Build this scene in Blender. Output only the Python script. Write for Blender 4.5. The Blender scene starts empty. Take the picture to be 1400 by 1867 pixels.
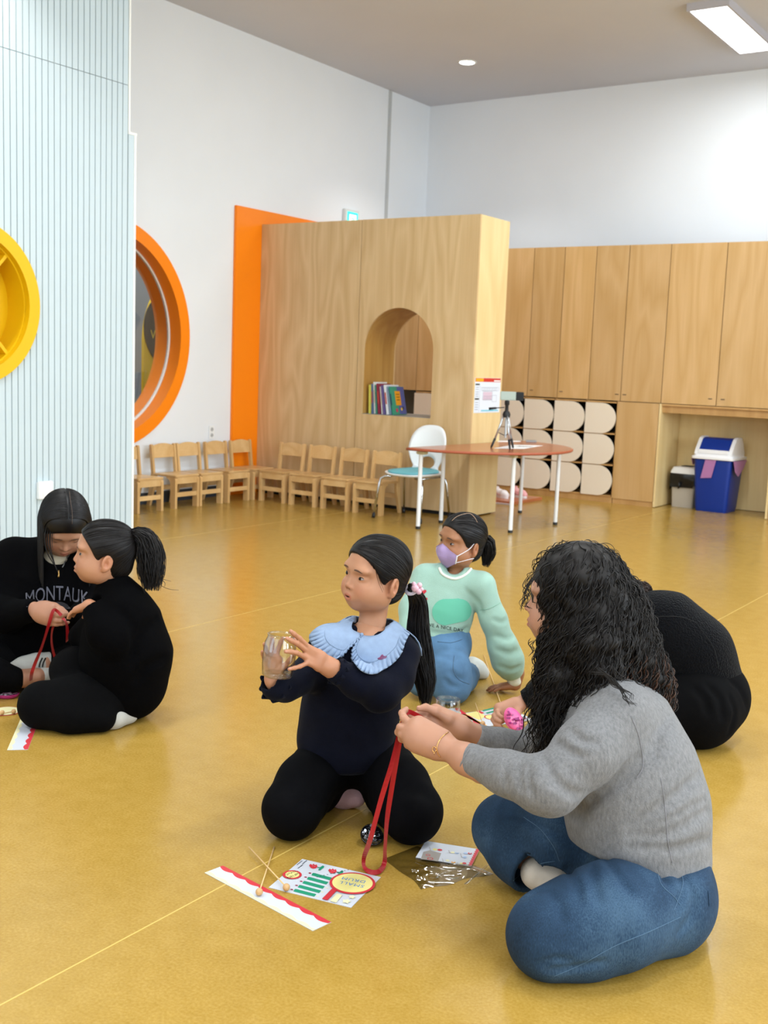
import bpy, bmesh, math, random
import numpy as np
from mathutils import Vector, Matrix, Euler
from mathutils.geometry import tessellate_polygon

random.seed(7); RNG = np.random.default_rng(7)
SC = bpy.context.scene
COL = SC.collection
PI = math.pi

# ------------------------------------------------------------------ camera
FPX = 2033.48                      # focal length in pixels of the 1400 x 1867 frame
YAW, PITCH, ROLL = math.radians(33.7916), math.radians(7.5647), math.radians(2.1786)
CAMPOS = np.array([0.0, 0.0, 1.3])
def _axes():
    cy, sy = math.cos(YAW), math.sin(YAW)
    f = np.array([-sy * math.cos(PITCH), cy * math.cos(PITCH), -math.sin(PITCH)])
    r = np.cross(f, [0, 0, 1]); r /= np.linalg.norm(r); u = np.cross(r, f)
    c, s = math.cos(ROLL), math.sin(ROLL)
    return np.array([c * r + s * u, -s * r + c * u, -f])
CAMR = _axes()
cam_data = bpy.data.cameras.new('camera'); cam = bpy.data.objects.new('camera', cam_data); COL.objects.link(cam)
cam_data.sensor_fit = 'HORIZONTAL'; cam_data.sensor_width = 36.0; cam_data.lens = FPX * 36.0 / 1400.0
cam_data.clip_start = 0.05; cam_data.clip_end = 100
M4 = Matrix.Identity(4)
for i in range(3):
    for j in range(3): M4[i][j] = CAMR[j][i]
    M4[i][3] = CAMPOS[i]
cam.matrix_world = M4
cam_data.dof.use_dof = True; cam_data.dof.focus_distance = 3.0; cam_data.dof.aperture_fstop = 9.0
SC.camera = cam

# ------------------------------------------------------------------ light and exposure
SC.view_settings.view_transform = 'Standard'; SC.view_settings.look = 'None'
SC.view_settings.gamma = 1.0; SC.view_settings.use_curve_mapping = False
SC.view_settings.exposure = 0.80
world = bpy.data.worlds.new('world'); SC.world = world; world.use_nodes = True
bg = world.node_tree.nodes['Background']; bg.inputs[0].default_value = (0.80, 0.90, 1.0, 1); bg.inputs[1].default_value = 1.0
SC.cycles.max_bounces = 8; SC.cycles.diffuse_bounces = 4; SC.cycles.glossy_bounces = 3
SC.cycles.transmission_bounces = 6; SC.cycles.transparent_max_bounces = 12
SC.cycles.caustics_reflective = False; SC.cycles.caustics_refractive = False
SC.cycles.sample_clamp_indirect = 6.0; SC.cycles.blur_glossy = 0.5
SC.cycles.use_denoising = True

def area_light(name, loc, direction, sx, sy, power, color):
    l = bpy.data.lights.new(name, 'AREA'); l.shape = 'RECTANGLE'; l.size = sx; l.size_y = sy
    l.energy = power; l.color = color
    o = bpy.data.objects.new(name, l); COL.objects.link(o); o.location = loc
    o.rotation_euler = Vector(direction).to_track_quat('-Z', 'Y').to_euler()
    return o
WIN_POWER, LAMP_POWER = 85.0, 26.0
# daylight entering by the windows in the right and rear walls
for k, yy in enumerate((0.2, 3.6, 7.0)):
    area_light('window_daylight', (4.42, yy, 1.75), (-1, 0, -0.08), 2.6, 2.2, WIN_POWER, (0.77, 0.89, 1.0))
for k, xx in enumerate((-4.6, -1.2)):
    area_light('window_daylight', (xx, -3.45, 1.75), (0, 1, -0.08), 2.6, 2.2, WIN_POWER * 0.25, (0.77, 0.89, 1.0))

# ------------------------------------------------------------------ helpers
def lin(c):
    c = c / 255.0
    return c / 12.92 if c <= 0.04045 else ((c + 0.055) / 1.055) ** 2.4
def rgb(h):
    if isinstance(h, str):
        h = h.lstrip('#'); h = (int(h[0:2], 16), int(h[2:4], 16), int(h[4:6], 16))
    return (lin(h[0]), lin(h[1]), lin(h[2]), 1.0)
def ray(px, py): return CAMR.T @ np.array([px - 700.0, -(py - 933.5), -FPX])
def F(px, py, z=0.0):               # photo point standing at height z
    d = ray(px, py); return CAMPOS + d * ((z - CAMPOS[2]) / d[2])
def PLN(px, py, axis, v):
    d = ray(px, py); return CAMPOS + d * ((v - CAMPOS[axis]) / d[axis])
def W(px, py, dep): return CAMPOS + ray(px, py) * (dep / FPX)   # point at a distance along the view axis
def DEP(p): return float(-(CAMR[2] @ (np.asarray(p, float) - CAMPOS)))

class NT:
    def __init__(s, name):
        s.m = bpy.data.materials.new(name); s.m.use_nodes = True; s.t = s.m.node_tree
        s.b = s.t.nodes['Principled BSDF']
    def n(s, typ, **kw):
        nd = s.t.nodes.new(typ)
        for k, v in kw.items():
            if k.startswith('i_'):
                nd.inputs[int(k[2:]) if k[2:].isdigit() else k[2:].replace('_', ' ')].default_value = v
            else: setattr(nd, k, v)
        return nd
    def l(s, a, b): s.t.links.new(a, b)
    def coords(s, kind='Object', scale=(1, 1, 1), rot=(0, 0, 0)):
        tc = s.n('ShaderNodeTexCoord'); mp = s.n('ShaderNodeMapping')
        mp.inputs['Scale'].default_value = scale; mp.inputs['Rotation'].default_value = rot
        s.l(tc.outputs[kind], mp.inputs[0]); return mp.outputs[0]
    def ramp(s, fac, stops):
        r = s.n('ShaderNodeValToRGB'); e = r.color_ramp.elements
        while len(e) < len(stops): e.new(0.5)
        for i, (p, c) in enumerate(stops): e[i].position = p; e[i].color = rgb(c)
        s.l(fac, r.inputs[0]); return r.outputs[0]
def mat(name, color, rough=0.5, metal=0.0, spec=0.5, var=0.0, vscale=8.0, bump=0.0, bscale=60.0, coat=0.0,
        sheen=0.0, emit=0.0, alpha=1.0, trans=0.0, ior=1.45, stretch=(1, 1, 1), sss=0.0):
    t = NT(name); b = t.b
    b.inputs['Base Color'].default_value = rgb(color); b.inputs['Roughness'].default_value = rough
    b.inputs['Metallic'].default_value = metal; b.inputs['Specular IOR Level'].default_value = spec
    b.inputs['IOR'].default_value = ior; b.inputs['Alpha'].default_value = alpha
    b.inputs['Transmission Weight'].default_value = trans
    if coat: b.inputs['Coat Weight'].default_value = coat; b.inputs['Coat Roughness'].default_value = 0.1
    if sheen:
        b.inputs['Sheen Weight'].default_value = sheen; b.inputs['Sheen Roughness'].default_value = 0.4
    if emit: b.inputs['Emission Color'].default_value = rgb(color); b.inputs['Emission Strength'].default_value = emit
    if sss:
        b.inputs['Subsurface Weight'].default_value = sss; b.inputs['Subsurface Radius'].default_value = (0.012, 0.005, 0.003)
        b.inputs['Subsurface Scale'].default_value = 0.6
    if var or bump: co = t.coords('Object', stretch)
    if var:
        nz = t.n('ShaderNodeTexNoise', i_Scale=vscale, i_Detail=4.0); t.l(co, nz.inputs['Vector'])
        hs = t.n('ShaderNodeHueSaturation'); hs.inputs['Color'].default_value = rgb(color)
        mr = t.n('ShaderNodeMapRange'); mr.inputs[3].default_value = 1 - var; mr.inputs[4].default_value = 1 + var
        mr.inputs[1].default_value = 0.3; mr.inputs[2].default_value = 0.7
        t.l(nz.outputs[0], mr.inputs[0]); t.l(mr.outputs[0], hs.inputs['Value']); t.l(hs.outputs[0], b.inputs['Base Color'])
    if bump:
        nb = t.n('ShaderNodeTexNoise', i_Scale=bscale, i_Detail=3.0); t.l(co, nb.inputs['Vector'])
        bp = t.n('ShaderNodeBump', i_Strength=bump, i_Distance=0.01); t.l(nb.outputs[0], bp.inputs['Height']); t.l(bp.outputs[0], b.inputs['Normal'])
    return t.m
def wood(name, dark, light, rough=0.42, grain=1.0, axis='Z', rnd=0.12, coat=0.0, rings=2.2):
    t = NT(name); b = t.b
    sc = {'Z': (1, 1, 0.16), 'X': (0.16, 1, 1), 'Y': (1, 0.16, 1)}[axis]
    tc = t.n('ShaderNodeTexCoord'); oi = t.n('ShaderNodeObjectInfo')
    off = t.n('ShaderNodeVectorMath', operation='MULTIPLY_ADD'); off.inputs[1].default_value = (7, 5, 9)
    cmb = t.n('ShaderNodeCombineXYZ')
    for i in range(3): t.l(oi.outputs['Random'], cmb.inputs[i])
    t.l(cmb.outputs[0], off.inputs[0]); t.l(tc.outputs['Object'], off.inputs[2])
    mp = t.n('ShaderNodeMapping'); mp.inputs['Scale'].default_value = sc; t.l(off.outputs[0], mp.inputs[0])
    n1 = t.n('ShaderNodeTexNoise', i_Scale=2.6, i_Detail=2.0, i_Distortion=0.35); t.l(mp.outputs[0], n1.inputs['Vector'])
    mu = t.n('ShaderNodeMath', operation='MULTIPLY'); mu.inputs[1].default_value = 14.0 * rings; t.l(n1.outputs[0], mu.inputs[0])
    fr = t.n('ShaderNodeMath', operation='PINGPONG'); fr.inputs[1].default_value = 1.0; t.l(mu.outputs[0], fr.inputs[0])
    sc2 = tuple(1.0 if v == 1 else 0.02 for v in sc)
    mp2 = t.n('ShaderNodeMapping'); mp2.inputs['Scale'].default_value = sc2; t.l(off.outputs[0], mp2.inputs[0])
    n2 = t.n('ShaderNodeTexNoise', i_Scale=90.0, i_Detail=3.0); t.l(mp2.outputs[0], n2.inputs['Vector'])
    mx = t.n('ShaderNodeMix', data_type='FLOAT'); mx.inputs[0].default_value = 0.55; t.l(fr.outputs[0], mx.inputs[2]); t.l(n2.outputs[0], mx.inputs[3])
    r = t.ramp(mx.outputs[0], [(0.15, dark), (0.8, light)])
    n3 = t.n('ShaderNodeTexNoise', i_Scale=1.3, i_Detail=1.0); t.l(off.outputs[0], n3.inputs['Vector'])
    ad = t.n('ShaderNodeMath', operation='ADD'); t.l(oi.outputs['Random'], ad.inputs[0]); t.l(n3.outputs[0], ad.inputs[1])
    mr = t.n('ShaderNodeMapRange'); mr.inputs[1].default_value = 0.3; mr.inputs[2].default_value = 1.7
    mr.inputs[3].default_value = 1 - rnd; mr.inputs[4].default_value = 1 + rnd
    t.l(ad.outputs[0], mr.inputs[0])
    hs = t.n('ShaderNodeHueSaturation'); t.l(r, hs.inputs['Color']); t.l(mr.outputs[0], hs.inputs['Value'])
    flat = t.n('ShaderNodeMix', data_type='RGBA'); flat.inputs[0].default_value = grain
    a = rgb(dark); c = rgb(light); flat.inputs[6].default_value = tuple((a[i] + c[i]) / 2 for i in range(3)) + (1,)
    t.l(hs.outputs[0], flat.inputs[7]); t.l(flat.outputs[2], b.inputs['Base Color'])
    b.inputs['Roughness'].default_value = rough; b.inputs['Specular IOR Level'].default_value = 0.4
    if coat: b.inputs['Coat Weight'].default_value = coat; b.inputs['Coat Roughness'].default_value = 0.15
    return t.m

class MB:
    """collects vertices and faces of ONE mesh"""
    def __init__(s): s.v = []; s.f = []; s.mi = []; s.cur = 0
    def add(s, vs, fs):
        o = len(s.v); s.v += [tuple(map(float, p)) for p in vs]
        s.f += [tuple(i + o for i in f) for f in fs]; s.mi += [s.cur] * len(fs); return s
    def box(s, x0, x1, y0, y1, z0, z1, b=0.0):
        if b <= 0:
            vs = [(x, y, z) for z in (z0, z1) for x, y in ((x0, y0), (x1, y0), (x1, y1), (x0, y1))]
            return s.add(vs, [(3, 2, 1, 0), (4, 5, 6, 7), (0, 1, 5, 4), (1, 2, 6, 5), (2, 3, 7, 6), (3, 0, 4, 7)])
        bm = bmesh.new(); bmesh.ops.create_cube(bm, size=1.0)
        for v in bm.verts: v.co = Vector(((x0 + x1) / 2 + v.co.x * (x1 - x0), (y0 + y1) / 2 + v.co.y * (y1 - y0), (z0 + z1) / 2 + v.co.z * (z1 - z0)))
        bmesh.ops.bevel(bm, geom=bm.edges[:], offset=b, segments=2, affect='EDGES')
        return s.bm(bm)
    def bm(s, bm):
        bm.verts.index_update()
        s.add([v.co[:] for v in bm.verts], [[v.index for v in f.verts] for f in bm.faces]); bm.free(); return s
    def rbox(s, c, half, rotz=0.0, b=0.0, rot=None):
        t = MB().box(-half[0], half[0], -half[1], half[1], -half[2], half[2], b)
        Rm = rot if rot is not None else Matrix.Rotation(rotz, 3, 'Z')
        return s.add([tuple(Vector(c) + Rm @ Vector(p)) for p in t.v], t.f)
    def ring_loft(s, rings, close=False, caps=True):
        o = len(rings[0]); vs = [p for r in rings for p in r]; fs = []
        n = len(rings)
        for i in range(n if close else n - 1):
            a, b = i * o, ((i + 1) % n) * o
            fs += [(a + k, a + (k + 1) % o, b + (k + 1) % o, b + k) for k in range(o)]
        if caps and not close: fs += [tuple(range(o - 1, -1, -1)), tuple(range((n - 1) * o, n * o))]
        return s.add(vs, fs)
    def tube(s, pts, r, n=8, caps=True, flat=1.0, up=None):
        P = [np.array(p, float) for p in pts]; rs = r if hasattr(r, '__len__') else [r] * len(P)
        rings = []; prev = None
        for i, p in enumerate(P):
            d = P[min(i + 1, len(P) - 1)] - P[max(i - 1, 0)]; d = d / (np.linalg.norm(d) + 1e-12)
            if prev is None:
                a = np.array(up, float) if up is not None else (np.array([0, 0, 1.]) if abs(d[2]) < .9 else np.array([1., 0, 0]))
            else: a = prev
            a = a - d * (a @ d); a /= np.linalg.norm(a) + 1e-12; prev = a; c = np.cross(d, a)
            rings.append([p + rs[i] * (math.cos(2 * PI * k / n) * a * flat + math.sin(2 * PI * k / n) * c) for k in range(n)])
        return s.ring_loft(rings, False, caps)
    def lathe(s, prof, n=24, c=(0, 0, 0), caps=True, Rm=None):
        rings = []
        for r, z in prof:
            ring = []
            for k in range(n):
                p = Vector((r * math.cos(2 * PI * k / n), r * math.sin(2 * PI * k / n), z))
                if Rm is not None: p = Rm @ p
                ring.append(tuple(p + Vector(c)))
            rings.append(ring)
        return s.ring_loft(rings, False, caps)
    def ellip(s, c, r, n=16, m=10, Rm=None):
        rings = []
        for i in range(1, m):
            th = PI * i / m
            ring = []
            for k in range(n):
                p = Vector((r[0] * math.sin(th) * math.cos(2 * PI * k / n), r[1] * math.sin(th) * math.sin(2 * PI * k / n), -r[2] * math.cos(th)))
                if Rm is not None: p = Rm @ p
                ring.append(tuple(p + Vector(c)))
            rings.append(ring)
        return s.ring_loft(rings)
    def shape(s, loops, depth, fn):
        """2-D outline (first loop) with holes, extruded by depth; fn maps (u, v, w) to a point"""
        for w, flip in ((0.0, True), (depth, False)):
            pts = [p for lp in loops for p in lp]
            tri = tessellate_polygon([[Vector((p[0], p[1], 0)) for p in lp] for lp in loops])
            fs = []
            for a, b, c in tri:
                A, B, Cc = pts[a], pts[b], pts[c]
                ccw = (B[0] - A[0]) * (Cc[1] - A[1]) - (B[1] - A[1]) * (Cc[0] - A[0]) > 0
                t = (a, b, c) if ccw else (a, c, b)
                fs.append(t if not flip else (t[0], t[2], t[1]))
            s.add([fn(p[0], p[1], w) for p in pts], fs)
            if depth == 0: return s
        for li, lp in enumerate(loops):
            n = len(lp); vs = [fn(p[0], p[1], 0) for p in lp] + [fn(p[0], p[1], depth) for p in lp]
            s.add(vs, [(k, (k + 1) % n, n + (k + 1) % n, n + k) for k in range(n)])
        return s
    def mesh(s, name, m=None, smooth=False, origin=(0, 0, 0), fixn=True):
        me = bpy.data.meshes.new(name)
        V = np.array(s.v, float) - np.array(origin, float)
        me.from_pydata(V.tolist(), [], s.f); 
        ms = m if isinstance(m, (list, tuple)) else [m]
        for q in ms:
            if q is not None: me.materials.append(q)
        if len(ms) > 1: me.polygons.foreach_set('material_index', s.mi)
        if fixn:
            bm = bmesh.new(); bm.from_mesh(me); bmesh.ops.recalc_face_normals(bm, faces=bm.faces); bm.to_mesh(me); bm.free()
        if smooth:
            me.polygons.foreach_set('use_smooth', [True] * len(me.polygons))
            if smooth is not True: me.set_sharp_from_angle(angle=smooth)
        me.update(); return me
    def build(s, name, m, parent=None, smooth=False, origin=(0, 0, 0), loc=None, fixn=True):
        return link(name, s.mesh(name, m, smooth, origin, fixn), parent, loc)
def link(name, me, parent=None, loc=None):
    o = bpy.data.objects.new(name, me); COL.objects.link(o)
    if parent is not None: o.parent = parent
    if loc is not None: o.location = loc
    return o
def tag(o, label=None, cat=None, group=None, kind=None):
    for k, v in (('label', label), ('category', cat), ('group', group), ('kind', kind)):
        if v: o[k] = v
    return o
def thing(name, label, cat, loc=(0, 0, 0), rotz=0.0, group=None):
    o = bpy.data.objects.new(name, None); COL.objects.link(o); o.empty_display_size = 0.1
    o.location = loc; o.rotation_euler = (0, 0, rotz); return tag(o, label, cat, group)
def struct(name, mb, m, parent=None, smooth=False):
    o = mb.build(name, m, parent, smooth)
    if parent is None: o['kind'] = 'structure'
    return o
def copy_tree(o, parent=None):
    c = o.copy(); COL.objects.link(c)
    if parent is not None: c.parent = parent
    for ch in list(o.children): copy_tree(ch, c)
    return c
def arc(cx, cy, r, a0, a1, n): return [(cx + r * math.cos(a0 + (a1 - a0) * i / n), cy + r * math.sin(a0 + (a1 - a0) * i / n)) for i in range(n + 1)]
def text_mb(mb, body, fn, size, align='CENTER', spacing=1.0, bold=0.0, depth=0.0, squash=1.0):
    """flat lettering: the outline of the built-in font, mapped into place by fn(u, v, w)"""
    cu = bpy.data.curves.new('lettering', 'FONT'); cu.body = body; cu.size = size; cu.align_x = align; cu.align_y = 'CENTER'
    cu.space_character = spacing; cu.resolution_u = 3; cu.offset = bold; cu.fill_mode = 'FRONT'
    ob = bpy.data.objects.new('lettering', cu); COL.objects.link(ob)
    dg = bpy.context.evaluated_depsgraph_get(); me = bpy.data.meshes.new_from_object(ob.evaluated_get(dg))
    mb.add([fn(v.co.x * squash, v.co.y, depth) for v in me.vertices], [tuple(p.vertices) for p in me.polygons])
    bpy.data.objects.remove(ob); bpy.data.curves.remove(cu); bpy.data.meshes.remove(me)
    return mb
# ------------------------------------------------------------------ room materials
def wall_mat(name, col):
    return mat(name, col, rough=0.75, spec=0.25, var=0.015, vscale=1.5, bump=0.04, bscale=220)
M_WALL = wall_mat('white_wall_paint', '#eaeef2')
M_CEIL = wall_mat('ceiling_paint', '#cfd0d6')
M_GREY = mat('grey_paint', '#8d9196', 0.7)
M_DARK = mat('dark_gap', '#14110e', 0.8)
M_BASE = mat('slate_baseboard', '#39424c', 0.5)
M_STRIPE = mat('pale_slat', '#c3d3da', 0.5, var=0.01, vscale=3)
M_STRIPEGAP = mat('slat_gap', '#34323e', 0.7)
M_WTRIM = mat('white_trim', '#f2f4f0', 0.4)
M_ORANGE = mat('orange_lacquer', '#ff8a06', 0.33)
M_YELLOW = mat('yellow_lacquer', '#e0b404', 0.4)
M_WHITEP = mat('white_plastic', '#eef0f0', 0.35)
M_BLACKP = mat('black_plastic', '#17181a', 0.45)
M_PLY = wood('birch_plywood', '#c5a473', '#d9bc8e', rough=0.42, rings=1.3, rnd=0.04)
M_CAB = wood('birch_cabinet_front', '#c0995f', '#d0ab78', rough=0.42, rings=0.9, rnd=0.09)
M_CABX = wood('birch_cabinet_box', '#b58a52', '#c9a068', rough=0.45, rings=0.8, rnd=0.05)
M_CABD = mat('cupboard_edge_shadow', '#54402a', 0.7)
M_MOON = mat('cream_board', '#e6dbc8', 0.5)
M_BEECH = wood('beech_chair', '#c99f66', '#dcb67e', rough=0.35, rings=0.7, rnd=0.06, axis='Z')
M_BEECHX = wood('beech_seat', '#cda36a', '#deba84', rough=0.25, rings=0.7, rnd=0.06, axis='Y')
M_STEEL = mat('chrome', '#c9ccce', 0.18, metal=1.0)
M_ALU = mat('satin_aluminium', '#c3c6c8', 0.32, metal=0.9)
M_LEGW = mat('white_tube', '#e6e8e8', 0.3)
def clear_mat(name, tint, lo, hi, rough=.04, blend=.28):
    t = NT(name); gl = t.n('ShaderNodeBsdfGlossy'); gl.inputs['Roughness'].default_value = rough; tr_ = t.n('ShaderNodeBsdfTransparent'); tr_.inputs[0].default_value = tint + (1,)
    lw = t.n('ShaderNodeLayerWeight', i_Blend=blend); mr = t.n('ShaderNodeMapRange'); mr.inputs[3].default_value = lo; mr.inputs[4].default_value = hi; t.l(lw.outputs['Facing'], mr.inputs[0])
    mx = t.n('ShaderNodeMixShader'); t.l(mr.outputs[0], mx.inputs[0]); t.l(tr_.outputs[0], mx.inputs[1]); t.l(gl.outputs[0], mx.inputs[2]); t.l(mx.outputs[0], t.t.nodes['Material Output'].inputs[0]); return t.m
M_GLASS = clear_mat('window_glass', (.9, .92, .92), .03, .35, .01)

# floor: vinyl sheet, satin coat
t = NT('yellow_vinyl'); b = t.b
co = t.coords('Object')
n1 = t.n('ShaderNodeTexNoise', i_Scale=140.0, i_Detail=5.0); t.l(co, n1.inputs['Vector'])
n2 = t.n('ShaderNodeTexNoise', i_Scale=0.9, i_Detail=3.0); t.l(co, n2.inputs['Vector'])
n3 = t.n('ShaderNodeTexNoise', i_Scale=16.0, i_Detail=4.0); t.l(co, n3.inputs['Vector'])
a1 = t.n('ShaderNodeMath', operation='MULTIPLY_ADD'); a1.inputs[1].default_value = 0.5; t.l(n3.outputs[0], a1.inputs[0]); t.l(n1.outputs[0], a1.inputs[2])
cr = t.ramp(a1.outputs[0], [(0.40, '#99772d'), (0.75, '#a6853c'), (1.1, '#b08f48')])
t.l(cr, b.inputs['Base Color'])
mr = t.n('ShaderNodeMapRange'); mr.inputs[1].default_value = 0.3; mr.inputs[2].default_value = 0.7; mr.inputs[3].default_value = 0.17; mr.inputs[4].default_value = 0.25
t.l(n2.outputs[0], mr.inputs[0]); t.l(mr.outputs[0], b.inputs['Roughness'])
bp = t.n('ShaderNodeBump', i_Strength=0.05, i_Distance=0.004); t.l(n1.outputs[0], bp.inputs['Height']); t.l(bp.outputs[0], b.inputs['Normal'])
b.inputs['Specular IOR Level'].default_value = 0.36
M_FLOOR = t.m
M_SEAM = mat('seam_weld', '#c9aa58', 0.35)

XL, YB, ZC, XR, YF = -7.15, 11.32, 4.262, 4.5, -3.5
# ------------------------------------------------------------------ shell
fl_ = struct('floor', MB().box(-9.6, XR + .3, YF - .3, YB + .2, -0.12, -0.004), M_DARK)
edges = [-9.6, -7.63, -5.67, -3.705, -1.762, 0.19, 2.14, XR + .3]
for a, c in zip(edges[:-1], edges[1:]):
    MB().box(a + .0015, c - .0015, YF - .3, YB + .2, -0.004, 0.0).build('vinyl_sheet', M_FLOOR, fl_)
for e in edges[1:-1]:
    MB().box(e - .0022, e + .0022, YF - .3, YB + .2, -0.003, 0.0004).build('seam_weld', M_SEAM, fl_)
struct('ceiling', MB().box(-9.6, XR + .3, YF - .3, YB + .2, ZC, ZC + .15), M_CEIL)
struct('wall_back', MB().box(-7.4, XR + .3, YB, YB + .2, 0, ZC), M_WALL)
# left wall with a round opening
cy0, cz0 = 6.44, 1.46
wl = MB().shape([[(-3.8, 0), (YB, 0), (YB, ZC), (-3.8, ZC)], arc(cy0, cz0, 0.857, 0, 2 * PI, 96)[:-1]], 0.25, lambda u, v, w: (XL - w, u, v))
struct('wall_left', wl, M_WALL)
struct('baseboard_left', MB().box(XL, XL + .012, 2.0, 7.99, 0.0, 0.10), M_BASE)
# conduit line on the left wall
struct('trim_1', MB().box(XL, XL + .022, 10.465, 10.50, 2.5, ZC - .005), mat('grey_conduit', '#bfc2c2', 0.5))
# orange facing on the left wall beside the partition
struct('trim_2', MB().box(XL, XL + .03, 7.995, 9.6, 0.0, 2.705, 0.004), M_ORANGE)
# right and rear walls with window openings
def win_wall(name, u0, u1, holes, depth, fn):
    loops = [[(u0, 0), (u1, 0), (u1, ZC), (u0, ZC)]] + [[(c - 1.4, .55), (c + 1.4, .55), (c + 1.4, 2.95), (c - 1.4, 2.95)] for c in holes]
    struct(name, MB().shape(loops, depth, fn), M_WALL)
win_wall('wall_right', YF - .3, YB + .2, (0.2, 3.6, 7.0), .2, lambda u, v, w: (XR + w, u, v))
win_wall('wall_rear', -9.6, XR + .3, (-4.6, -1.2), .2, lambda u, v, w: (u, YF - w, v))
nwin = 0
for c in (0.2, 3.6, 7.0):
    nwin += 1; fr = MB()
    for z0, z1 in ((.55, .61), (2.89, 2.95)): fr.box(XR + .08, XR + .14, c - 1.4, c + 1.4, z0, z1)
    for d in (-1.4, -.03, 1.34): fr.box(XR + .08, XR + .14, c + d, c + d + .06, .61, 2.89)
    struct('window_%d' % nwin, fr, M_WHITEP)
for c in (-4.6, -1.2):
    nwin += 1; fr = MB()
    for z0, z1 in ((.55, .61), (2.89, 2.95)): fr.box(c - 1.4, c + 1.4, YF - .14, YF - .08, z0, z1)
    for d in (-1.4, -.03, 1.34): fr.box(c + d, c + d + .06, YF - .14, YF - .08, .61, 2.89)
    struct('window_%d' % nwin, fr, M_WHITEP)
# room behind the round window
struct('wall_far', MB().box(-9.6, -9.45, -3.8, YB + .2, 0, ZC), M_GREY)

# ------------------------------------------------------------------ round window in the left wall
win = thing('window_9', None, None, (XL, cy0, cz0)); win['kind'] = 'structure'
def ringpart(name, r0, r1, x0, x1, m, parent, cy, cz, cx, sm=True, n=96):
    mb = MB().shape([arc(0, 0, r1, 0, 2 * PI, n)[:-1], arc(0, 0, r0, 0, 2 * PI, n)[:-1][::-1]], x1 - x0, lambda u, v, w: (x0 + w, u, v))
    return mb.build(name, m, parent, math.radians(40))
ringpart('frame', 0.852, 0.965, -0.10, 0.03, M_ORANGE, win, cy0, cz0, XL)
ringpart('gasket', 0.838, 0.8518, -0.125, -0.105, M_WTRIM, win, cy0, cz0, XL)
ringpart('reveal', 0.845, 0.856, -0.28, -0.126, M_ORANGE, win, cy0, cz0, XL)
MB().lathe([(0.0, 0), (0.8379, 0), (0.8379, .008), (0.0, .008)], 72, Rm=Matrix.Rotation(PI / 2, 3, 'Y'), c=(-0.12, 0, 0)).build('pane', M_GLASS, win)


# welcome board behind the glass
wb = thing('welcome_board', 'yellow rounded board with a black egg panel reading WELCOME behind the round window', 'board', (-8.3, 8.74, 0))
def wf(u, v, w): return (w, u, v)
top = arc(0.0, 1.45, 0.79, 0, PI, 40)
MB().shape([[(-0.79, 0.0), (0.79, 0.0)] + top[:-1] + [(-0.79, 1.45)]], 0.03, wf).build('panel', M_YELLOW, wb)
egg = [(0.40 * math.cos(a) * (1 + 0.18 * math.sin(a)) - .39, 1.50 + (0.44 if math.sin(a) > 0 else 0.36) * math.sin(a)) for a in np.linspace(0, 2 * PI, 48)[:-1]]
MB().shape([egg], 0.012, lambda u, v, w: (.03 + w, u, v)).build('egg_panel', M_BLACKP, wb)
tx = MB(); text_mb(tx, 'WELCOME', lambda u, v, w: (.0435, u - .41, v + 1.50), 0.125)
tx.build('lettering', mat('yellow_print', '#d9b62c', 0.5), wb, fixn=False)
sm = MB(); P = arc(-.48, 1.68, .075, PI * 1.15, PI * 1.85, 12); sm.tube([(.044, u, v) for u, v in P], .006, 6)
for u, v in ((-.55, 1.74), (-.41, 1.74)): sm.ellip((.044, u, v), (.004, .012, .012), 8, 6)
for u, v, s in ((-.62, 1.64, .03), (-.6, 1.36, .035), (-.52, 1.28, .03), (-.4, 1.33, .035), (-.5, 1.22, .03), (-.3, 1.22, .03)):
    sm.tube([(.044, u + s * math.cos(a), v + s * math.sin(a) * .7) for a in np.linspace(0, 4.6, 8)], .004, 5)
tag(sm.build('chalk_drawing', mat('chalk', '#c9c9bf', 0.8), wb), kind='stuff')
M_DOT = mat('brown_dot', '#6b4a3a', 0.6)
for u, v in ((-.65, 1.05), (-.48, .84)): MB().ellip((.033, u, v), (.006, .04, .05), 12, 8).build('dot', M_DOT, wb)

# ------------------------------------------------------------------ striped wall on the left
XS = -6.14
SHY, SHZ, SHR = 4.415, 1.587, 0.44
sw = struct('wall_inner', MB().shape([[(1.6, 0), (5.805, 0), (5.805, 2.845), (5.74, 2.845), (5.74, ZC), (1.6, ZC)], arc(SHY, SHZ, SHR, 0, 2 * PI, 64)[:-1]], .188, lambda u, v, w: (XS - .20 + w, u, v)), M_STRIPEGAP)
pitch = 0.05; hw = .0217
hi = MB().box(-.012, 0, -hw, hw, 3.178, ZC).mesh('slat', M_STRIPE); lo = MB().box(-.012, 0, -hw, hw, 0, 3.174).mesh('slat', M_STRIPE)
y = 5.7075
while y > 1.65:
    link('slat', hi, sw, (XS, y, 0))
    c = y - SHY
    if abs(c) > SHR + hw: link('slat', lo, sw, (XS, y, 0))
    else:
        for sgn in (-1, 1):
            us = np.linspace(-hw, hw, 6); zs = [SHZ + sgn * math.sqrt(max(0, SHR ** 2 - (c + u) ** 2)) for u in us]
            end = 0 if sgn < 0 else 3.174
            lp = [(u, z) for u, z in zip(us, zs)] + [(hw, end), (-hw, end)]
            MB().shape([lp if sgn > 0 else lp[::-1]], .012, lambda u, v, w: (-.012 + w, u, v)).build('slat', M_STRIPE, sw, loc=(XS, y, 0))
    y -= pitch
MB().box(-.012, 0.0, -.026, .026, 0, 2.845).build('slat', M_STRIPE, sw, loc=(XS, 5.764, 0))
MB().box(XS - .20, XS + .004, 5.734, 5.75, 2.86, ZC).build('corner_trim', M_WTRIM, sw)
MB().box(XS - .20, XS + .004, 5.792, 5.81, 0, 2.845).build('corner_trim', M_WTRIM, sw)
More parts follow.
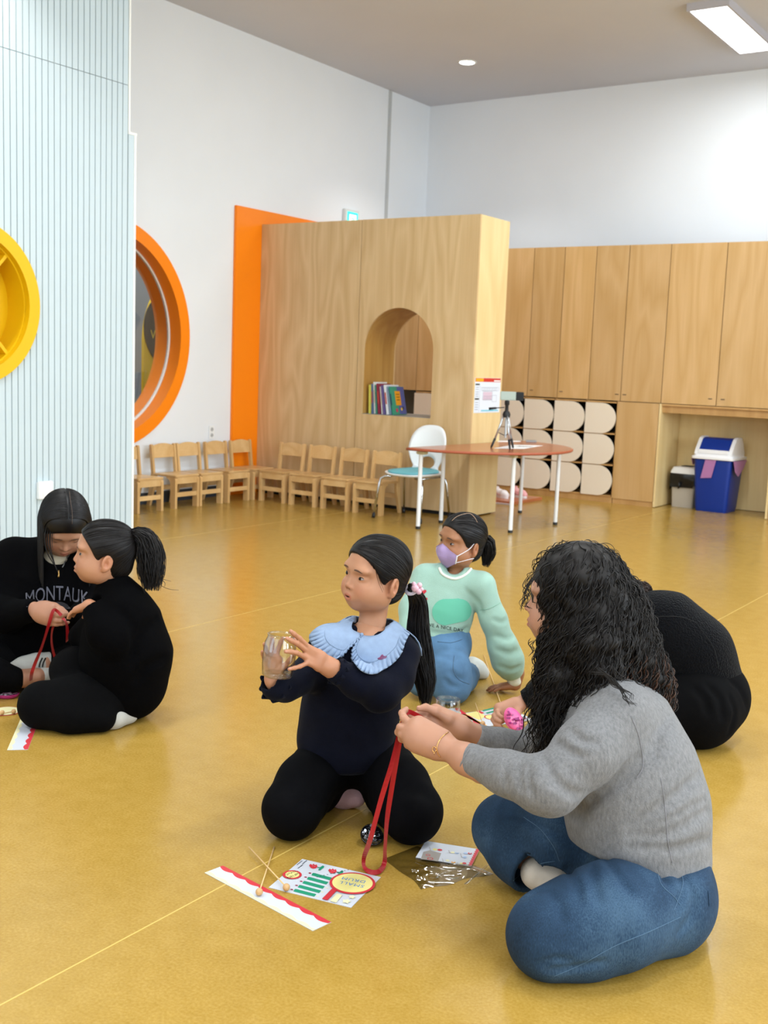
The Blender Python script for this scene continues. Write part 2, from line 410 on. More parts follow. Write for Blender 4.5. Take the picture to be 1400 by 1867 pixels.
MB().box(XS - .20, XS + .006, 5.734, 5.815, 2.845, 2.862).build('ledge', M_WTRIM, sw)

# round yellow shelf set into the striped wall
ys = thing('round_wall_shelf', 'round yellow wall shelf with slanting dividers on the striped wall', 'shelf', (XS, 4.415, 1.587))
def rp(name, r0, r1, x0, x1, m, parent):
    return MB().shape([arc(0, 0, r1, 0, 2 * PI, 80)[:-1], arc(0, 0, r0, 0, 2 * PI, 80)[:-1][::-1]], x1 - x0, lambda u, v, w: (x0 + w, u, v)).build(name, m, parent, math.radians(40))
rp('rim', 0.436, 0.52, -0.008, 0.035, M_YELLOW, ys)
rp('shell', 0.425, 0.4358, -0.19, -0.0085, M_YELLOW, ys)
MB().lathe([(0.0, 0), (0.425, 0), (0.425, .01), (0.0, .01)], 64, Rm=Matrix.Rotation(PI / 2, 3, 'Y'), c=(-.185, 0, 0)).build('back_panel', M_YELLOW, ys)
for a in (47, 133, 227, 313):
    d = MB().box(-.174, -.01, .03, .424, -.011, .011); Rm = Matrix.Rotation(math.radians(a), 3, 'X')
    d.v = [tuple(Rm @ Vector(p)) for p in d.v]; d.build('divider', M_YELLOW, ys)

def outlet(name, label, loc, rotz, rows=2):
    o = thing(name, label, 'outlet', loc, rotz)
    MB().box(0, .011, -.036, .036, -.062, .062, .003).build('plate', M_WHITEP, o)
    for k in range(rows):
        z = .027 - .054 * k
        MB().lathe([(.02, 0), (.019, .0015), (.0, .0015)], 20, Rm=Matrix.Rotation(PI / 2, 3, 'Y'), c=(.0112, 0, z)).build('socket', mat('socket_grey', '#b9bcbc', 0.5) if 'socket_grey' not in bpy.data.materials else bpy.data.materials['socket_grey'], o)
        h = MB()
        for s in (-.0075, .0075): h.ellip((.0132, s, z), (.002, .003, .003), 8, 6)
        h.build('socket_hole', M_BLACKP, o)
    return o
outlet('wall_outlet', 'white double wall outlet beside the orange facing above the small chairs', (XL, 7.735, 0.607), 0)
sb = thing('wall_switch_box', 'white box on the striped wall just behind the long-haired adult', 'switch', (XS, 4.985, .36))
MB().box(0, .035, -.06, .06, -.06, .06, .006).build('housing', M_WHITEP, sb); MB().box(.0352, .04, -.035, .035, -.04, .04, .002).build('rocker', M_WHITEP, sb)

# exit sign
ex = thing('exit_sign', 'small green lit exit sign on the white wall above the plywood partition', 'sign', (XL, 9.81, 2.80))
MB().box(0, .035, -.13, .13, -.11, .10, .006).build('housing', mat('sign_housing', '#d9dcda', 0.5), ex)
MB().box(.0352, .037, -.085, .105, -.09, .075).build('lit_face', mat('exit_green', '#2fd9c0', 0.5, emit=1.0), ex)
rn = MB()
rn.box(.0372, .0376, -.05, .075, -.06, .05)
rn.build('doorway_symbol', mat('exit_white', '#d8fffa', 0.5, emit=1.2), ex)
rn = MB(); rn.tube([(.038, .01, .0), (.038, .0, -.03), (.038, -.025, -.045)], .006, 6).tube([(.038, .01, 0), (.038, .03, -.05)], .006, 6).tube([(.038, -.02, .0), (.038, .012, .015), (.038, .04, .0)], .005, 6).ellip((.038, .02, .028), (.004, .009, .009), 8, 6)
rn.build('running_figure', mat('exit_dark_green', '#0f9a80', 0.5, emit=0.6), ex)

# ------------------------------------------------------------------ ceiling lamps
M_DIFF = mat('lamp_diffuser', '#ffffff', 0.5, emit=5.0); M_LFRAME = mat('lamp_frame', '#b9b6bc', 0.5)
def panel_lamp(x, y, vis, pw=1.0):
    o = thing('ceiling_light', 'long rectangular white panel light at the top right of the picture' if vis else 'unseen long panel light on the ceiling outside the picture', 'ceiling light', (x, y, ZC), 0, None if vis else 'panel lights on the ceiling')
    f = MB()
    for s in (-1, 1):
        f.box(min(s * .15, s * .172), max(s * .15, s * .172), -.70, .70, -.06, 0); f.box(-.15, .15, min(s * .678, s * .70), max(s * .678, s * .70), -.06, 0)
    f.build('frame', M_LFRAME, o)
    MB().box(-.1498, .1498, -.6778, .6778, -.054, -.002).build('diffuser', M_DIFF, o)
    l = area_light('lamp_light', (x, y, ZC - .07), (0, 0, -1), .3, 1.35, LAMP_POWER * pw, (0.88, 0.95, 1.0)); 
    return o
panel_lamp(-8.2, 6.9, False, 2.2)  # unseen lamp added behind the round window to brighten the welcome board
for x in (-3.187, -0.2, 2.8):
    for y in (9.816, 6.3, 2.8, -0.7): panel_lamp(x, y, x < -3 and y > 9, .65 if y > 9 else 1.2)
for k, (x, y) in enumerate(((-5.82, 9.86), (-5.82, 4.2), (-5.82, 0.5))):
    o = thing('downlight', 'round recessed downlight in the ceiling above the plywood partition', 'downlight', (x, y, ZC)) if k == 0 else thing('downlight', 'round recessed downlight outside the frame', 'downlight', (x, y, ZC), 0, 'downlights out of frame')
    MB().lathe([(.075, 0), (.095, 0), (.093, -.006), (.077, -.008)], 32, caps=False).build('trim_ring', M_WTRIM, o, True)
    MB().lathe([(0, -.004), (.074, -.004), (.074, -.0005), (0, -.0005)], 32).build('lens', mat('downlight_lens', '#ffffff', 0.5, emit=8.0) if k == 0 else bpy.data.materials['downlight_lens'], o)
    l = bpy.data.lights.new('downlight_light', 'SPOT'); l.energy = 60; l.spot_size = 1.9; l.spot_blend = .6; l.shadow_soft_size = .07; l.color = (1, .98, .95)
    lo_ = bpy.data.objects.new('downlight_light', l); COL.objects.link(lo_); lo_.location = (x, y, ZC - .03)

# ------------------------------------------------------------------ plywood partition with the arched opening
PX0, PX1, PY0, PY1, PH = -7.118, -4.734, 8.359, 8.884, 2.572
pt = thing('plywood_partition', 'tall birch plywood partition with an arched opening beside the orange wall facing', 'partition', (-5.926, 8.62, 0))
OR = (-5.926, 8.62, 0)
jx = -5.948
ax0, ax1, az0, azs = -5.884, -5.143, 0.84, 1.425; ar = (ax1 - ax0) / 2; acx = (ax0 + ax1) / 2
arch = [(ax0, az0), (ax1, az0)] + arc(acx, azs, ar, 0, PI, 28)
frontmap = lambda u, v, w: (u, PY0 + w, v)
MB().box(PX0, jx - .003, PY0, PY0 + .02, .035, PH).build('front_panel', M_PLY, pt, origin=OR)
MB().shape([[(jx + .003, .035), (PX1 - .0005, .035), (PX1 - .0005, PH), (jx + .003, PH)], arch[::-1]], .02, frontmap).build('front_panel', M_PLY, pt, origin=OR)
M_PLYLIT = wood('birch_plywood_lit', '#d9bd84', '#e6cf9a', rough=0.42, rings=0.8, rnd=0.03)  # lighter copy of the birch plywood, light from the right put into the colour
MB().box(PX1 - .02, PX1, PY0 + .0205, PY1, .012, PH).build('side_panel', M_PLYLIT, pt, origin=OR)
MB().box(PX0, PX1 - .021, PY0 + .021, PY1, PH - .02, PH - .001).build('top_panel', M_PLY, pt, origin=OR)
MB().shape([[(PX0, .035), (PX1 - .021, .035), (PX1 - .021, PH - .021), (PX0, PH - .021)], arch[::-1]], .02, lambda u, v, w: (u, PY1 - .02 + w, v)).build('back_panel', M_PLY, pt, origin=OR)
# arch lining
outer = [(ax0 - .012, az0 - .012), (ax1 + .012, az0 - .012)] + arc(acx, azs, ar + .012, 0, PI, 28)
M_PLYSHADE = wood('birch_plywood_shaded', '#a97c3a', '#bd9450', rough=0.42, rings=0.9, rnd=0.03, axis='Z')  # darker copy of the same plywood, shade inside the arch put into the colour
MB().shape([outer, arch[::-1]], PY1 - PY0 - .042, lambda u, v, w: (u, PY0 + .021 + w, v)).build('arch_lining', M_PLYSHADE, pt, math.radians(30), origin=OR)
MB().box(ax0 + .004, ax1 - .004, PY0 + .004, PY1 - .004, az0 + .0005, az0 + .004).build('sill', mat('grey_sill', '#8f928f', 0.4), pt, origin=OR)
MB().box(PX0 + .03, PX1 - .03, PY0 + .03, PY1 - .03, 0, .0345).build('plinth', M_DARK, pt, origin=OR)

# evacuation poster on the side of the partition
po = thing('evacuation_poster', 'evacuation plan poster with a red header on the end of the plywood partition', 'poster', (PX1, 8.63, 1.06))
def pm(x0, x1, y0, y1, z0, z1): return MB().box(x0, x1, y0, y1, z0, z1)
pm(.0003, .003, -.235, .225, -.15, .152).build('sheet', mat('poster_white', '#dfe9f4', 0.35), po)
M_RED = mat('print_red', '#c8352a', 0.5); M_PINK = mat('print_pink', '#d8c3d3', 0.5); M_GREY2 = mat('print_grey', '#8f95a3', 0.5); M_CYAN = mat('print_cyan', '#6fc3d8', 0.5)
M_DKG = mat('print_dark', '#3b3f3a', 0.5); M_GOLD = mat('print_gold', '#f0a81e', 0.5)
pm(.0031, .0034, -.232, .222, .117, .15).build('header', M_RED, po); pm(.0035, .0038, -.225, -.09, .119, .148).build('header_title', M_GOLD, po)
pm(.0035, .0038, .10, .215, .122, .133).build('header_note', M_WHITEP, po)
for z in (.095, -.03): MB().box(.0031, .0035, -.228, -.155, z - .007, z + .007).build('side_heading', M_DKG, po)
sd = MB()
for z in (.07, .052, .03, .012, -.006, -.06, -.08, -.10, -.12): sd.box(.0031, .0034, -.22, -.165, z - .0022, z + .0022)
for y in (-.148,): sd.box(.0031, .0034, y, y + .002, -.14, .105)
tag(sd.build('small_print', M_GREY2, po), kind='stuff')
fp = MB()
def rectline(y0, y1, z0, z1, w=.0022):
    for a in (z0, z1): fp.box(.0031, .0035, y0, y1, a - w / 2, a + w / 2)
    for a in (y0, y1): fp.box(.0031, .0035, a - w / 2, a + w / 2, z0, z1)
rectline(-.12, .19, .04, .07); rectline(-.09, .08, -.04, .035); rectline(.08, .16, -.055, .0)
for k in range(5): rectline(-.08 + .032 * k, -.056 + .032 * k, -.035, -.005)
for k in range(6): rectline(-.10 + .045 * k, -.07 + .045 * k, .045, .065)
tag(fp.build('floor_plan', M_GREY2, po), kind='stuff'); pm(.0031, .0033, -.085, .075, -.0385, .03).build('plan_shading', M_PINK, po)
pm(.0031, .0034, -.11, .20, -.138, -.126).build('footer', M_CYAN, po)

# ------------------------------------------------------------------ wall cabinets
CY = 10.51; CH = 2.535; UZ = 1.022
seams = [-7.13, -6.672, -6.329, -5.986, -5.643, -5.30, -4.957, -4.614, -4.271, -3.854, -3.315, -2.776, -2.237, -1.70]
for k, (a, c) in enumerate(zip(seams[:-1], seams[1:])):
    if c < -5.9 : lab, grp = 'tall upper birch cupboard hidden behind the plywood partition', 'upper cupboards behind the partition'
    elif a > -2.3: lab, grp = 'upper birch cupboard beyond the right edge of the picture', 'cupboards beyond the right edge'
    else:
        order = ['seen through the arched opening on its left', 'seen through the arched opening on its right', 'right beside the plywood partition', 'second from the partition', 'third from the partition', 'above the tall narrow door', 'above the left half of the bin alcove', 'above the right half of the bin alcove']
        i = seams.index(a) - 4; lab, grp = 'upper birch cupboard ' + order[max(0, min(7, i))], None
        if a < -5.65: lab, grp = 'upper birch cupboard just left of the arched opening view', None
    o = thing('upper_cupboard', lab, 'cupboard', ((a + c) / 2, CY, UZ), 0, grp)
    w = (c - a) / 2
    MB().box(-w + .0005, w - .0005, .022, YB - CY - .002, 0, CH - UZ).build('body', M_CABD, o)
    MB().box(-w + .0035, w - .0035, 0, .0215, .002, CH - UZ).build('door', M_CAB, o)
    hx = {-5.30: -.06, -4.957: .10, -4.614: .13, -4.271: -.16, -3.854: .19, -3.315: -.21}.get(a)
    if a in (-4.957,): hx = -w + .05
    if hx is not None:
        hx = {-4.957: -w + .04, -4.614: w - .04, -4.271: -w + .04, -3.854: w - .06, -3.315: -w + .06}.get(a, -w + .05)
        MB().box(hx - .018, hx + .018, -.004, -.0002, .062, .069).build('handle', M_BLACKP if a > -4.7 else M_STEEL, o)
# cubby unit with half-moon doors: one unit per column
cubs = [-6.68, -6.34, -6.0, -5.657, -5.315, -4.973, -4.63, -4.297]
for k, (a, c) in enumerate(zip(cubs[:-1], cubs[1:])):
    vis = {3: 'seen through the arched opening', 4: 'behind the shoes beside the partition', 5: 'behind the half round table', 6: 'next to the tall narrow door'}.get(k)
    lab = 'birch shoe cubby column with three half-moon doors ' + (vis or 'hidden behind the partition')
    o = thing('shoe_cubby', lab, 'cubby', ((a + c) / 2, CY, 0), 0, None if vis else 'cubby columns behind the partition')
    w = (c - a) / 2
    MB().box(-w + .0005, w - .0005, .30, .32, .062, UZ - .002).build('back', M_DARK, o)
    for s in (-1, 1): MB().box(min(s * (w - .001), s * (w - .012)), max(s * (w - .001), s * (w - .012)), .02, .2995, .062, UZ - .002).build('side', M_CABX, o)
    for z in (.062, .372, .684, .998): MB().box(-w + .0125, w - .0125, .004 if z > .1 else .0, .2995, z, z + .014).build('shelf', M_CABX, o)
    MB().box(-w + .0005, w - .0005, .012, .30, 0, .061).build('plinth', M_CABX, o)
    for z in (.068, .380, .692):
        h = .303; r = h / 2; x0 = -w + .002; x1 = w - .006
        lp = [(x0, z), (x1 - r, z)] + arc(x1 - r, z + r, r, -PI / 2, PI / 2, 20)[1:-1] + [(x1 - r, z + h), (x0, z + h)]
        MB().shape([lp], .016, lambda u, v, ww: (u, -.014 + ww, v)).build('half_moon_door', M_MOON, o)
# tall narrow door under the cupboards
td = thing('tall_cupboard', 'tall narrow birch cupboard door between the half-moon cubbies and the bin alcove', 'cupboard', (-4.075, CY, 0))
MB().box(-.2205, .20, .022, .45, .055, UZ - .003).build('body', M_CABX, td); MB().box(-.2195, .205, 0, .0215, .052, UZ - .006).build('door', M_CAB, td)
MB().box(-.215, .205, .012, .40, 0, .05).build('plinth', M_CABX, td)
# bin alcove
al = thing('bin_alcove', 'open birch alcove under the cupboards where the two bins stand', 'alcove', (-3.32, CY, 0))
MB().box(-.5445, -.525, 0, .575, 0.006, UZ - .004).build('side_panel', M_PLYLIT, al); MB().box(.541, .5605, 0, .575, 0.006, UZ - .004).build('side_panel', M_PLYLIT, al)
MB().box(-.5245, .5405, .56, .575, 0.004, UZ - .004).build('back_panel', M_PLYLIT, al)
MB().box(-.5245, .5405, .03, .559, UZ - .09, UZ - .004).build('ceiling_panel', M_CABX, al)
MB().box(-.5245, .5405, .002, .0295, UZ - .022, UZ - .004).build('rail', M_CABX, al)
MB().lathe([(0, 0), (.008, 0), (.007, .003), (0, .003)], 12, Rm=Matrix.Rotation(PI / 2, 3, 'X'), c=(.46, .5595, .03)).build('cap', M_WHITEP, al)
rc = thing('low_cupboard', 'low birch cupboard at the right edge of the picture past the alcove', 'cupboard', (-2.23, CY, 0))
MB().box(-.528, .53, .022, .45, .055, UZ - .004).build('body', M_CABX, rc); MB().box(-.526, .528, 0, .0215, .052, UZ - .006).build('door', M_CAB, rc); MB().box(-.526, .528, .012, .40, 0, .05).build('plinth', M_CABX, rc)
# ------------------------------------------------------------------ small wooden chairs
def make_kid_chair():
    o = thing('kid_chair', 'x', 'chair', (0, 0, 0), 0, 'small wooden chairs along the walls')
    w, d, h = .148, .30, .287       # half width, depth, seat height ; front edge at y = 0, faces -y
    MB().box(-w + .002, w - .002, .0, d - .02, h - .018, h, .005).build('seat', M_BEECHX, o)
    for s in (-1, 1):
        x0, x1 = sorted((s * w, s * (w - .026)))
        # front leg with a rounded upper corner
        lp = [(.004, 0), (.058, 0), (.064, h - .075)] + arc(.11, h - .075, .046, PI, PI / 2, 5)[1:] + [(.11, h - .0185), (.03, h - .0185)] + arc(.03, h - .045, .0265, PI / 2, PI, 5)[1:]
        MB().shape([lp], x1 - x0, lambda u, v, q: (x0 + q, u, v)).build('leg', M_BEECH, o)
        lp = [(d - .06, h - .0185), (d - .052, h - .08), (d + .012, 0), (d + .047, 0), (d - .004, h), (d + .022, .515)] + arc(d + .008, .52, .014, 0, PI, 5) + [(d - .034, h), (d - .034, h - .0185)]
        x0b, x1b = sorted((s * (w - .0002), s * (w - .024)))
        MB().shape([lp], x1b - x0b, lambda u, v, q: (x0b + q, u, v)).build('leg', M_BEECH, o)
    MB().box(-w + .0265, w - .0265, .008, .024, h - .075, h - .0185).build('apron', M_BEECHX, o)
    MB().box(-w + .0265, w - .0265, .010, .026, .10, .138).build('rail', M_BEECHX, o)
    MB().box(-w + .0245, w - .0245, d - .01, d + .004, .13, .17).build('rail', M_BEECHX, o)
    top = [(-w + .0245, .415), (w - .0245, .415), (w - .0245, .517)] + [(u, .517 + .022 * math.cos(u / (w - .0245) * PI / 2)) for u in np.linspace(w - .03, -w + .03, 12)] + [(-w + .0245, .517)]
    def bm_(u, v, q): return (u, d - .008 + q + .018 * (1 - (u / w) ** 2) * 0 + (v - .415) * .08, v)
    MB().shape([top], .016, bm_).build('backrest', M_BEECHX, o)
    return o
kc0 = make_kid_chair(); kc_used = [False]
def kid_chair(x, y, rz, label):
    o = kc0 if not kc_used[0] else copy_tree(kc0); kc_used[0] = True
    o.location = (x, y, 0); o.rotation_euler = (0, 0, rz); o['label'] = label
for x, y, l in ((-6.735, 6.572, 'small wooden chair nearest the striped wall, cut off by it'), (-6.745, 7.015, 'second small wooden chair from the striped wall, under the round window'),
                (-6.74, 7.318, 'third small wooden chair from the striped wall, left of the wall outlet'), (-6.73, 7.668, 'small wooden chair against the left wall just before the orange facing'),
                (-6.735, 8.02, 'small wooden chair standing in the corner against the orange facing')):
    kid_chair(x, y, PI / 2, l)
for x, l in ((-6.531, 'leftmost of the four small wooden chairs against the plywood partition'), (-6.177, 'second from the left of the chairs against the partition'),
             (-5.815, 'third from the left of the chairs against the partition'), (-5.462, 'small wooden chair against the partition half behind the white chair')):
    kid_chair(x, 7.878, 0, l)

# ------------------------------------------------------------------ half-round table
M_TOP = wood('table_laminate', '#a05c38', '#ad6842', rough=0.22, rings=0.5, rnd=0.02, axis='Y'); M_TEDGE = mat('table_edge', '#a4553a', 0.4)
tb = thing('half_round_table', 'half-round table with a reddish brown top and white tube legs', 'table', (-4.715, 8.30, 0), math.radians(-4))
R0 = .875; TZ = .65
half = [(0, -R0), ] + arc(0, 0, R0, -PI / 2, PI / 2, 48)[1:]
MB().shape([half], .022, lambda u, v, w: (u, v, TZ - .022 + w)).build('tabletop', [M_TOP], tb)
e = MB(); e.tube([(u + 0.0, v, TZ - .011) for u, v in half], .0112, 6, flat=1.0); e.build('edge_band', M_TEDGE, tb, True)
for a, r in ((-84, .80), (-28, .77), (28, .77), (84, .78)):
    x, yv = r * math.cos(math.radians(a)), r * math.sin(math.radians(a)); x = max(x, .04)
    lg = MB().lathe([(.0, 0.0), (.017, 0.0), (.017, TZ - .0225), (0, TZ - .0225)], 16, c=(x, yv, 0)).build('leg', M_LEGW, tb, math.radians(40))
    MB().lathe([(.0172, -.0), (.0195, 0.0), (.0195, .022), (.0172, .022)], 16, c=(x, yv, 0.0005), caps=False).build('foot_cap', M_BLACKP, lg)
    MB().box(x - .03, x + .05 if x < .5 else x + .02, yv - .03, yv + .03, TZ - .05, TZ - .0224, .006).build('bracket', mat('bracket_beige', '#c9bf96', 0.5) if 'bracket_beige' not in bpy.data.materials else bpy.data.materials['bracket_beige'], lg)
lg = MB().lathe([(.0, 0.0), (.017, 0.0), (.017, TZ - .0225), (0, TZ - .0225)], 16, c=(.0, -.36, 0)).build('leg', M_LEGW, tb, math.radians(40))
MB().lathe([(.0172, -.0), (.0195, 0.0), (.0195, .022), (.0172, .022)], 16, c=(.0, -.36, 0.0005), caps=False).build('foot_cap', M_BLACKP, lg)

# ------------------------------------------------------------------ white shell chair (faces -y)
M_SHELL = mat('white_shell', '#eef2f4', 0.3); M_TEAL = mat('teal_cushion', '#6fb4bd', 0.85, bump=.2, bscale=300)
wc = thing('shell_chair', 'white plastic shell chair with an oval hole in its back and a teal seat pad', 'chair', (-5.058, 7.985, 0), math.radians(0))
N = 56
def loop(fn): return [fn(2 * PI * k / N) for k in range(N)]
def outer(a):
    c, s = math.cos(a), math.sin(a); w = .185; u = w * abs(c) ** .75 * (1 if c > 0 else -1); v = .215 * abs(s) ** .8 * (1 if s > 0 else -1)
    if v < 0: u *= 1 - .34 * (min(1, -v / .215)) ** 1.1
    return u, v + .575
def inner(a):
    c, s = math.cos(a), math.sin(a); return .078 * c, .052 * s + .468
def backp(u, v, off): return (u, .20 + (v - .40) * .20 + .05 * (u / .2) ** 2 * -1 + off, v)
rows = []
for t_ in np.linspace(0, 1, 7): rows.append([((1 - t_) * a[0] + t_ * b2[0], (1 - t_) * a[1] + t_ * b2[1]) for a, b2 in zip(loop(outer), loop(inner))])
mb = MB(); fr = [[backp(u, v, 0) for u, v in r] for r in rows]; bk = [[backp(u, v, .012) for u, v in r] for r in rows]
mb.ring_loft(fr + bk[::-1], close=True, caps=False)
mb.build('backrest', M_SHELL, wc, True)
def seatloop(r, z, dz=0):
    return [(r * .225 * abs(math.cos(a)) ** .7 * math.copysign(1, math.cos(a)), r * .215 * abs(math.sin(a)) ** .7 * math.copysign(1, math.sin(a)) - .0,
             z + .018 * (math.sin(a) * r) ** 3 * (1 if math.sin(a) > 0 else .6) + dz) for a in np.linspace(0, 2 * PI, 49)[:-1]]
MB().ring_loft([seatloop(.0001, .372), seatloop(.6, .372), seatloop(.92, .376), seatloop(1.0, .392), seatloop(.99, .40), seatloop(.9, .394), seatloop(.5, .39), seatloop(.0001, .39)], caps=False).build('seat', M_SHELL, wc, True)
MB().ring_loft([seatloop(.0001, .392), seatloop(.86, .393), seatloop(.90, .402), seatloop(.87, .412), seatloop(.6, .416), seatloop(.0001, .416)], caps=False).build('seat_pad', M_TEAL, wc, True)
for s in (-1, 1):
    MB().box(s * .10 - .025, s * .10 + .025, .165, .205, .37, .44, .008).build('back_bracket', M_SHELL, wc)
    for yy in (-1, 1):
        L = MB().tube([(s * .12, yy * .16, .362), (s * .17, yy * .17, .360), (s * .205, yy * .185, .34), (s * .215, yy * .195, .30), (s * .235, yy * .235, .02)], .0105, 10).build('leg', M_STEEL, wc, True)
        MB().tube([(s * .2335, yy * .232, .04), (s * .2352, yy * .236, .0015)], .0145, 10).build('foot_cap', M_BLACKP, L, True)
MB().tube([(-.17, -.15, .358), (-.17, .15, .358)], .009, 8).tube([(.17, -.15, .358), (.17, .15, .358)], .009, 8).build('seat_frame', M_STEEL, wc, True)

# ------------------------------------------------------------------ tripod with a phone, papers on the table
tp_c = F(920, 818, TZ); tp = thing('camera_tripod', 'small silver and black tripod standing on the half round table', 'tripod', (tp_c[0], tp_c[1], TZ))
hz = .30
for a in (205, 320, 80):
    ca, sa = math.cos(math.radians(a)), math.sin(math.radians(a))
    L = MB().tube([(ca * .022, sa * .022, hz - .03), (ca * .085, sa * .085, .07)], .0085, 8).build('leg', M_ALU, tp, True)
    MB().tube([(ca * .083, sa * .083, .078), (ca * .108, sa * .108, .012), (ca * .112, sa * .112, .001)], [.011, .009, .006], 8).build('foot', M_BLACKP, L, True)
    MB().tube([(ca * .06, sa * .06, .13), (0, 0, .105)], .003, 6).build('brace', M_BLACKP, L, True)
MB().lathe([(0, .09), (.010, .09), (.010, hz), (0, hz)], 12).build('column', M_ALU, tp, math.radians(40))
MB().lathe([(0, hz - .045), (.028, hz - .045), (.033, hz - .02), (.026, hz), (.015, hz + .01), (.014, hz + .05), (.02, hz + .06), (.02, hz + .09), (0, hz + .09)], 16).build('head', M_BLACKP, tp, math.radians(40))
vr = CAMR[0].copy(); vr[2] = 0; vr /= np.linalg.norm(vr); vf = np.array([-vr[1], vr[0], 0])
h = MB().tube([-vr * .02 + [0, 0, hz + .035], -vr * .09 + [0, 0, hz + .028]], .004, 6).tube([-vr * .085 + [0, 0, hz + .028], -vr * .145 + [0, 0, hz + .02]], [.009, .011], 8)
h.build('pan_handle', M_BLACKP, tp, True)
MB().rbox((0, 0, hz + .115), (.012, .018, .028), math.atan2(vr[1], vr[0]), .003).build('phone_clamp', M_BLACKP, tp)
ph = thing('phone', 'pale phone held sideways in the tripod clamp', 'phone', (tp_c[0] + vr[0] * .03, tp_c[1] + vr[1] * .03, TZ + hz + .125), math.atan2(vr[1], vr[0]))
MB().box(-.09, .04, -.028, -.019, -.030, .040, .004).build('body', mat('phone_back', '#a3b2aa', 0.35), ph)
MB().box(.035, .10, -.031, -.018, -.030, .040, .004).build('screen_cover', mat('dark_glass', '#121418', 0.1), ph)
M_PAPER = mat('paper', '#eef0f2', 0.6); M_INK = mat('ink', '#33363c', 0.6)
def flat_thing(name, label, cat, corners, m=M_PAPER, th=.0008, z=0.0, part='sheet', group=None):
    P = [np.array(p, float) for p in corners]; c = sum(P) / len(P)
    o = thing(name, label, cat, (c[0], c[1], z), 0, group)
    MB().shape([[(p[0] - c[0], p[1] - c[1]) for p in P]], th, lambda u, v, w: (u, v, w + .0004)).build(part, m, o)
    return o, c
p1, c1 = flat_thing('paper_sheet', 'white printed paper lying on the half round table beneath the tripod', 'paper', [F(900, 817.5, TZ), F(935, 811, TZ), F(990, 812.5, TZ), F(955, 818.5, TZ)], z=TZ)
mk = MB()
for k in range(4):
    a = F(948 + k * 6, 814 + .2 * k, TZ) - c1; mk.box(a[0] - .02, a[0] + .02, a[1] - .03, a[1] + .03, .0013, .0016)
mk.build('printed_block', M_INK, p1)
p2, c2 = flat_thing('paper_sheet', 'white paper near the back of the half round table', 'paper', [F(907, 806, TZ), F(950, 805.6, TZ), F(948, 803.8, TZ), F(908, 803.6, TZ)], z=TZ)
fp_ = F(968, 806.5, TZ); pn = thing('pen_case', 'small grey pen case at the back of the table', 'case', (fp_[0], fp_[1], TZ), .6)
MB().box(-.05, .05, -.02, .02, .0005, .018, .006).build('case_body', mat('case_grey', '#9a9a98', 0.5), pn); MB().box(-.048, .048, -.003, .003, .018, .0195).build('zip', M_BLACKP, pn)

# ------------------------------------------------------------------ low step and shoes beside the partition
M_STEP = wood('red_step', '#a8613c', '#b87048', rough=0.3, rings=0.5, rnd=0.02, axis='X')
st = thing('shoe_step', 'low reddish wooden step on the floor behind the end of the partition', 'step', (-5.10, 9.86, 0))
MB().box(-.42, .21, -.33, .30, .0, .03, .003).build('board', M_STEP, st); MB().box(-.42, .215, -.365, -.331, 0, .012).build('edge_strip', mat('pale_strip', '#cfc4c9', 0.4), st)
M_SHOEW = mat('shoe_white', '#e9e5e6', 0.5); M_SHOEP = mat('shoe_pink', '#e6a9ac', 0.55)
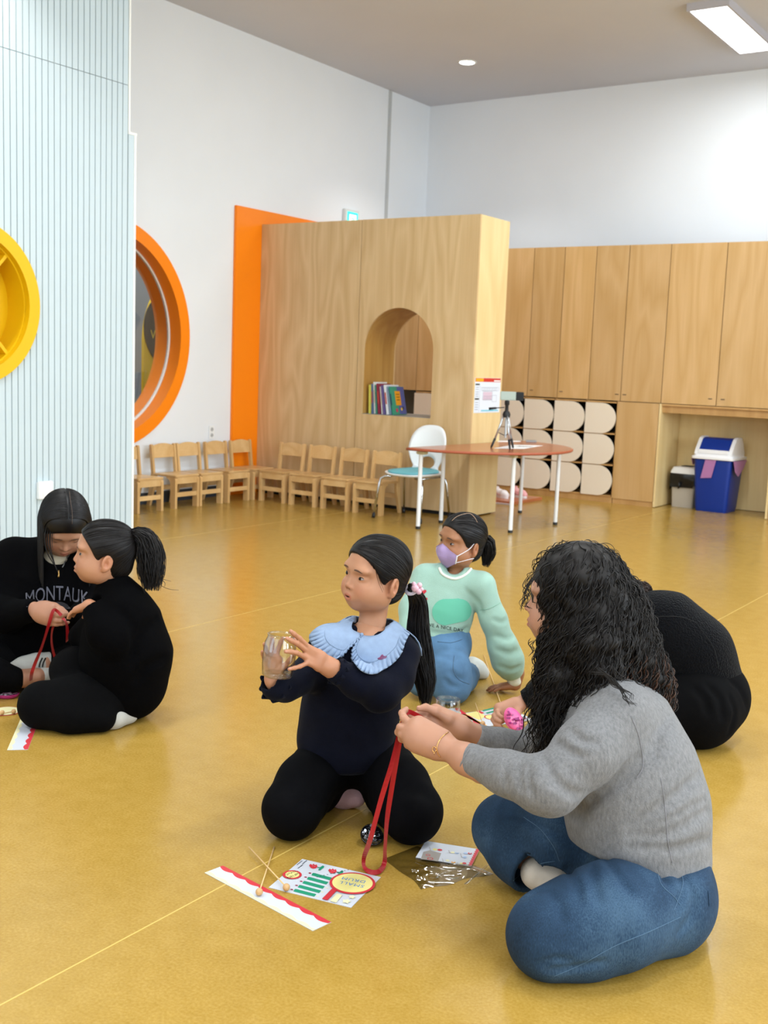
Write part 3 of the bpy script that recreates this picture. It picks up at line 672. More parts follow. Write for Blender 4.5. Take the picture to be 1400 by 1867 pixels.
# ------------------------------------------------------------------ books in the arched opening
bk_x = ax0 + .045
books = [(.020, .262, '#d3cf5c', 'yellow picture book at the left end of the row in the arch'), (.014, .270, '#5d6f95', 'slate blue picture book beside the yellow one in the arch'),
         (.016, .288, '#dfe3e4', 'tallest white book in the row standing in the arch'), (.010, .262, '#4d8f79', 'thin green book behind the tallest white book in the arch'),
         (.022, .275, '#8c2f46', 'wine red book in the middle of the row in the arch'), (.012, .250, '#e6e4e0', 'thin white book right of the wine red one in the arch'),
         (.016, .262, '#675a8f', 'purple book right of the thin white book in the arch'), (.020, .268, '#e2e6e9', 'thick white book third from the right in the arch'),
         (.014, .258, '#7f9fb9', 'light blue book behind the front green book in the arch'), (.016, .255, '#2f8f72', 'green and blue picture book with a yellow label, front of the row in the arch')]
x = bk_x
for i, (th, hh, colr, lab) in enumerate(books):
    lean = math.radians(-2 - 1.1 * i)
    o = thing('picture_book', lab, 'book', (x, PY0 + .05 + .006 * (i % 3), az0 + .0045), 0, 'picture books in the arched opening'); o.rotation_euler = (0, lean, 0)
    D = .20 + .015 * (i % 2)
    cm = mat('book_cover_%d' % i, colr, 0.4)
    z0 = .0 + th * abs(math.sin(lean)) * 0
    cv = MB().box(0, .0022, .0, D, .0, hh).box(th - .0022, th, 0, D, 0, hh).box(.0022, th - .0022, 0, .003, 0, hh); cv.build('cover', cm, o)
    MB().box(.0024, th - .0024, .0032, D - .004, .004, hh - .005).build('pages', M_PAPER, o)
    if i % 2 == 1 or i in (2, 4): MB().box(.003, th - .003, -.0006, -.0001, hh * .35, hh * .75).build('spine_print', mat('spine_print_%d' % i, ('#2c3c5e', '#b5443c', '#d9c9a0')[i % 3], 0.5), o)
    if i == 9:
        MB().box(th + .0002, th + .0006, .10, D - .002, .004, hh - .002).build('cover_panel', mat('cover_blue', '#4a5699', 0.4), o)
        MB().box(th + .0007, th + .0012, .058, .145, .085, .215).build('cover_label', mat('cover_gold', '#e59c12', 0.45), o)
        q = MB()
        for z in (.185, .16, .135): q.box(th + .0013, th + .0016, .075, .128, z - .005, z + .005)
        q.build('cover_lettering', mat('cover_ink', '#8a5a10', 0.5), o)
        for (yy, zz, cc, rr) in ((.06, .04, '#c23a5e', .018), (.14, .05, '#e4c23a', .014), (.165, .06, '#2a2f4d', .016)):
            MB().lathe([(0, 0), (rr, 0), (rr, .0006), (0, .0006)], 14, Rm=Matrix.Rotation(PI / 2, 3, 'Y'), c=(th + .0007, yy, zz)).build('cover_figure', mat('fig' + cc[1:], cc, 0.5), o)
    x += th + .0085 + .0012 * i
# ------------------------------------------------------------------ bins
def rrect(hx, hy, r, n=5):
    return arc(hx - r, hy - r, r, 0, PI / 2, n) + arc(-hx + r, hy - r, r, PI / 2, PI, n) + arc(-hx + r, -hy + r, r, PI, 1.5 * PI, n) + arc(hx - r, -hy + r, r, 1.5 * PI, 2 * PI, n)
def rr(hx, hy, r, z): return [(a, c, z) for a, c in rrect(hx, hy, r)]
M_BLUE = mat('blue_bin_plastic', '#06308a', 0.4); M_LID = mat('white_lid', '#e9eaec', 0.35); M_BAGP = mat('pink_bag', '#b97fb4', 0.35, alpha=.8); M_BAGK = mat('black_bag', '#0f0f10', 0.25)
bb = thing('swing_bin', 'tall blue bin with a white swing lid and pink bag in the alcove', 'bin', (-3.335, 10.80, 0), math.radians(-2))
MB().ring_loft([rr(.150, .155, .03, .0005), rr(.158, .165, .035, .04), rr(.187, .195, .04, .52), rr(.18, .188, .04, .52), rr(.15, .155, .03, .03)], caps=True).build('body', M_BLUE, bb, math.radians(50))
MB().ring_loft([rr(.203, .212, .04, .508), rr(.208, .217, .04, .512), rr(.208, .217, .04, .532), rr(.190, .198, .04, .540), rr(.186, .19, .04, .56)], caps=False).build('lid_rim', M_LID, bb, math.radians(50))
prof = [(-.188, .555), (.188, .555), (.135, .66)] + arc(.06, .672, .05, math.radians(20), PI / 2, 4) + [(-.02, .722), (-.075, .705), (-.165, .60)]
for sx in (-1, 1):
    x0, x1 = sorted((sx * .183, sx * .148)); MB().shape([prof], x1 - x0, lambda u, v, w: (x0 + w, u, v)).build('lid_side', M_LID, bb)
MB().box(-.1478, .1478, -.186, -.150, .556, .60, .006).build('lid_front', M_LID, bb); MB().box(-.1478, .1478, .10, .186, .556, .63, .006).build('lid_back', M_LID, bb)
flap = [(-.158, .600), (-.078, .698), (-.03, .712), (.04, .712), (.10, .66), (.09, .64), (-.02, .69), (-.07, .68), (-.14, .595)]
MB().shape([flap], .293, lambda u, v, w: (-.1465 + w, u, v)).build('swing_flap', M_BLUE, bb)
def cloth_flap(pts, name, m, parent, th=.003):
    MB().shape([[(a, c) for a, c, _ in pts]], th, lambda u, v, w: (u, v, w)).build(name, m, parent)
fb = MB(); fb.box(-.06, .045, -.212, -.206, .33, .505); fb.v = [(x + (.505 - z) * -.22, y + (.505 - z) * .045, z + (x * .12 if z < .4 else 0)) for x, y, z in fb.v]; fb.build('bag_flap', M_BAGP, bb)
fb = MB().shape([[(-.19, .505), (.19, .505), (.05, .42), (-.10, .36), (-.17, .40)]], .004, lambda u, v, w: (.207 + w + (.505 - v) * .15, u, v)); fb.build('bag_flap', M_BAGP, bb)
fb = MB().shape([[(-.17, .505), (.1, .505), (.0, .45), (-.12, .44)]], .004, lambda u, v, w: (-.212 - w, u, v)); fb.build('bag_flap', M_BAGP, bb)
gb = thing('waste_bin', 'small grey bin with a black bag and pale lid left of the blue bin', 'bin', (-3.66, 10.90, 0), math.radians(-3))
M_GBIN = mat('grey_bin', '#b5aea2', 0.45)
MB().ring_loft([rr(.108, .125, .02, .0005), rr(.125, .142, .025, .33), rr(.118, .135, .025, .33), rr(.10, .118, .02, .02)], caps=True).build('body', M_GBIN, gb, math.radians(50))
z = []
for k, zz in enumerate((.335, .30, .262, .215)):
    base = rrect(.128 + .004 * (k % 2) + .004, .145 + .004 * (k % 2) + .004, .025, 8)
    z.append([(a * (1 + .02 * math.sin(i * 2.1 + k)), c * (1 + .02 * math.sin(i * 1.7 + k)), zz + (.018 * math.sin(i * .9) - (.035 if (12 < i < 24) else 0) if k == 3 else 0)) for i, (a, c) in enumerate(base)])
MB().ring_loft(z, caps=False).build('bag', M_BAGK, gb, True)
MB().tube([(-.02, -.155, .25), (-.025, -.158, .20), (-.035, -.156, .185)], [.03, .024, .008], 8, flat=.5).build('bag_knot', M_BAGK, gb, True)
MB().ring_loft([rr(.134, .152, .025, .336), rr(.134, .152, .025, .352), rr(.115, .132, .025, .395), rr(.10, .118, .025, .40), rr(.02, .02, .01, .401)], caps=True).build('lid', M_LID, gb, math.radians(40))
MB().box(-.06, .05, -.06, .06, .4012, .408, .003).build('lid_slot', M_DKG, gb)
# ------------------------------------------------------------------ bodies: smooth distance fields turned into one surface
class S:
    def __init__(s): s.ops = []
    def add(s, fn, lo, hi, k, op): s.ops.append((fn, np.array(lo, float), np.array(hi, float), k, op)); return s
    def cap(s, a, b, ra, rb=None, k=.01, op='u', fl=None):
        a = np.array(a, float); b = np.array(b, float); rb = ra if rb is None else rb
        m = max(ra, rb); lo = np.minimum(a, b) - m; hi = np.maximum(a, b) + m
        if fl is not None: n_, sc = np.array(fl[0], float), fl[1]; n_ = n_ / np.linalg.norm(n_)
        ab = b - a; L2 = max(ab @ ab, 1e-12)
        def fn(X, Y, Z):
            x, y, z = X - a[0], Y - a[1], Z - a[2]
            if fl is not None:
                q = (x * n_[0] + y * n_[1] + z * n_[2]) * (sc - 1); x = x + q * n_[0]; y = y + q * n_[1]; z = z + q * n_[2]
            bx = ab
            if fl is not None: bx = ab + n_ * ((ab @ n_) * (sc - 1))
            l2 = max(bx @ bx, 1e-12)
            t = np.clip((x * bx[0] + y * bx[1] + z * bx[2]) / l2, 0, 1)
            d = np.sqrt((x - t * bx[0]) ** 2 + (y - t * bx[1]) ** 2 + (z - t * bx[2]) ** 2) - (ra + t * (rb - ra))
            return d
        return s.add(fn, lo, hi, k, op)
    def chain(s, pts, k=.01, op='u', fl=None):
        for (a, ra), (b, rb) in zip(pts[:-1], pts[1:]): s.cap(a, b, ra, rb, k, op, fl)
        return s
    def ell(s, c, r, Rm=None, k=.01, op='u'):
        c = np.array(c, float); r = np.array(r, float); m = r.max() if Rm is not None else r
        Rm = np.array(Rm, float) if Rm is not None else None      # columns = local axes
        def fn(X, Y, Z):
            x, y, z = X - c[0], Y - c[1], Z - c[2]
            if Rm is not None:
                x, y, z = (x * Rm[0, 0] + y * Rm[1, 0] + z * Rm[2, 0], x * Rm[0, 1] + y * Rm[1, 1] + z * Rm[2, 1], x * Rm[0, 2] + y * Rm[1, 2] + z * Rm[2, 2])
            k0 = np.sqrt((x / r[0]) ** 2 + (y / r[1]) ** 2 + (z / r[2]) ** 2); k1 = np.sqrt((x / r[0] ** 2) ** 2 + (y / r[1] ** 2) ** 2 + (z / r[2] ** 2) ** 2) + 1e-9
            return k0 * (k0 - 1) / k1
        return s.add(fn, c - m, c + m, k, op)
    def half(s, p, n_, k=.004, op='-', R_=.4):
        """remove everything on the side n points to, within R_ of p"""
        p = np.array(p, float); n_ = np.array(n_, float); n_ /= np.linalg.norm(n_)
        def fn(X, Y, Z): return np.maximum(-((X - p[0]) * n_[0] + (Y - p[1]) * n_[1] + (Z - p[2]) * n_[2]), np.sqrt((X - p[0]) ** 2 + (Y - p[1]) ** 2 + (Z - p[2]) ** 2) - R_)
        return s.add(fn, p - R_, p + R_, k, op)
    def crease(s, pts, w=.007, amp=.004):
        for a, b in zip(pts[:-1], pts[1:]):
            a = np.array(a, float); b = np.array(b, float); ab = b - a; L2 = max(ab @ ab, 1e-9)
            def fn(X, Y, Z, a=a, ab=ab, L2=L2):
                x, y, z = X - a[0], Y - a[1], Z - a[2]; t = np.clip((x * ab[0] + y * ab[1] + z * ab[2]) / L2, 0, 1)
                d2 = (x - t * ab[0]) ** 2 + (y - t * ab[1]) ** 2 + (z - t * ab[2]) ** 2
                return amp * np.exp(-d2 / (w * w))
            s.add(fn, np.minimum(a, b) - 3 * w, np.maximum(a, b) + 3 * w, 0, 'add')
        return s
    @staticmethod
    def comb(D, d, k, op):
        if op == 'add': return D + d
        if op == 'u':
            h = np.maximum(k - np.abs(D - d), 0) / k if k > 0 else 0; return np.minimum(D, d) - h * h * k * .25
        d = -d if op == '-' else d
        h = np.maximum(k - np.abs(D - d), 0) / k if k > 0 else 0; return np.maximum(D, d) + h * h * k * .25
    def ev(s, P):
        P = np.asarray(P, float); X, Y, Z = P[:, 0], P[:, 1], P[:, 2]; D = np.full(len(P), 1.0)
        for fn, lo, hi, k, op in s.ops: D = s.comb(D, fn(X, Y, Z), k, op)
        return D
    def project(s, P, off=0.0, it=5):
        P = np.array(P, float); e = 5e-4
        for _ in range(it):
            d = s.ev(P); g = np.stack([s.ev(P + np.eye(3)[i] * e) - d for i in range(3)], 1) / e
            g /= np.linalg.norm(g, axis=1, keepdims=True) + 1e-9; P = P - g * (d - off)[:, None] * .9
        return P, g
    def march(s, P, dirv, off=0.0, n=40):
        P = np.array(P, float); dirv = np.array(dirv, float); dirv = dirv / np.linalg.norm(dirv)
        for _ in range(n): P = P + dirv * ((s.ev(P) - off) * .8)[:, None]
        return P
    def mesh(s, h, smooth=1, bounds=None):
        us = [o for o in s.ops if o[4] == 'u']
        lo = np.min([o[1] for o in us], 0) - 3 * h; hi = np.max([o[2] for o in us], 0) + 3 * h
        if bounds is not None: lo, hi = np.maximum(lo, bounds[0]), np.minimum(hi, bounds[1])
        n = np.ceil((hi - lo) / h).astype(int) + 1
        ax = [lo[i] + h * np.arange(n[i]) for i in range(3)]
        D = np.full(n, 1.0, np.float32)
        for fn, l, u, k, op in s.ops:
            m = (k or 0) + 3 * h; a = np.clip(np.floor((l - m - lo) / h).astype(int), 0, n); b = np.clip(np.ceil((u + m - lo) / h).astype(int) + 1, 0, n)
            if np.any(b <= a): continue
            X = ax[0][a[0]:b[0], None, None].astype(np.float32); Y = ax[1][None, a[1]:b[1], None].astype(np.float32); Z = ax[2][None, None, a[2]:b[2]].astype(np.float32)
            sl = (slice(a[0], b[0]), slice(a[1], b[1]), slice(a[2], b[2]))
            D[sl] = s.comb(D[sl], fn(X, Y, Z), k, op)
        if bounds is not None: pass
        D[[0, -1]] = np.maximum(D[[0, -1]], h * .5); D[:, [0, -1]] = np.maximum(D[:, [0, -1]], h * .5); D[:, :, [0, -1]] = np.maximum(D[:, :, [0, -1]], h * .5)
        return surf_nets(D, lo, h, smooth)
def surf_nets(D, lo, h, smooth):
    I = D < 0; nx, ny, nz = D.shape
    c = np.zeros((nx - 1, ny - 1, nz - 1), np.uint8)
    offs = [(i, j, k) for i in (0, 1) for j in (0, 1) for k in (0, 1)]
    for i, j, k in offs: c += I[i:nx - 1 + i, j:ny - 1 + j, k:nz - 1 + k]
    act = np.argwhere((c > 0) & (c < 8)); idx = np.full(c.shape, -1, np.int64); idx[tuple(act.T)] = np.arange(len(act))
    vals = np.stack([D[act[:, 0] + i, act[:, 1] + j, act[:, 2] + k] for i, j, k in offs], 1).astype(float)
    O = np.array(offs, float); acc = np.zeros((len(act), 3)); cnt = np.zeros(len(act))
    for a in range(8):
        for b in range(a + 1, 8):
            if np.abs(O[a] - O[b]).sum() != 1: continue
            va, vb = vals[:, a], vals[:, b]; m = (va < 0) != (vb < 0); t = np.where(m, va / np.where(m, va - vb, 1), 0)
            acc += np.where(m[:, None], O[a] + t[:, None] * (O[b] - O[a]), 0); cnt += m
    V = lo + h * (act + acc / cnt[:, None]); Fs = []
    for axis in range(3):
        A, B = [(1, 2), (2, 0), (0, 1)][axis]
        sl0 = [slice(None)] * 3; sl1 = [slice(None)] * 3; sl0[axis] = slice(0, -1); sl1[axis] = slice(1, None)
        i0, i1 = I[tuple(sl0)], I[tuple(sl1)]
        e = np.argwhere(i0 != i1); e = e[(e[:, A] > 0) & (e[:, B] > 0) & (e[:, A] < D.shape[A] - 1) & (e[:, B] < D.shape[B] - 1)]
        ins = i0[tuple(e.T)]
        q = []
        for da, db in ((1, 1), (0, 1), (0, 0), (1, 0)):
            t = e.copy(); t[:, A] -= da; t[:, B] -= db; q.append(idx[tuple(t.T)])
        q = np.stack(q, 1); q[~ins] = q[~ins][:, ::-1]; Fs.append(q)
    Fq = np.concatenate(Fs); Fq = Fq[(Fq >= 0).all(1)]
    for _ in range(smooth): V = V + .5 * (nbr_mean(V, Fq) - V)
    return V, Fq
def nbr_mean(V, Fq):
    acc = np.zeros_like(V); cnt = np.zeros(len(V))
    for k in range(4):
        a, b = Fq[:, k], Fq[:, (k + 1) % 4]
        for i in range(3): acc[:, i] += np.bincount(a, V[b, i], len(V)) + np.bincount(b, V[a, i], len(V))
        cnt += np.bincount(a, minlength=len(V)) + np.bincount(b, minlength=len(V))
    return acc / np.maximum(cnt, 1)[:, None]
def join(*ms):
    V = []; Fq = []; o = 0
    for v, f in ms: V.append(v); Fq.append(np.asarray(f) + o); o += len(v)
    return np.concatenate(V), np.concatenate(Fq)
def np_mesh(name, V, Fq, m, parent=None, smooth=True, tint=None, origin=(0, 0, 0), sub=None):
    me = bpy.data.meshes.new(name); V = np.asarray(V, float) - np.asarray(origin, float); Fq = np.asarray(Fq); k = Fq.shape[1]
    me.vertices.add(len(V)); me.vertices.foreach_set('co', V.astype(np.float32).ravel())
    me.loops.add(Fq.size); me.loops.foreach_set('vertex_index', Fq.astype(np.int32).ravel())
    me.polygons.add(len(Fq)); me.polygons.foreach_set('loop_start', np.arange(0, Fq.size, k, dtype=np.int32))
    me.polygons.foreach_set('use_smooth', [smooth] * len(Fq)); me.update(calc_edges=True); me.validate()
    for q in (m if isinstance(m, (list, tuple)) else [m]): me.materials.append(q)
    if sub is not None: me.polygons.foreach_set('material_index', sub.astype(np.int32))
    if tint is not None:
        at = me.color_attributes.new('tint', 'FLOAT_COLOR', 'POINT'); at.data.foreach_set('color', np.concatenate([tint, np.ones((len(tint), 1))], 1).astype(np.float32).ravel())
    return link(name, me, parent)
def tubes(paths, r, n=3, taper=0.35, seed=0):
    """many thin strands at once: paths (N, M, 3)"""
    P = np.asarray(paths, float); N, M, _ = P.shape
    T = np.gradient(P, axis=1); T /= np.linalg.norm(T, axis=2, keepdims=True) + 1e-9
    up = np.random.default_rng(seed).normal(size=(N, 1, 3)); A = up - T * (up * T).sum(2, keepdims=True); A /= np.linalg.norm(A, axis=2, keepdims=True) + 1e-9
    B = np.cross(T, A); t = np.linspace(0, 1, M); rad = (r if np.ndim(r) == 0 else np.asarray(r)[:, None]) * ((1 - (1 - taper) * t ** 2) * np.minimum(1, .15 + t * 5))[None, :] 
    rad = np.broadcast_to(rad, (N, M))
    V = np.stack([P + rad[..., None] * (math.cos(2 * PI * k / n) * A + math.sin(2 * PI * k / n) * B) for k in range(n)], 2)
    base = (np.arange(N)[:, None, None] * M + np.arange(M - 1)[None, :, None]) * n; k = np.arange(n)[None, None, :]; k2 = (k + 1) % n
    Fq = np.stack([base + k, base + k2, base + n + k2, base + n + k], 3).reshape(-1, 4)
    return V.reshape(-1, 3), Fq
def smooth_path(pts, M):
    """Catmull-Rom resampling of a polyline"""
    P = np.array(pts, float); P = np.concatenate([[2 * P[0] - P[1]], P, [2 * P[-1] - P[-2]]]); n = len(P) - 3; out = []
    for u in np.linspace(0, n, M):
        i = min(int(u), n - 1); t = u - i; a, b, c, d = P[i:i + 4]
        out.append(.5 * ((2 * b) + (-a + c) * t + (2 * a - 5 * b + 4 * c - d) * t * t + (-a + 3 * b - 3 * c + d) * t ** 3))
    return np.array(out)
from mathutils.bvhtree import BVHTree
class Surf:
    """a finished surface that lettering, seams and trims are laid onto"""
    def __init__(s, V, Fq): s.b = BVHTree.FromPolygons(np.asarray(V).tolist(), np.asarray(Fq).tolist())
    def px(s, x, y, off=.001):
        d = ray(x, y); d = d / np.linalg.norm(d); h = s.b.ray_cast(Vector(CAMPOS), Vector(d))
        if h[0] is None:
            h2 = s.b.find_nearest(Vector(CAMPOS + d * s.dep)) if hasattr(s, 'dep') else None
            return None if h2 is None else np.array(h2[0] + h2[1] * off)
        return np.array(h[0] + h[1] * off)
    def cast(s, o, d, off=.001):
        h = s.b.ray_cast(Vector(o), Vector(d)); return None if h[0] is None else np.array(h[0] + h[1] * off)
    def near(s, p, off=.001):
        h = s.b.find_nearest(Vector(p)); return np.array(h[0] + h[1] * off)
def px_line(surf, pts, off=.001, n=24):
    P = smooth_path([(x, y, 0) for x, y in pts], n); out = [surf.px(p[0], p[1], off) for p in P]
    return [p for p in out if p is not None]
def px_patch(surf, polys, off=.0012, sub=0.0, mb=None):
    """flat print laid on a surface: 2-D outlines in photo pixels"""
    mb = mb or MB()
    for loops in polys:
        bm = bmesh.new()
        for tri in tessellate_polygon([[Vector((p[0], p[1], 0)) for p in lp] for lp in loops]):
            pts = [p for lp in loops for p in lp]
            try: bm.faces.new([bm.verts.new((pts[i][0], pts[i][1], 0)) for i in tri])
            except ValueError: pass
        bmesh.ops.remove_doubles(bm, verts=bm.verts, dist=1e-5)
        if sub:
            for _ in range(4):
                L = [e for e in bm.edges if e.calc_length() > sub]
                if not L: break
                bmesh.ops.subdivide_edges(bm, edges=L, cuts=1); bmesh.ops.triangulate(bm, faces=bm.faces)
        vs = [surf.px(v.co.x, v.co.y, off) for v in bm.verts]; bm.verts.index_update()
        fs = [[v.index for v in f.verts] for f in bm.faces if all(vs[v.index] is not None for v in f.verts)]
        mb.add([(0, 0, 0) if v is None else v for v in vs], fs); bm.free()
    return mb
def px_text(surf, body, cx, cy, size, fn=None, off=.0015, bold=0.0, spacing=1.0, mb=None):
    mb = mb or MB(); fn = fn or (lambda u, v: (cx + u, cy - v))
    def put(u, v, w):
        x, y = fn(u, v); p = surf.px(x, y, off); return (0, 0, -5) if p is None else p
    t = text_mb(MB(), body, put, size, bold=bold, spacing=spacing)
    ok = [i for i, f in enumerate(t.f) if all(t.v[j][2] > -4 for j in f)]
    mb.add(t.v, [t.f[i] for i in ok]); return mb
def unit(v): v = np.array(v, float); return v / (np.linalg.norm(v) + 1e-12)
def frame_of(fwd, up):
    f = unit(fwd); r = unit(np.cross(f, up)); return np.stack([r, f, np.cross(r, f)], 1)
def facing(pos, yaw, pitch=0.0, roll=0.0):
    """turn relative to the viewer: yaw degrees towards the picture's left, pitch up, roll towards the picture's right"""
    c = CAMPOS - np.asarray(pos); c[2] = 0; c = unit(c); rt = np.array([-c[1], c[0], 0.0])   # rt = picture right
    y, p = math.radians(yaw), math.radians(pitch); h = math.cos(y) * c - math.sin(y) * rt
    f = math.cos(p) * h + math.sin(p) * np.array([0, 0, 1.0]); B = frame_of(f, (0, 0, 1)); a = -math.radians(roll)
    Rr = np.array(Matrix.Rotation(a, 3, Vector(f))); return Rr @ B

# ------------------------------------------------------------------ heads
def head_s(o):
    """o: child, mouth ('open'/'shut'), neck end in local units"""
    s = S(); ch = o.get('child', True); w = 1.0 if ch else .97; fat = o.get('fat', 1.0)
    s.ell((0, -.014, .026), (.0725 * w, .088, .080))
    s.ell((0, .024, .034), (.058 * w, .058, .058), k=.03)
    s.ell((0, .022, -.028), (.0585 * w, .060, .070), k=.03)
    for q in (-1, 1): s.ell((q * .0350, .039, -.048), (.0335 * fat, .040, .036), k=.035)
    s.ell((0, .046, -.080), (.027, .027, .024), k=.028)
    s.cap((-.036, .004, -.060), (.036, .004, -.060), .033 * fat, k=.035)
    for q in (-1, 1): s.ell((q * .030, .074, .018), (.020, .009, .008), k=.025)           # brow
    for q in (-1, 1): s.ell((q * .0315, .0905, -.003), (.018, .0115, .0105), k=.014, op='-')  # sockets
    for q in (-1, 1): s.ell((q * .0545, .078, -.003), (.009, .016, .009), k=.02, op='-')
    for q in (-1, 1): s.ell((q * .0315, .0590, -.004), (.0150, .0199, .0126), k=.006)
    nl = .0 if ch else .004
    s.cap((0, .076, .002), (0, .0905 + nl, -.030), .0058, .0086, k=.010)
    for q in (-1, 1): s.ell((q * .0105, .0845, -.0345), (.0075, .0085, .0068), k=.006)
    s.ell((0, .072, -.060), (.026, .017, .017), k=.014)
    for q in (-1, 1): s.ell((q * .0052, .0925, -.0405), (.0032, .0045, .0028), k=.002, op='-')
    if o.get('mouth') == 'open':
        s.chain([((-.017, .080, -.0605), .0036), ((-.004, .0872, -.0570), .0044), ((.004, .0872, -.0570), .0044), ((.017, .080, -.0605), .0036)], k=.005)
        s.chain([((-.014, .079, -.0685), .004), ((0, .0845, -.0705), .0056), ((.014, .079, -.0685), .004)], k=.005)
        s.ell((0, .0895, -.0635), (.0105, .009, .0020), k=.002, op='-')
    else:
        s.chain([((-.019, .079, -.0605), .0042), ((-.004, .0875, -.0575), .005), ((.004, .0875, -.0575), .005), ((.019, .079, -.0605), .0042)], k=.004)
        s.chain([((-.016, .079, -.067), .0045), ((0, .0865, -.0685), .006), ((.016, .079, -.067), .0045)], k=.004)
        s.chain([((-.019, .0835, -.0628), .0018), ((0, .0925, -.0626), .0018), ((.019, .0835, -.0628), .0018)], k=.0015, op='-')
    for q in (-1, 1):
        er = np.array(Matrix.Rotation(math.radians(-q * 26), 3, 'Z')); c = np.array((q * .0745, -.012, -.018)); R2 = er @ np.array(Matrix.Rotation(math.radians(12), 3, 'X'))
        s.ell(c + er @ (q * .004, 0, 0), (.0085, .0205, .0310), R2, k=.008)
        s.ell(c + er @ (q * .0135, .0015, .003), (.0085, .0135, .0215), R2, k=.003, op='-'); s.ell(c + er @ (q * .009, .005, -.003), (.008, .0075, .0095), R2, k=.003, op='-')
        s.chain([(c + er @ (q * .0058, -.0035, -.014), .0028), (c + er @ (q * .0068, -.0065, .002), .0026), (c + er @ (q * .0062, -.002, .013), .0022)], k=.003)
        s.ell(c + er @ (q * .001, .010, -.024), (.005, .007, .007), k=.006)
        s.ell(c + er @ (q * .0015, .0135, -.006), (.0045, .004, .006), k=.004)
    ne = o.get('neck', (0, -.03, -.19)); nr = o.get('neck_r', .040)
    s.cap((0, -.018, -.070), ne, nr, nr * 1.06, k=.022)
    return s
def skin_tint(V, o):
    """skin colour of lips, cheeks and ears, with shade painted into nostrils and mouth (head-local vertices)"""
    n = len(V); t = np.ones((n, 3)); x, y, z = V[:, 0], V[:, 1], V[:, 2]
    def blend(m, c):
        m = np.clip(m, 0, 1)[:, None]; t[:] = t * (1 - m) + np.array(c) * m
    for q in (-1, 1):
        blend(.55 * np.exp(-(((x - q * .038) / .02) ** 2 + ((z + .04) / .02) ** 2)) * (y > .02), (1.0, .78, .74))
        blend(.5 * np.exp(-(((x - q * .08) / .016) ** 2 + ((y + .012) / .03) ** 2 + ((z + .018) / .035) ** 2)), (1.0, .72, .64))
    blend(.35 * np.exp(-((x / .014) ** 2 + ((z + .033) / .014) ** 2)) * (y > .07), (1.0, .82, .76))
    zc = -.0635 if o.get('mouth') == 'open' else -.0628; hw = .0175
    u = np.clip(1 - (np.abs(x) / hw) ** 2.2, 0, 1); hh = (.0115 if o.get('mouth') == 'open' else .0100) * np.sqrt(u)
    lip = 1 / (1 + np.exp((np.abs(z - zc) - hh) / .0011)) * (y > .06) * (u > 0)
    blend(.85 * lip, o.get('lip', (.88, .58, .62)))
    if o.get('mouth') == 'open':
        m = np.exp(-((x / .0098) ** 4 + ((z - zc) / .0021) ** 4)) * (y > .06); blend(m, (.16, .06, .06))  # darkness of the mouth opening painted into the tint
    else:
        m = np.exp(-((x / .0185) ** 6 + ((z - zc) / .0014) ** 2)) * (y > .06); blend(.7 * m, (.35, .16, .14))
    for q in (-1, 1): blend(.9 * np.exp(-(((x - q * .0052) / .0032) ** 2 + ((z + .0405) / .0026) ** 2)) * (y > .07), (.28, .14, .12))  # nostril shade painted into the tint
    return t
M_EYEW = mat('eye_white', '#938883', 0.25); M_IRIS = mat('dark_iris', '#120b09', 0.3, spec=.25); M_LASH = mat('lash', '#17100e', 0.5)  # eye white is greyed, shade put into its colour
M_BROW = mat('eyebrow_hair', '#5a4032', 0.8); M_GLINT = None
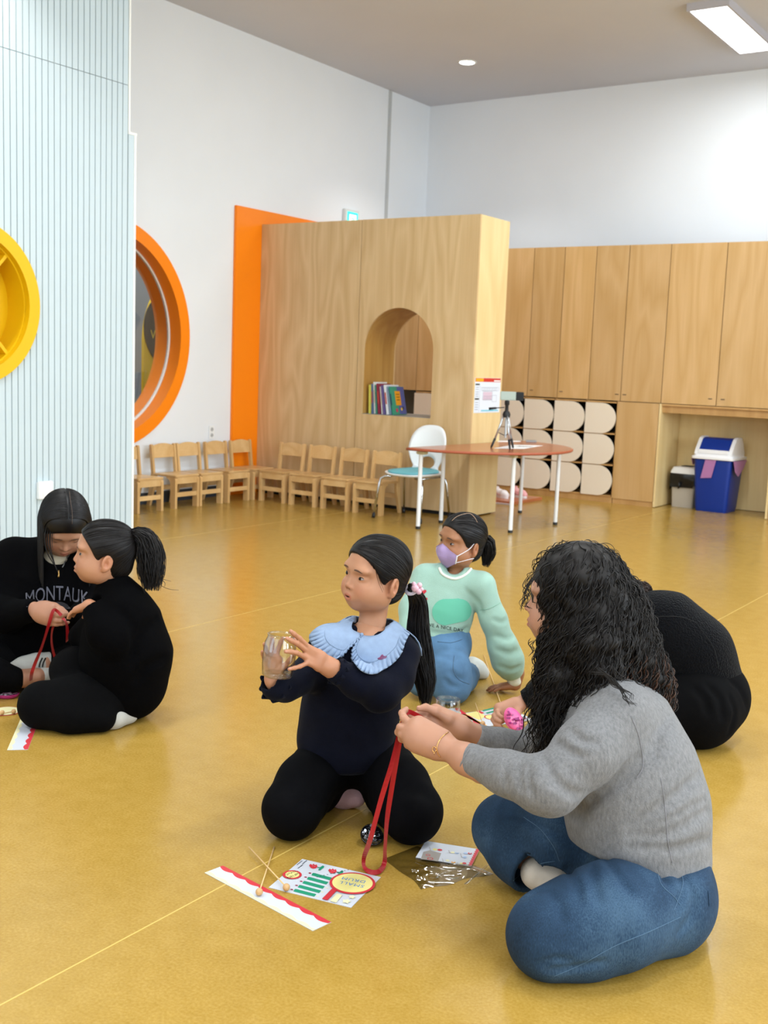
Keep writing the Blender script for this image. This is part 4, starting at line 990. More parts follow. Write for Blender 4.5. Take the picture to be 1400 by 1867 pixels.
def add_eyes(parent, s, o, XF, gaze=(0, 0), openk=1.0, ink=(0, 1), brow=True, closed=False):
    """eye patches on the lid bulges; XF maps head-local to world"""
    for qi in ink:
        q = (-1, 1)[qi]; c = np.array((q * .0315, .0590, -.004)); rr_ = np.array((.0150, .0199, .0126))
        def pt(u, v, off=.0):   # u: lateral offset (+ outwards), v: up, on the lid bulge
            x = np.clip(u / rr_[0], -.97, .97); z = np.clip(v / rr_[2], -.97, .97); yy = math.sqrt(max(.02, 1 - x * x - z * z))
            p = c + np.array((q * u, 0, v)) + np.array((0, rr_[1] * yy, 0)); n_ = unit(np.array((q * x / rr_[0], yy / rr_[1], z / rr_[2]))); return p + n_ * off
        hw = .0118
        def lid(u, up):         # almond: inner corner low, outer corner slightly higher
            t_ = (u + hw) / (2 * hw); tilt = .0022 * (t_ - .4)
            a = 4 * t_ * (1 - t_)
            return tilt + (0.0046 * openk * a ** .62 * (1.1 - .2 * t_) if up else -.0027 * openk * a ** .8)
        us = np.linspace(-hw, hw, 15)
        if closed:
            mb = MB(); mb.tube([XF(pt(u, -.0035 + .1 * abs(u) - .001, .0006)) for u in us], [.0005 + .0006 * math.sin(PI * i / 14) for i in range(15)], 6); mb.build('eyelash', M_LASH, parent, True)
        else:
            mb = MB(); rows = [[XF(pt(u, lid(u, False) * (1 - k) + lid(u, True) * k, .0006)) for u in us] for k in np.linspace(0, 1, 6)]
            V = [p for r_ in rows for p in r_]; n = len(us); mb.add(V, [(i * n + j, i * n + j + 1, (i + 1) * n + j + 1, (i + 1) * n + j) for i in range(5) for j in range(n - 1)])
            ew = mb.build('eye', M_EYEW, parent, True)
            g0 = np.array(gaze) * (q, 1); ir = .0066
            def disc(r0, off, dz=0.0, du=0.0):
                m2 = MB(); V = []
                for rr in np.linspace(0.02, 1, 5):
                    for a in np.linspace(0, 2 * PI, 25)[:-1]:
                        u = g0[0] + du + r0 * rr * math.cos(a); v = g0[1] + dz + r0 * rr * math.sin(a); u = np.clip(u, -hw, hw)
                        v = min(max(v, lid(u, False)), lid(u, True)); V.append(XF(pt(u, v, off)))
                return m2.add(V, [(i * 24 + j, i * 24 + (j + 1) % 24, (i + 1) * 24 + (j + 1) % 24, (i + 1) * 24 + j) for i in range(4) for j in range(24)])
            disc(ir, .0013).build('iris', M_IRIS, ew, True)
            mb = MB(); mb.tube([XF(pt(u, lid(u, True) + .0003, .0009)) for u in np.append(us, us[-1] + .0016)], [.0004 + .0007 * math.sin(PI * min(1, i / 17 + .12)) for i in range(16)], 6)
            mb.build('eyelash', M_LASH, parent, True)
            mb = MB(); mb.tube([XF(pt(u, lid(u, False) - .0002, .0007)) for u in us], [.00025 + .0003 * math.sin(PI * i / 14) for i in range(15)], 5)
            mb.build('lower_eyelash', mat('lower_lash', '#5a3c30', 0.6) if 'lower_lash' not in bpy.data.materials else bpy.data.materials['lower_lash'], parent, True)
        if brow:
            ts = np.linspace(0, 1, 14); top, bot = [], []
            for t_ in ts:
                u = .0145 + .031 * t_; v = .0172 + .0028 * math.sin(PI * (.10 + .70 * t_)) - .0035 * t_ * t_; hwid = .0027 * math.sin(PI * (.16 + .80 * t_)) ** .7
                top.append((q * u, .14, v + hwid)); bot.append((q * u, .14, v - hwid))
            P = s.march(np.array(top + bot), (0, -1, 0), .0008); n = len(ts)
            MB().add([XF(p) for p in P], [(j, j + 1, n + j + 1, n + j) for j in range(n - 1)]).build('eyebrow', M_BROW, parent, True)
def hair_cap_s(infl=.010, line=.067, temple=.13, back=None, ears=True, face=True, k=.012):
    s = S(); s.ell((0, -.016, .027), (.0725 + infl, .088 + infl, .080 + infl)); s.ell((0, .020, .036), (.058 + infl, .058 + infl * .7, .058 + infl), k=.03)
    s.ell((0, -.045, -.045), (.050 + infl * .5, .045 + infl, .045), k=.03)
    if face:
        s.ell((0, .100, -.112 + line), (temple, .088, .112), k=k, op='-')
        s.ell((0, .036, -.095), (.14, .062, .078), k=k, op='-')
    if ears:
        for q in (-1, 1): s.ell((q * .088, -.008, -.024), (.034, .027, .034), k=.006, op='-')
    return s
def flow(s, starts, target, M, length, off=.0010, jit=.0, side=None, seed=1):
    """strand paths that run over the surface s from starts towards target"""
    P = s.project(starts, off)[0]; out = [P]; rg = np.random.default_rng(seed); step = np.asarray(length) / M
    tg = np.array(target, float)
    for i in range(M - 1):
        d = tg - P; dist = np.linalg.norm(d, axis=1, keepdims=True); g = s.project(P, off, 1)[1]; d = d / (dist + 1e-9); d = d - g * (d * g).sum(1, keepdims=True); d /= np.linalg.norm(d, axis=1, keepdims=True) + 1e-9
        Q = P + d * np.minimum(step if np.ndim(step) == 0 else step[:, None], dist); P = s.project(Q, off, 2)[0]; out.append(P)
    return np.stack(out, 1)

# ------------------------------------------------------------------ hands
def hand_s(s, wrist, d, n, t, L, curls, spread=(8, 2, -4, -10), thumb=None, wr=.16, k=.0035, paths=None, palm=True):
    """wrist, d towards the knuckles, n out of the palm, t towards the thumb; L hand length; returns finger joints"""
    wrist = np.array(wrist, float); d = unit(d); n = unit(np.array(n) - d * (np.array(n) @ d)); t = np.cross(d, n) if t is None else unit(np.array(t) - d * (np.array(t) @ d)); t = unit(t - n * (t @ n))
    kx = (.50, .515, .49, .45); kt = (.150, .052, -.045, -.135); fl_ = (.43, .48, .44, .34); fr = (.056, .057, .055, .048)
    if palm:
        for i in range(4):
            s.cap(wrist + (d * .10 + t * kt[i] * .72) * L, wrist + (d * kx[i] + t * kt[i]) * L, .082 * L, .068 * L, k=.02 * L / .12, fl=None)
    out = []
    for i in range(4):
        p = wrist + (d * kx[i] + t * kt[i]) * L; J = [p]
        if paths is not None and paths[i] is not None: J = [np.array(q, float) for q in paths[i]]
        else:
            a0 = math.radians(spread[i]); base = unit(d * math.cos(a0) + t * math.sin(a0)); ang = 0
            for seg, c in zip((.45, .30, .25), curls[i]):
                ang += math.radians(c); p = p + (base * math.cos(ang) + n * math.sin(ang)) * seg * fl_[i] * L; J.append(p)
        rs = [fr[i] * L * q for q in (1.12, 1.0, .92, .80)]
        if paths is not None and paths[i] is not None and palm: s.cap(wrist + (d * kx[i] + t * kt[i]) * L, J[0], .06 * L, rs[0], k=.010)
        for a, b, ra, rb in zip(J[:-1], J[1:], rs[:-1], rs[1:]): s.cap(a, b, ra, rb, k=k)
        out.append(J)
    if thumb is None: thumb = (.35, .55, .25)
    if isinstance(thumb, tuple) and np.ndim(thumb[0]) == 0:
        b0 = wrist + (d * .12 + t * .12 + n * .03) * L; v = unit(d * (1 - thumb[0]) + t * thumb[0] + n * thumb[2]); v2 = unit(d * (1 - thumb[0] * .4) + t * thumb[0] * .45 + n * (thumb[2] + thumb[1] * .3))
        J = [b0, b0 + v * .27 * L, b0 + v * .27 * L + v2 * .19 * L, b0 + v * .27 * L + v2 * .33 * L + n * .02 * L]
    else: J = [np.array(q, float) for q in thumb]; s.cap(wrist + d * .1 * L, J[0], .075 * L, .075 * L, k=.012)
    for a, b, ra, rb in zip(J[:-1], J[1:], (.078 * L, .062 * L, .055 * L), (.062 * L, .055 * L, .043 * L)): s.cap(a, b, ra, rb, k=.006)
    out.append(J); return out
def nail(mb, J, n, L):
    a, b = np.array(J[-2]), np.array(J[-1]); d = unit(b - a); n = unit(n - d * (n @ d)); Rm = Matrix(np.stack([np.cross(d, n), d, n], 1).tolist())
    mb.ellip(b + n * .034 * L - d * .004 * L, (.030 * L, .042 * L, .010 * L), 10, 6, Rm)
def skin_mat(name, c):
    t = NT(name); b = t.b; at = t.n('ShaderNodeVertexColor', layer_name='tint'); mx = t.n('ShaderNodeMix', data_type='RGBA', blend_type='MULTIPLY'); mx.inputs[0].default_value = 1.0
    co = t.coords('Object'); nz = t.n('ShaderNodeTexNoise', i_Scale=30.0, i_Detail=3.0); t.l(co, nz.inputs['Vector'])
    r, g, bb_, _ = rgb(c); cr = t.n('ShaderNodeMix', data_type='RGBA'); cr.inputs[6].default_value = (r * .94, g * .90, bb_ * .88, 1); cr.inputs[7].default_value = (r * 1.05, g * 1.06, bb_ * 1.06, 1); t.l(nz.outputs[0], cr.inputs[0])
    t.l(cr.outputs[2], mx.inputs[6]); t.l(at.outputs[0], mx.inputs[7]); t.l(mx.outputs[2], b.inputs['Base Color'])
    b.inputs['Roughness'].default_value = .48; b.inputs['Specular IOR Level'].default_value = .4
    b.inputs['Subsurface Weight'].default_value = .12; b.inputs['Subsurface Radius'].default_value = (1, .4, .25); b.inputs['Subsurface Scale'].default_value = .006
    return t.m
def hair_mat(name, c, rough=.45):
    return mat(name, c, rough, spec=.32, var=.25, vscale=40)
def cloth_mat(name, c, rough=.85, var=.06, vscale=30, bump=.25, bscale=420, sheen=.15, stretch=(1, 1, 1), spec=.2):
    return mat(name, c, rough, spec=spec, var=var, vscale=vscale, bump=bump, bscale=bscale, sheen=sheen, stretch=stretch)
# ------------------------------------------------------------------ people: shared
M_SKINC = skin_mat('skin_child', '#b08062'); M_SKINA = skin_mat('skin_adult', '#ab8068'); M_SKIND = skin_mat('skin_tan', '#9a6a4a')
M_HAIR = hair_mat('black_hair', '#120e0d'); M_HAIRB = hair_mat('brown_black_hair', '#100c0a', .55)
VAX = -CAMR[2]                                  # viewing direction
def XFm(pos, Rm, sc):
    def f(p): return tuple(np.asarray(pos) + sc * (Rm @ np.asarray(p, float)))
    return f
def XFa(P, pos, Rm, sc): return np.asarray(pos) + sc * (np.asarray(P) @ Rm.T)
def to_local(p, pos, Rm, sc): return Rm.T @ (np.asarray(p, float) - np.asarray(pos)) / sc
def person(label, base, group=None):
    o = thing('person', label, 'person', (float(base[0]), float(base[1]), 0.0), 0, group); o['_b'] = 0; del o['_b']; return o
def put(name, VF, m, parent, tint=None, smooth=True):
    return np_mesh(name, VF[0], VF[1], m, parent, smooth, tint, origin=(parent.location.x, parent.location.y, 0))
def putmb(mb, name, m, parent, smooth=True, fixn=True):
    return mb.build(name, m, parent, smooth, origin=(parent.location.x, parent.location.y, 0), fixn=fixn)
def scalp_strands(cap, target, n, M, length, pos, Rm, sc, r=.0011, seed=3, box=None, off=.0008):
    V, Fq = cap.mesh(.008, 0); rg = np.random.default_rng(seed); st = V[rg.integers(0, len(V), n)] + rg.normal(size=(n, 3)) * .002
    P = flow(cap, st, target, M, length * (.6 + .8 * rg.random(n)), off, seed=seed)
    vf = tubes(XFa(P, pos, Rm, sc), r * (.6 + .8 * rg.random(n)), 3, .4, seed); return vf
def tail_strands(curve, rad, n, M, seed=5, r=.0013, wav=.0, fan=0.0, flat=None):
    """bundle of strands around a centre curve with radius profile rad (list)"""
    C_ = smooth_path(curve, M); R_ = np.interp(np.linspace(0, 1, M), np.linspace(0, 1, len(rad)), rad); rg = np.random.default_rng(seed)
    T = np.gradient(C_, axis=0); T /= np.linalg.norm(T, axis=1, keepdims=True); A = np.cross(T, VAX); A /= np.linalg.norm(A, axis=1, keepdims=True); B = np.cross(T, A)
    a = rg.random(n) * 2 * PI; q = np.sqrt(rg.random(n)); ph = rg.random((n, 2)) * 2 * PI; t = np.linspace(0, 1, M)
    u = (np.cos(a) * q)[:, None] + wav * np.sin(t * 9 + ph[:, :1]); v = (np.sin(a) * q)[:, None] + wav * np.sin(t * 8 + ph[:, 1:])
    L = (1 - .22 * rg.random(n))[:, None] * t[None, :]
    P = np.stack([np.stack([np.interp(L[i], t, C_[:, k]) for k in range(3)], 1) for i in range(n)])
    AA = A[(L * (M - 1)).astype(int)]; BB = B[(L * (M - 1)).astype(int)]; RR = np.interp(L, t, R_)[..., None]
    P = P + RR * (u[..., None] * AA + v[..., None] * BB)
    return tubes(P, r * (.6 + .8 * rg.random(n)), 3, .35, seed)

# ------------------------------------------------------------------ kneeling girl with the jar (centre)
M_NAVY = cloth_mat('navy_knit', '#080b19', var=.10, sheen=.03, spec=.12); M_BLKP = cloth_mat('black_trousers', '#050507', var=.15, sheen=0, bump=.1, spec=.08)
M_DENC = mat('pale_denim', '#8a9fbc', .8, var=.05, vscale=60, bump=.3, bscale=900); M_PINKS = cloth_mat('pink_sock', '#c9a5ad')
base = F(640, 1490); G = person('girl kneeling in a navy sweater with pale blue ruffled collar, holding a clear jar', base)
fv = VAX.copy(); fv[2] = 0; fv = unit(fv)
hp, hR, hs = W(684, 1047, 3.15), facing(W(684, 1047, 3.15), 52, 4, 6), .975
o = dict(child=True, mouth='open', neck=to_local(W(672, 1170, 3.165), hp, hR, hs), neck_r=.039)
hd = head_s(o); V, Fq = hd.mesh(.0021, 1); tint = skin_tint(V, o); headVF = (XFa(V, hp, hR, hs), Fq)
# hands
hs_ = S()
wL = W(609, 1221, 2.975)
fingersL = [[W(562, 1180, 2.915), W(546, 1164, 2.885), W(536, 1156, 2.868), W(530, 1151, 2.86)], [W(557, 1186, 2.91), W(541, 1173, 2.875), W(531, 1168, 2.862), W(523, 1164, 2.855)],
            [W(556, 1198, 2.905), W(540, 1190, 2.872), W(530, 1188, 2.862), W(521, 1188, 2.855)], [W(560, 1209, 2.905), W(547, 1215, 2.885), W(537, 1218, 2.872), W(527, 1220, 2.86)]]
dL = W(565, 1196, 2.915) - wL; nL = -CAMR[0] * .35 - CAMR[2] * -.0 + np.array(VAX) * .8
JL = hand_s(hs_, wL, dL, nL, CAMR[1], .118, None, thumb=[W(580, 1190, 2.95), W(556, 1176, 2.955), W(540, 1168, 2.955), W(529, 1166, 2.95)], paths=fingersL)
hs_.cap(wL, W(640, 1240, 3.01), .0235, .026, k=.012); hs_.cap(W(600, 1216, 2.96), wL, .024, .0235, k=.012)
hs_.crease([W(598, 1200, 2.93), W(600, 1225, 2.93)], .004, .0008)
wR = W(499, 1243, 2.95)
fingersR = [[W(503, 1196, 2.945), W(508, 1181, 2.945), W(512, 1171, 2.94), W(516, 1163, 2.935)], [W(497, 1194, 2.95), W(496, 1180, 2.95), W(496, 1170, 2.947), W(496, 1163, 2.94)],
            [W(490, 1198, 2.95), W(486, 1188, 2.94), W(484, 1180, 2.93), W(482, 1174, 2.915)], [W(486, 1206, 2.945), W(481, 1199, 2.93), W(479, 1193, 2.915), W(478, 1188, 2.905)]]
JR = hand_s(hs_, wR, W(497, 1200, 2.95) - wR, -np.array(VAX), CAMR[0], .115, None, thumb=[W(507, 1226, 2.945), W(519, 1214, 2.94), W(528, 1204, 2.93), W(533, 1196, 2.92)], paths=fingersR)
hs_.cap(wR, W(512, 1262, 3.0), .023, .026, k=.012)
handVF = hs_.mesh(.0017, 1)
core = S(); core.chain([(W(635, 1360, 3.26), .10), (W(655, 1230, 3.2), .09), (W(668, 1180, 3.165), .062), (W(674, 1150, 3.165), .036)], k=.04); core.cap(W(640, 1180, 3.155), W(700, 1184, 3.165), .045, .045, k=.03)
core.chain([(W(600, 1190, 3.15), .035), (W(560, 1235, 3.1), .03), (W(506, 1253, 2.98), .024)], k=.02); core.chain([(W(735, 1205, 3.17), .035), (W(692, 1268, 3.07), .03), (W(630, 1235, 3.0), .024)], k=.02)
for a, bb2 in ((W(605, 1395, 3.27), F(528, 1482, .075)), (W(690, 1395, 3.27), F(748, 1488, .075))): core.cap(a, bb2, .07, .05, k=.03)
coreVF = core.mesh(.010, 1)
VFb = join(headVF, handVF, coreVF); tt = np.concatenate([tint, np.tile([1.0, .93, .90], (len(handVF[0]), 1)), np.ones((len(coreVF[0]), 3))])
put('body', VFb, M_SKINC, G, tt)
nb = MB()
for J in JL[:4]: nail(nb, J, -np.array(VAX) + CAMR[1] * .3, .118)
putmb(nb, 'nails', mat('nail', '#b5806a', .45), G)
XF = XFm(np.array(hp) - [G.location.x, G.location.y, 0], hR, hs)
add_eyes(G, hd, o, XF, gaze=(.0016, .0004), openk=1.0)
# sweater
sw_ = S()
sw_.chain([(W(629, 1345, 3.22), .140), (W(640, 1290, 3.2), .134), (W(650, 1235, 3.18), .118), (W(660, 1195, 3.165), .092)], k=.04, fl=(fv, 1.22))
sw_.cap(W(604, 1180, 3.14), W(722, 1192, 3.17), .050, .050, k=.05); sw_.cap(W(648, 1152, 3.205), W(706, 1156, 3.205), .034, .034, k=.05); sw_.cap(W(664, 1180, 3.165), W(671, 1160, 3.165), .060, .044, k=.03)
sw_.chain([(W(597, 1182, 3.14), .052), (W(566, 1228, 3.10), .047), (W(520, 1252, 2.99), .043)], k=.03); sw_.cap(W(520, 1252, 2.99), W(503, 1250, 2.955), .036, .041, k=.012)
sw_.chain([(W(728, 1196, 3.17), .058), (W(717, 1235, 3.12), .054), (W(692, 1262, 3.06), .053), (W(652, 1243, 3.01), .043), (W(628, 1231, 2.988), .034)], k=.03)
sw_.cap(W(632, 1234, 2.99), W(616, 1224, 2.978), .030, .036, k=.010)
sw_.half(W(606, 1217, 2.968), unit(W(600, 1213, 2.96) - W(640, 1240, 3.01)), .003, '-', .05); sw_.cap(W(600, 1214, 2.962), W(622, 1228, 2.984), .026, .026, .003, '-')
sw_.cap(W(492, 1240, 2.94), W(506, 1252, 2.97), .027, .027, .003, '-')
sw_.half(W(644, 1392, 3.25), (0, 0, -1), .02, '-', .3)
sw_.cap(W(672, 1158, 3.165), W(676, 1120, 3.165), .043, .05, .012, '-'); sw_.ell(W(664, 1136, 3.09), (.040, .05, .050), None, .012, '-')
for pts, w_, a_ in (([(580, 1235), (575, 1290), (582, 1345)], .008, .004), ([(640, 1268), (600, 1262), (578, 1240)], .009, .005), ([(612, 1250), (660, 1262), (705, 1240)], .008, .004), ([(560, 1340), (600, 1352), (660, 1356)], .008, .004), ([(700, 1300), (690, 1330), (700, 1360)], .008, .004), ([(655, 1265), (672, 1280), (700, 1284)], .007, .004), ([(640, 1238), (650, 1250), (655, 1262)], .006, .003)):
    sw_.crease([W(x, y, 3.06) for x, y in pts], w_ * 3, a_)
V, Fq = sw_.mesh(.0048, 2); nz = np.sin(V @ np.array([61., 37, 23])) * np.sin(V @ np.array([-29., 53, 47])); V = V + (nz * .0016)[:, None] * unit(np.array([.3, -.8, .3]))
put('sweater', (V, Fq), M_NAVY, G); SWS = Surf(V, Fq)
# gathered cuffs
def ruffle(c, axis, r0, r1, ln, name, m, parent, waves=11, amp=.006, seed=0):
    axis = unit(axis); a = unit(np.cross(axis, [.3, .5, .8])); b2 = np.cross(axis, a); rows = []
    for i in range(7):
        t = i / 6; ring = []
        for k in range(88):
            th = 2 * PI * k / 88; r = r0 + (r1 - r0) * t + amp * t * math.sin(waves * th + seed) ; ring.append(tuple(np.asarray(c) + axis * ln * t * (1 + .12 * math.sin(waves * th * .5 + 1)) + r * (math.cos(th) * a + math.sin(th) * b2)))
        rows.append(ring)
    inner = [[tuple(np.array(p) * .92 + (np.asarray(c) + axis * ln * i / 6) * .08) for p in r_] for i, r_ in enumerate(rows)]
    return putmb(MB().ring_loft(rows + inner[::-1], close=True, caps=False), name, m, parent)
ruffle(W(628, 1231, 2.99), W(606, 1219, 2.966) - W(628, 1231, 2.99), .031, .036, .030, 'cuff_ruffle', M_NAVY, G, 9, .005)
ruffle(W(513, 1255, 2.985), W(497, 1247, 2.945) - W(513, 1255, 2.985), .036, .043, .040, 'cuff_ruffle', M_NAVY, G, 9, .006, 1)
# wide collar with a gathered edge: two front flaps and the part round the back
def flap(inner, outer, name, n=90, m=16, ruf0=.70, waves=26, dep=3.15):
    I_ = smooth_path([(x, y, 0) for x, y in inner], n); O_ = smooth_path([(x, y, 0) for x, y in outer], n); rows = []
    for j in range(m):
        q = j / (m - 1); row = []
        for i in range(n):
            p = I_[i] * (1 - q) + O_[i] * q; h = SWS.px(p[0], p[1], .006)
            if h is None or DEP(h) > dep + .09: h = SWS.near(W(p[0], p[1], dep), .006)
            r = max(0, (q - ruf0) / (1 - ruf0)); nn = unit(CAMPOS - h); row.append(h + nn * (.003 * min(1, r * 4) + .0075 * r ** .7 * math.sin(2 * PI * waves * i / n)))
        rows.append(row)
    mb = MB(); mb.add([p for r_ in rows for p in r_], [(j * n + i, j * n + i + 1, (j + 1) * n + i + 1, (j + 1) * n + i) for j in range(m - 1) for i in range(n - 1)])
    ob = putmb(mb, name, M_DENC, G); md = ob.modifiers.new('thick', 'SOLIDIFY'); md.thickness = .003; md.offset = 1
    sm_ = MB(); jj = int(ruf0 * (m - 1)); sm_.tube([np.array(p) + unit(CAMPOS - p) * .0035 for p in rows[jj]], .0011, 5)
    putmb(sm_, 'collar_seam', M_DENS, G)
M_DENS = mat('denim_seam', '#71869f', .8)
flap([(651, 1121), (644, 1136), (641, 1150), (650, 1156), (659, 1160)], [(597, 1116), (579, 1128), (570, 1150), (569, 1172), (584, 1190), (616, 1202), (634, 1186), (652, 1170), (660, 1163)], 'collar')
flap([(716, 1136), (703, 1148), (685, 1161), (668, 1164), (659, 1162)], [(748, 1154), (738, 1172), (728, 1198), (708, 1219), (680, 1231), (658, 1226), (643, 1210), (641, 1190), (648, 1174), (659, 1163)], 'collar')
cc = W(660, 1205, 3.175); upc = unit(W(668, 1160, 3.165) - W(655, 1230, 3.18)); fr_ = unit(-fv); fr_ = unit(fr_ - upc * (fr_ @ upc)); lf = np.cross(upc, fr_)
rows = []
for j in range(8):
    row = []
    for i in range(36):
        th = math.radians(95 + 170 * i / 35); ph = 1.0 - .75 * j / 7; dv = math.cos(ph) * (math.cos(th) * fr_ + math.sin(th) * lf) + math.sin(ph) * upc
        h = SWS.cast(cc + dv * .4, -dv, .006); row.append(h if h is not None else cc + dv * .1)
    rows.append(row)
mb = MB(); mb.add([p for r_ in rows for p in r_], [(j * 36 + i, j * 36 + i + 1, (j + 1) * 36 + i + 1, (j + 1) * 36 + i) for j in range(7) for i in range(35)])
ob = putmb(mb, 'collar_back', M_DENC, G); md = ob.modifiers.new('thick', 'SOLIDIFY'); md.thickness = .003; md.offset = 1
mb = MB()
for k in range(5):
    ps = [SWS.px(688 + 2.0 * k + 9 * t_, 1206 - 3 + 1.2 * k - 7 * t_ + 1.2 * math.sin(6 * t_ + k), .0115) for t_ in np.linspace(0, 1, 7)]
    mb.tube([p for p in ps if p is not None], .0011, 5)
putmb(mb, 'embroidery', mat('plum_thread', '#8a4a70', .7), G)
bt = MB(); p = SWS.px(657, 1163, .012); bt.ellip(p, (.005, .005, .005), 10, 8); putmb(bt, 'collar_button', M_DENC, G)
# trousers
tr = S(); tr.chain([(W(632, 1366, 3.30), .112), (W(668, 1370, 3.31), .112)], k=.04)
tr.chain([(W(598, 1388, 3.25), .092), (F(556, 1428, .125), .078), (F(531, 1472, .086), .078)], k=.025); tr.chain([(F(533, 1480, .078), .075), (F(553, 1462, .07), .062), (F(583, 1446, .055), .052), (F(600, 1440, .05), .042)], k=.03)
tr.chain([(W(692, 1390, 3.26), .092), (F(730, 1434, .126), .080), (F(752, 1478, .088), .081)], k=.025); tr.chain([(F(750, 1484, .082), .079), (F(722, 1470, .07), .062), (F(700, 1450, .055), .052), (F(690, 1444, .05), .042)], k=.03)
tr.half(F(640, 1500, .003), (0, 0, -1), .004, '-', .6)
for pts in ([(560, 1400), (530, 1430), (510, 1450)], [(590, 1430), (560, 1445), (540, 1440)], [(700, 1420), (740, 1440), (770, 1450)], [(720, 1400), (750, 1425), (780, 1460)], [(640, 1400), (600, 1420), (585, 1450)], [(500, 1490), (520, 1505), (550, 1505)], [(740, 1510), (770, 1505), (795, 1495)]):
    tr.crease([W(x, y, 3.02) for x, y in pts], .03, .006)
VFt = tr.mesh(.006, 2); put('trousers', VFt, M_BLKP, G)
wb_ = S(); wb_.chain([(W(560, 1362, 3.2), .02), (W(640, 1378, 3.16), .02), (W(715, 1374, 3.2), .02)], k=.02)
sk = S(); sk.chain([(F(600, 1444, .035), .034), (F(626, 1450, .035), .036), (F(648, 1452, .036), .032)], k=.02); put('sock', sk.mesh(.005, 1), M_PINKS, G)
# hair
cap = hair_cap_s(.0095, .064, .128); VFc = cap.mesh(.0026, 1); tie = np.array([-.040, -.112, -.036])
VFs = scalp_strands(cap, tie, 1700, 16, .13, hp, hR, hs, .0008)
put('hair', join((XFa(VFc[0], hp, hR, hs), VFc[1]), VFs), M_HAIR, G)
tl = [XFa(tie * .93, hp, hR, hs), XFa(tie, hp, hR, hs)] + [W(x, y, d) for x, y, d in ((762, 1098, 3.24), (763, 1150, 3.26), (768, 1200, 3.265), (776, 1245, 3.26), (776, 1290, 3.25))]
put('ponytail', join(tail_strands(tl, [.010, .013, .024, .031, .035, .030, .012], 800, 30, 5, .0013, .13), tail_strands(tl[:-1], [.008, .011, .018, .022, .022, .014], 60, 16, 6, .006)), M_HAIR, G)
HS = Surf(*headVF); wl_ = []
for pts in ([(690, 1002), (685, 1020), (685, 1040), (690, 1062), (697, 1080)], [(693, 1004), (688, 1030), (690, 1052), (699, 1076)], [(695, 1006), (692, 1030), (697, 1055), (702, 1066)], [(684, 1000), (682, 1012), (684, 1026)]):
    q = px_line(HS, pts, .0016, 16)
    if len(q) > 5: wl_.append(smooth_path(q, 16))
put('loose_strands', tubes(np.array(wl_), .0007, 3, .4), M_HAIR, G)
ht = MB(); tp_ = XFa(tie, hp, hR, hs); ax_ = unit(np.array(tl[2]) - tp_)
ringp = [tuple(tp_ + .016 * (math.cos(a) * unit(np.cross(ax_, VAX)) + math.sin(a) * np.cross(ax_, unit(np.cross(ax_, VAX))))) for a in np.linspace(0, 2 * PI, 25)]
ht.tube(ringp, .006, 8); putmb(ht, 'hair_tie', mat('white_hair_tie', '#dcd5e6', .6), G)
cl_ = MB(); c0 = np.array(W(757, 1072, 3.17))
for dx, dy, r in ((0, 0, .012), (.012, .008, .008), (.010, -.010, .009), (-.004, .012, .006), (.018, -.004, .006)): cl_.ellip(c0 + CAMR[0] * dx + CAMR[1] * dy, (r, r, r), 10, 8)
putmb(cl_, 'hair_bobble', mat('pink_bobble', '#e2b6c4', .3), G)
# the clear jar
M_CLEAR = clear_mat('clear_plastic', (.965, .97, .97), .03, .55)
def jar(name, label, top, bot, prof, cat='jar'):
    top, bot = np.array(top), np.array(bot); ax = unit(top - bot); L = np.linalg.norm(top - bot); c = (top + bot) / 2
    Rm = Matrix(frame_of(np.cross(ax, [.3, .9, .1]), ax).tolist()); o = thing(name, label, cat, tuple(bot))
    MB().lathe([(r, z * L) for r, z in prof] + [(r - .0012, z * L + (.002 if i == 0 else 0)) for i, (r, z) in list(enumerate(prof))[::-1]], 40, Rm=Rm).build('wall', M_CLEAR, o, True)
    return o, Rm, L
jr, Rm, L = jar('clear_jar', 'clear plastic barrel jar held up in the kneeling girl\'s hands', W(513, 1156, 2.895), W(505, 1233, 2.905), [(.036, .0), (.040, .04), (.043, .3), (.0435, .55), (.041, .8), (.035, .93), (.034, 1.0)])
MB().lathe([(0, .001), (.036, .001), (.038, .005), (.034, .010), (0, .008)], 40, Rm=Rm).build('base', M_CLEAR, jr, True)
MB().lathe([(.0342, .97 * L), (.0365, .975 * L), (.0365, 1.0 * L), (.034, 1.005 * L), (.0330, .99 * L)], 40, Rm=Rm, caps=False).build('rim', M_CLEAR, jr, True)
# ------------------------------------------------------------------ woman in the grey sweater (front right)
M_GREYK = cloth_mat('grey_melange', '#747475', .9, var=.20, vscale=170, bump=.35, bscale=500, stretch=(1, 1, .35)); M_JEAN = None
t = NT('blue_jeans'); b = t.b; co = t.coords('Object'); n1 = t.n('ShaderNodeTexNoise', i_Scale=5.0, i_Detail=4.0); t.l(co, n1.inputs['Vector'])
co2 = t.coords('Object', (1, 1, .25), (.4, .5, .3)); n2 = t.n('ShaderNodeTexNoise', i_Scale=420.0, i_Detail=2.0); t.l(co2, n2.inputs['Vector'])
ma = t.n('ShaderNodeMath', operation='MULTIPLY_ADD'); ma.inputs[1].default_value = .45; t.l(n2.outputs[0], ma.inputs[0]); t.l(n1.outputs[0], ma.inputs[2])
cr = t.ramp(ma.outputs[0], [(.45, '#152434'), (.72, '#243a51'), (.95, '#3f586f')]); t.l(cr, b.inputs['Base Color']); b.inputs['Roughness'].default_value = .85; b.inputs['Specular IOR Level'].default_value = .2
bp = t.n('ShaderNodeBump', i_Strength=.25, i_Distance=.004); t.l(n2.outputs[0], bp.inputs['Height']); t.l(bp.outputs[0], b.inputs['Normal']); M_JEAN = t.m
base = F(1130, 1700); A = person('woman with long dark curly hair in a grey sweater and jeans, holding a red ribbon', base)
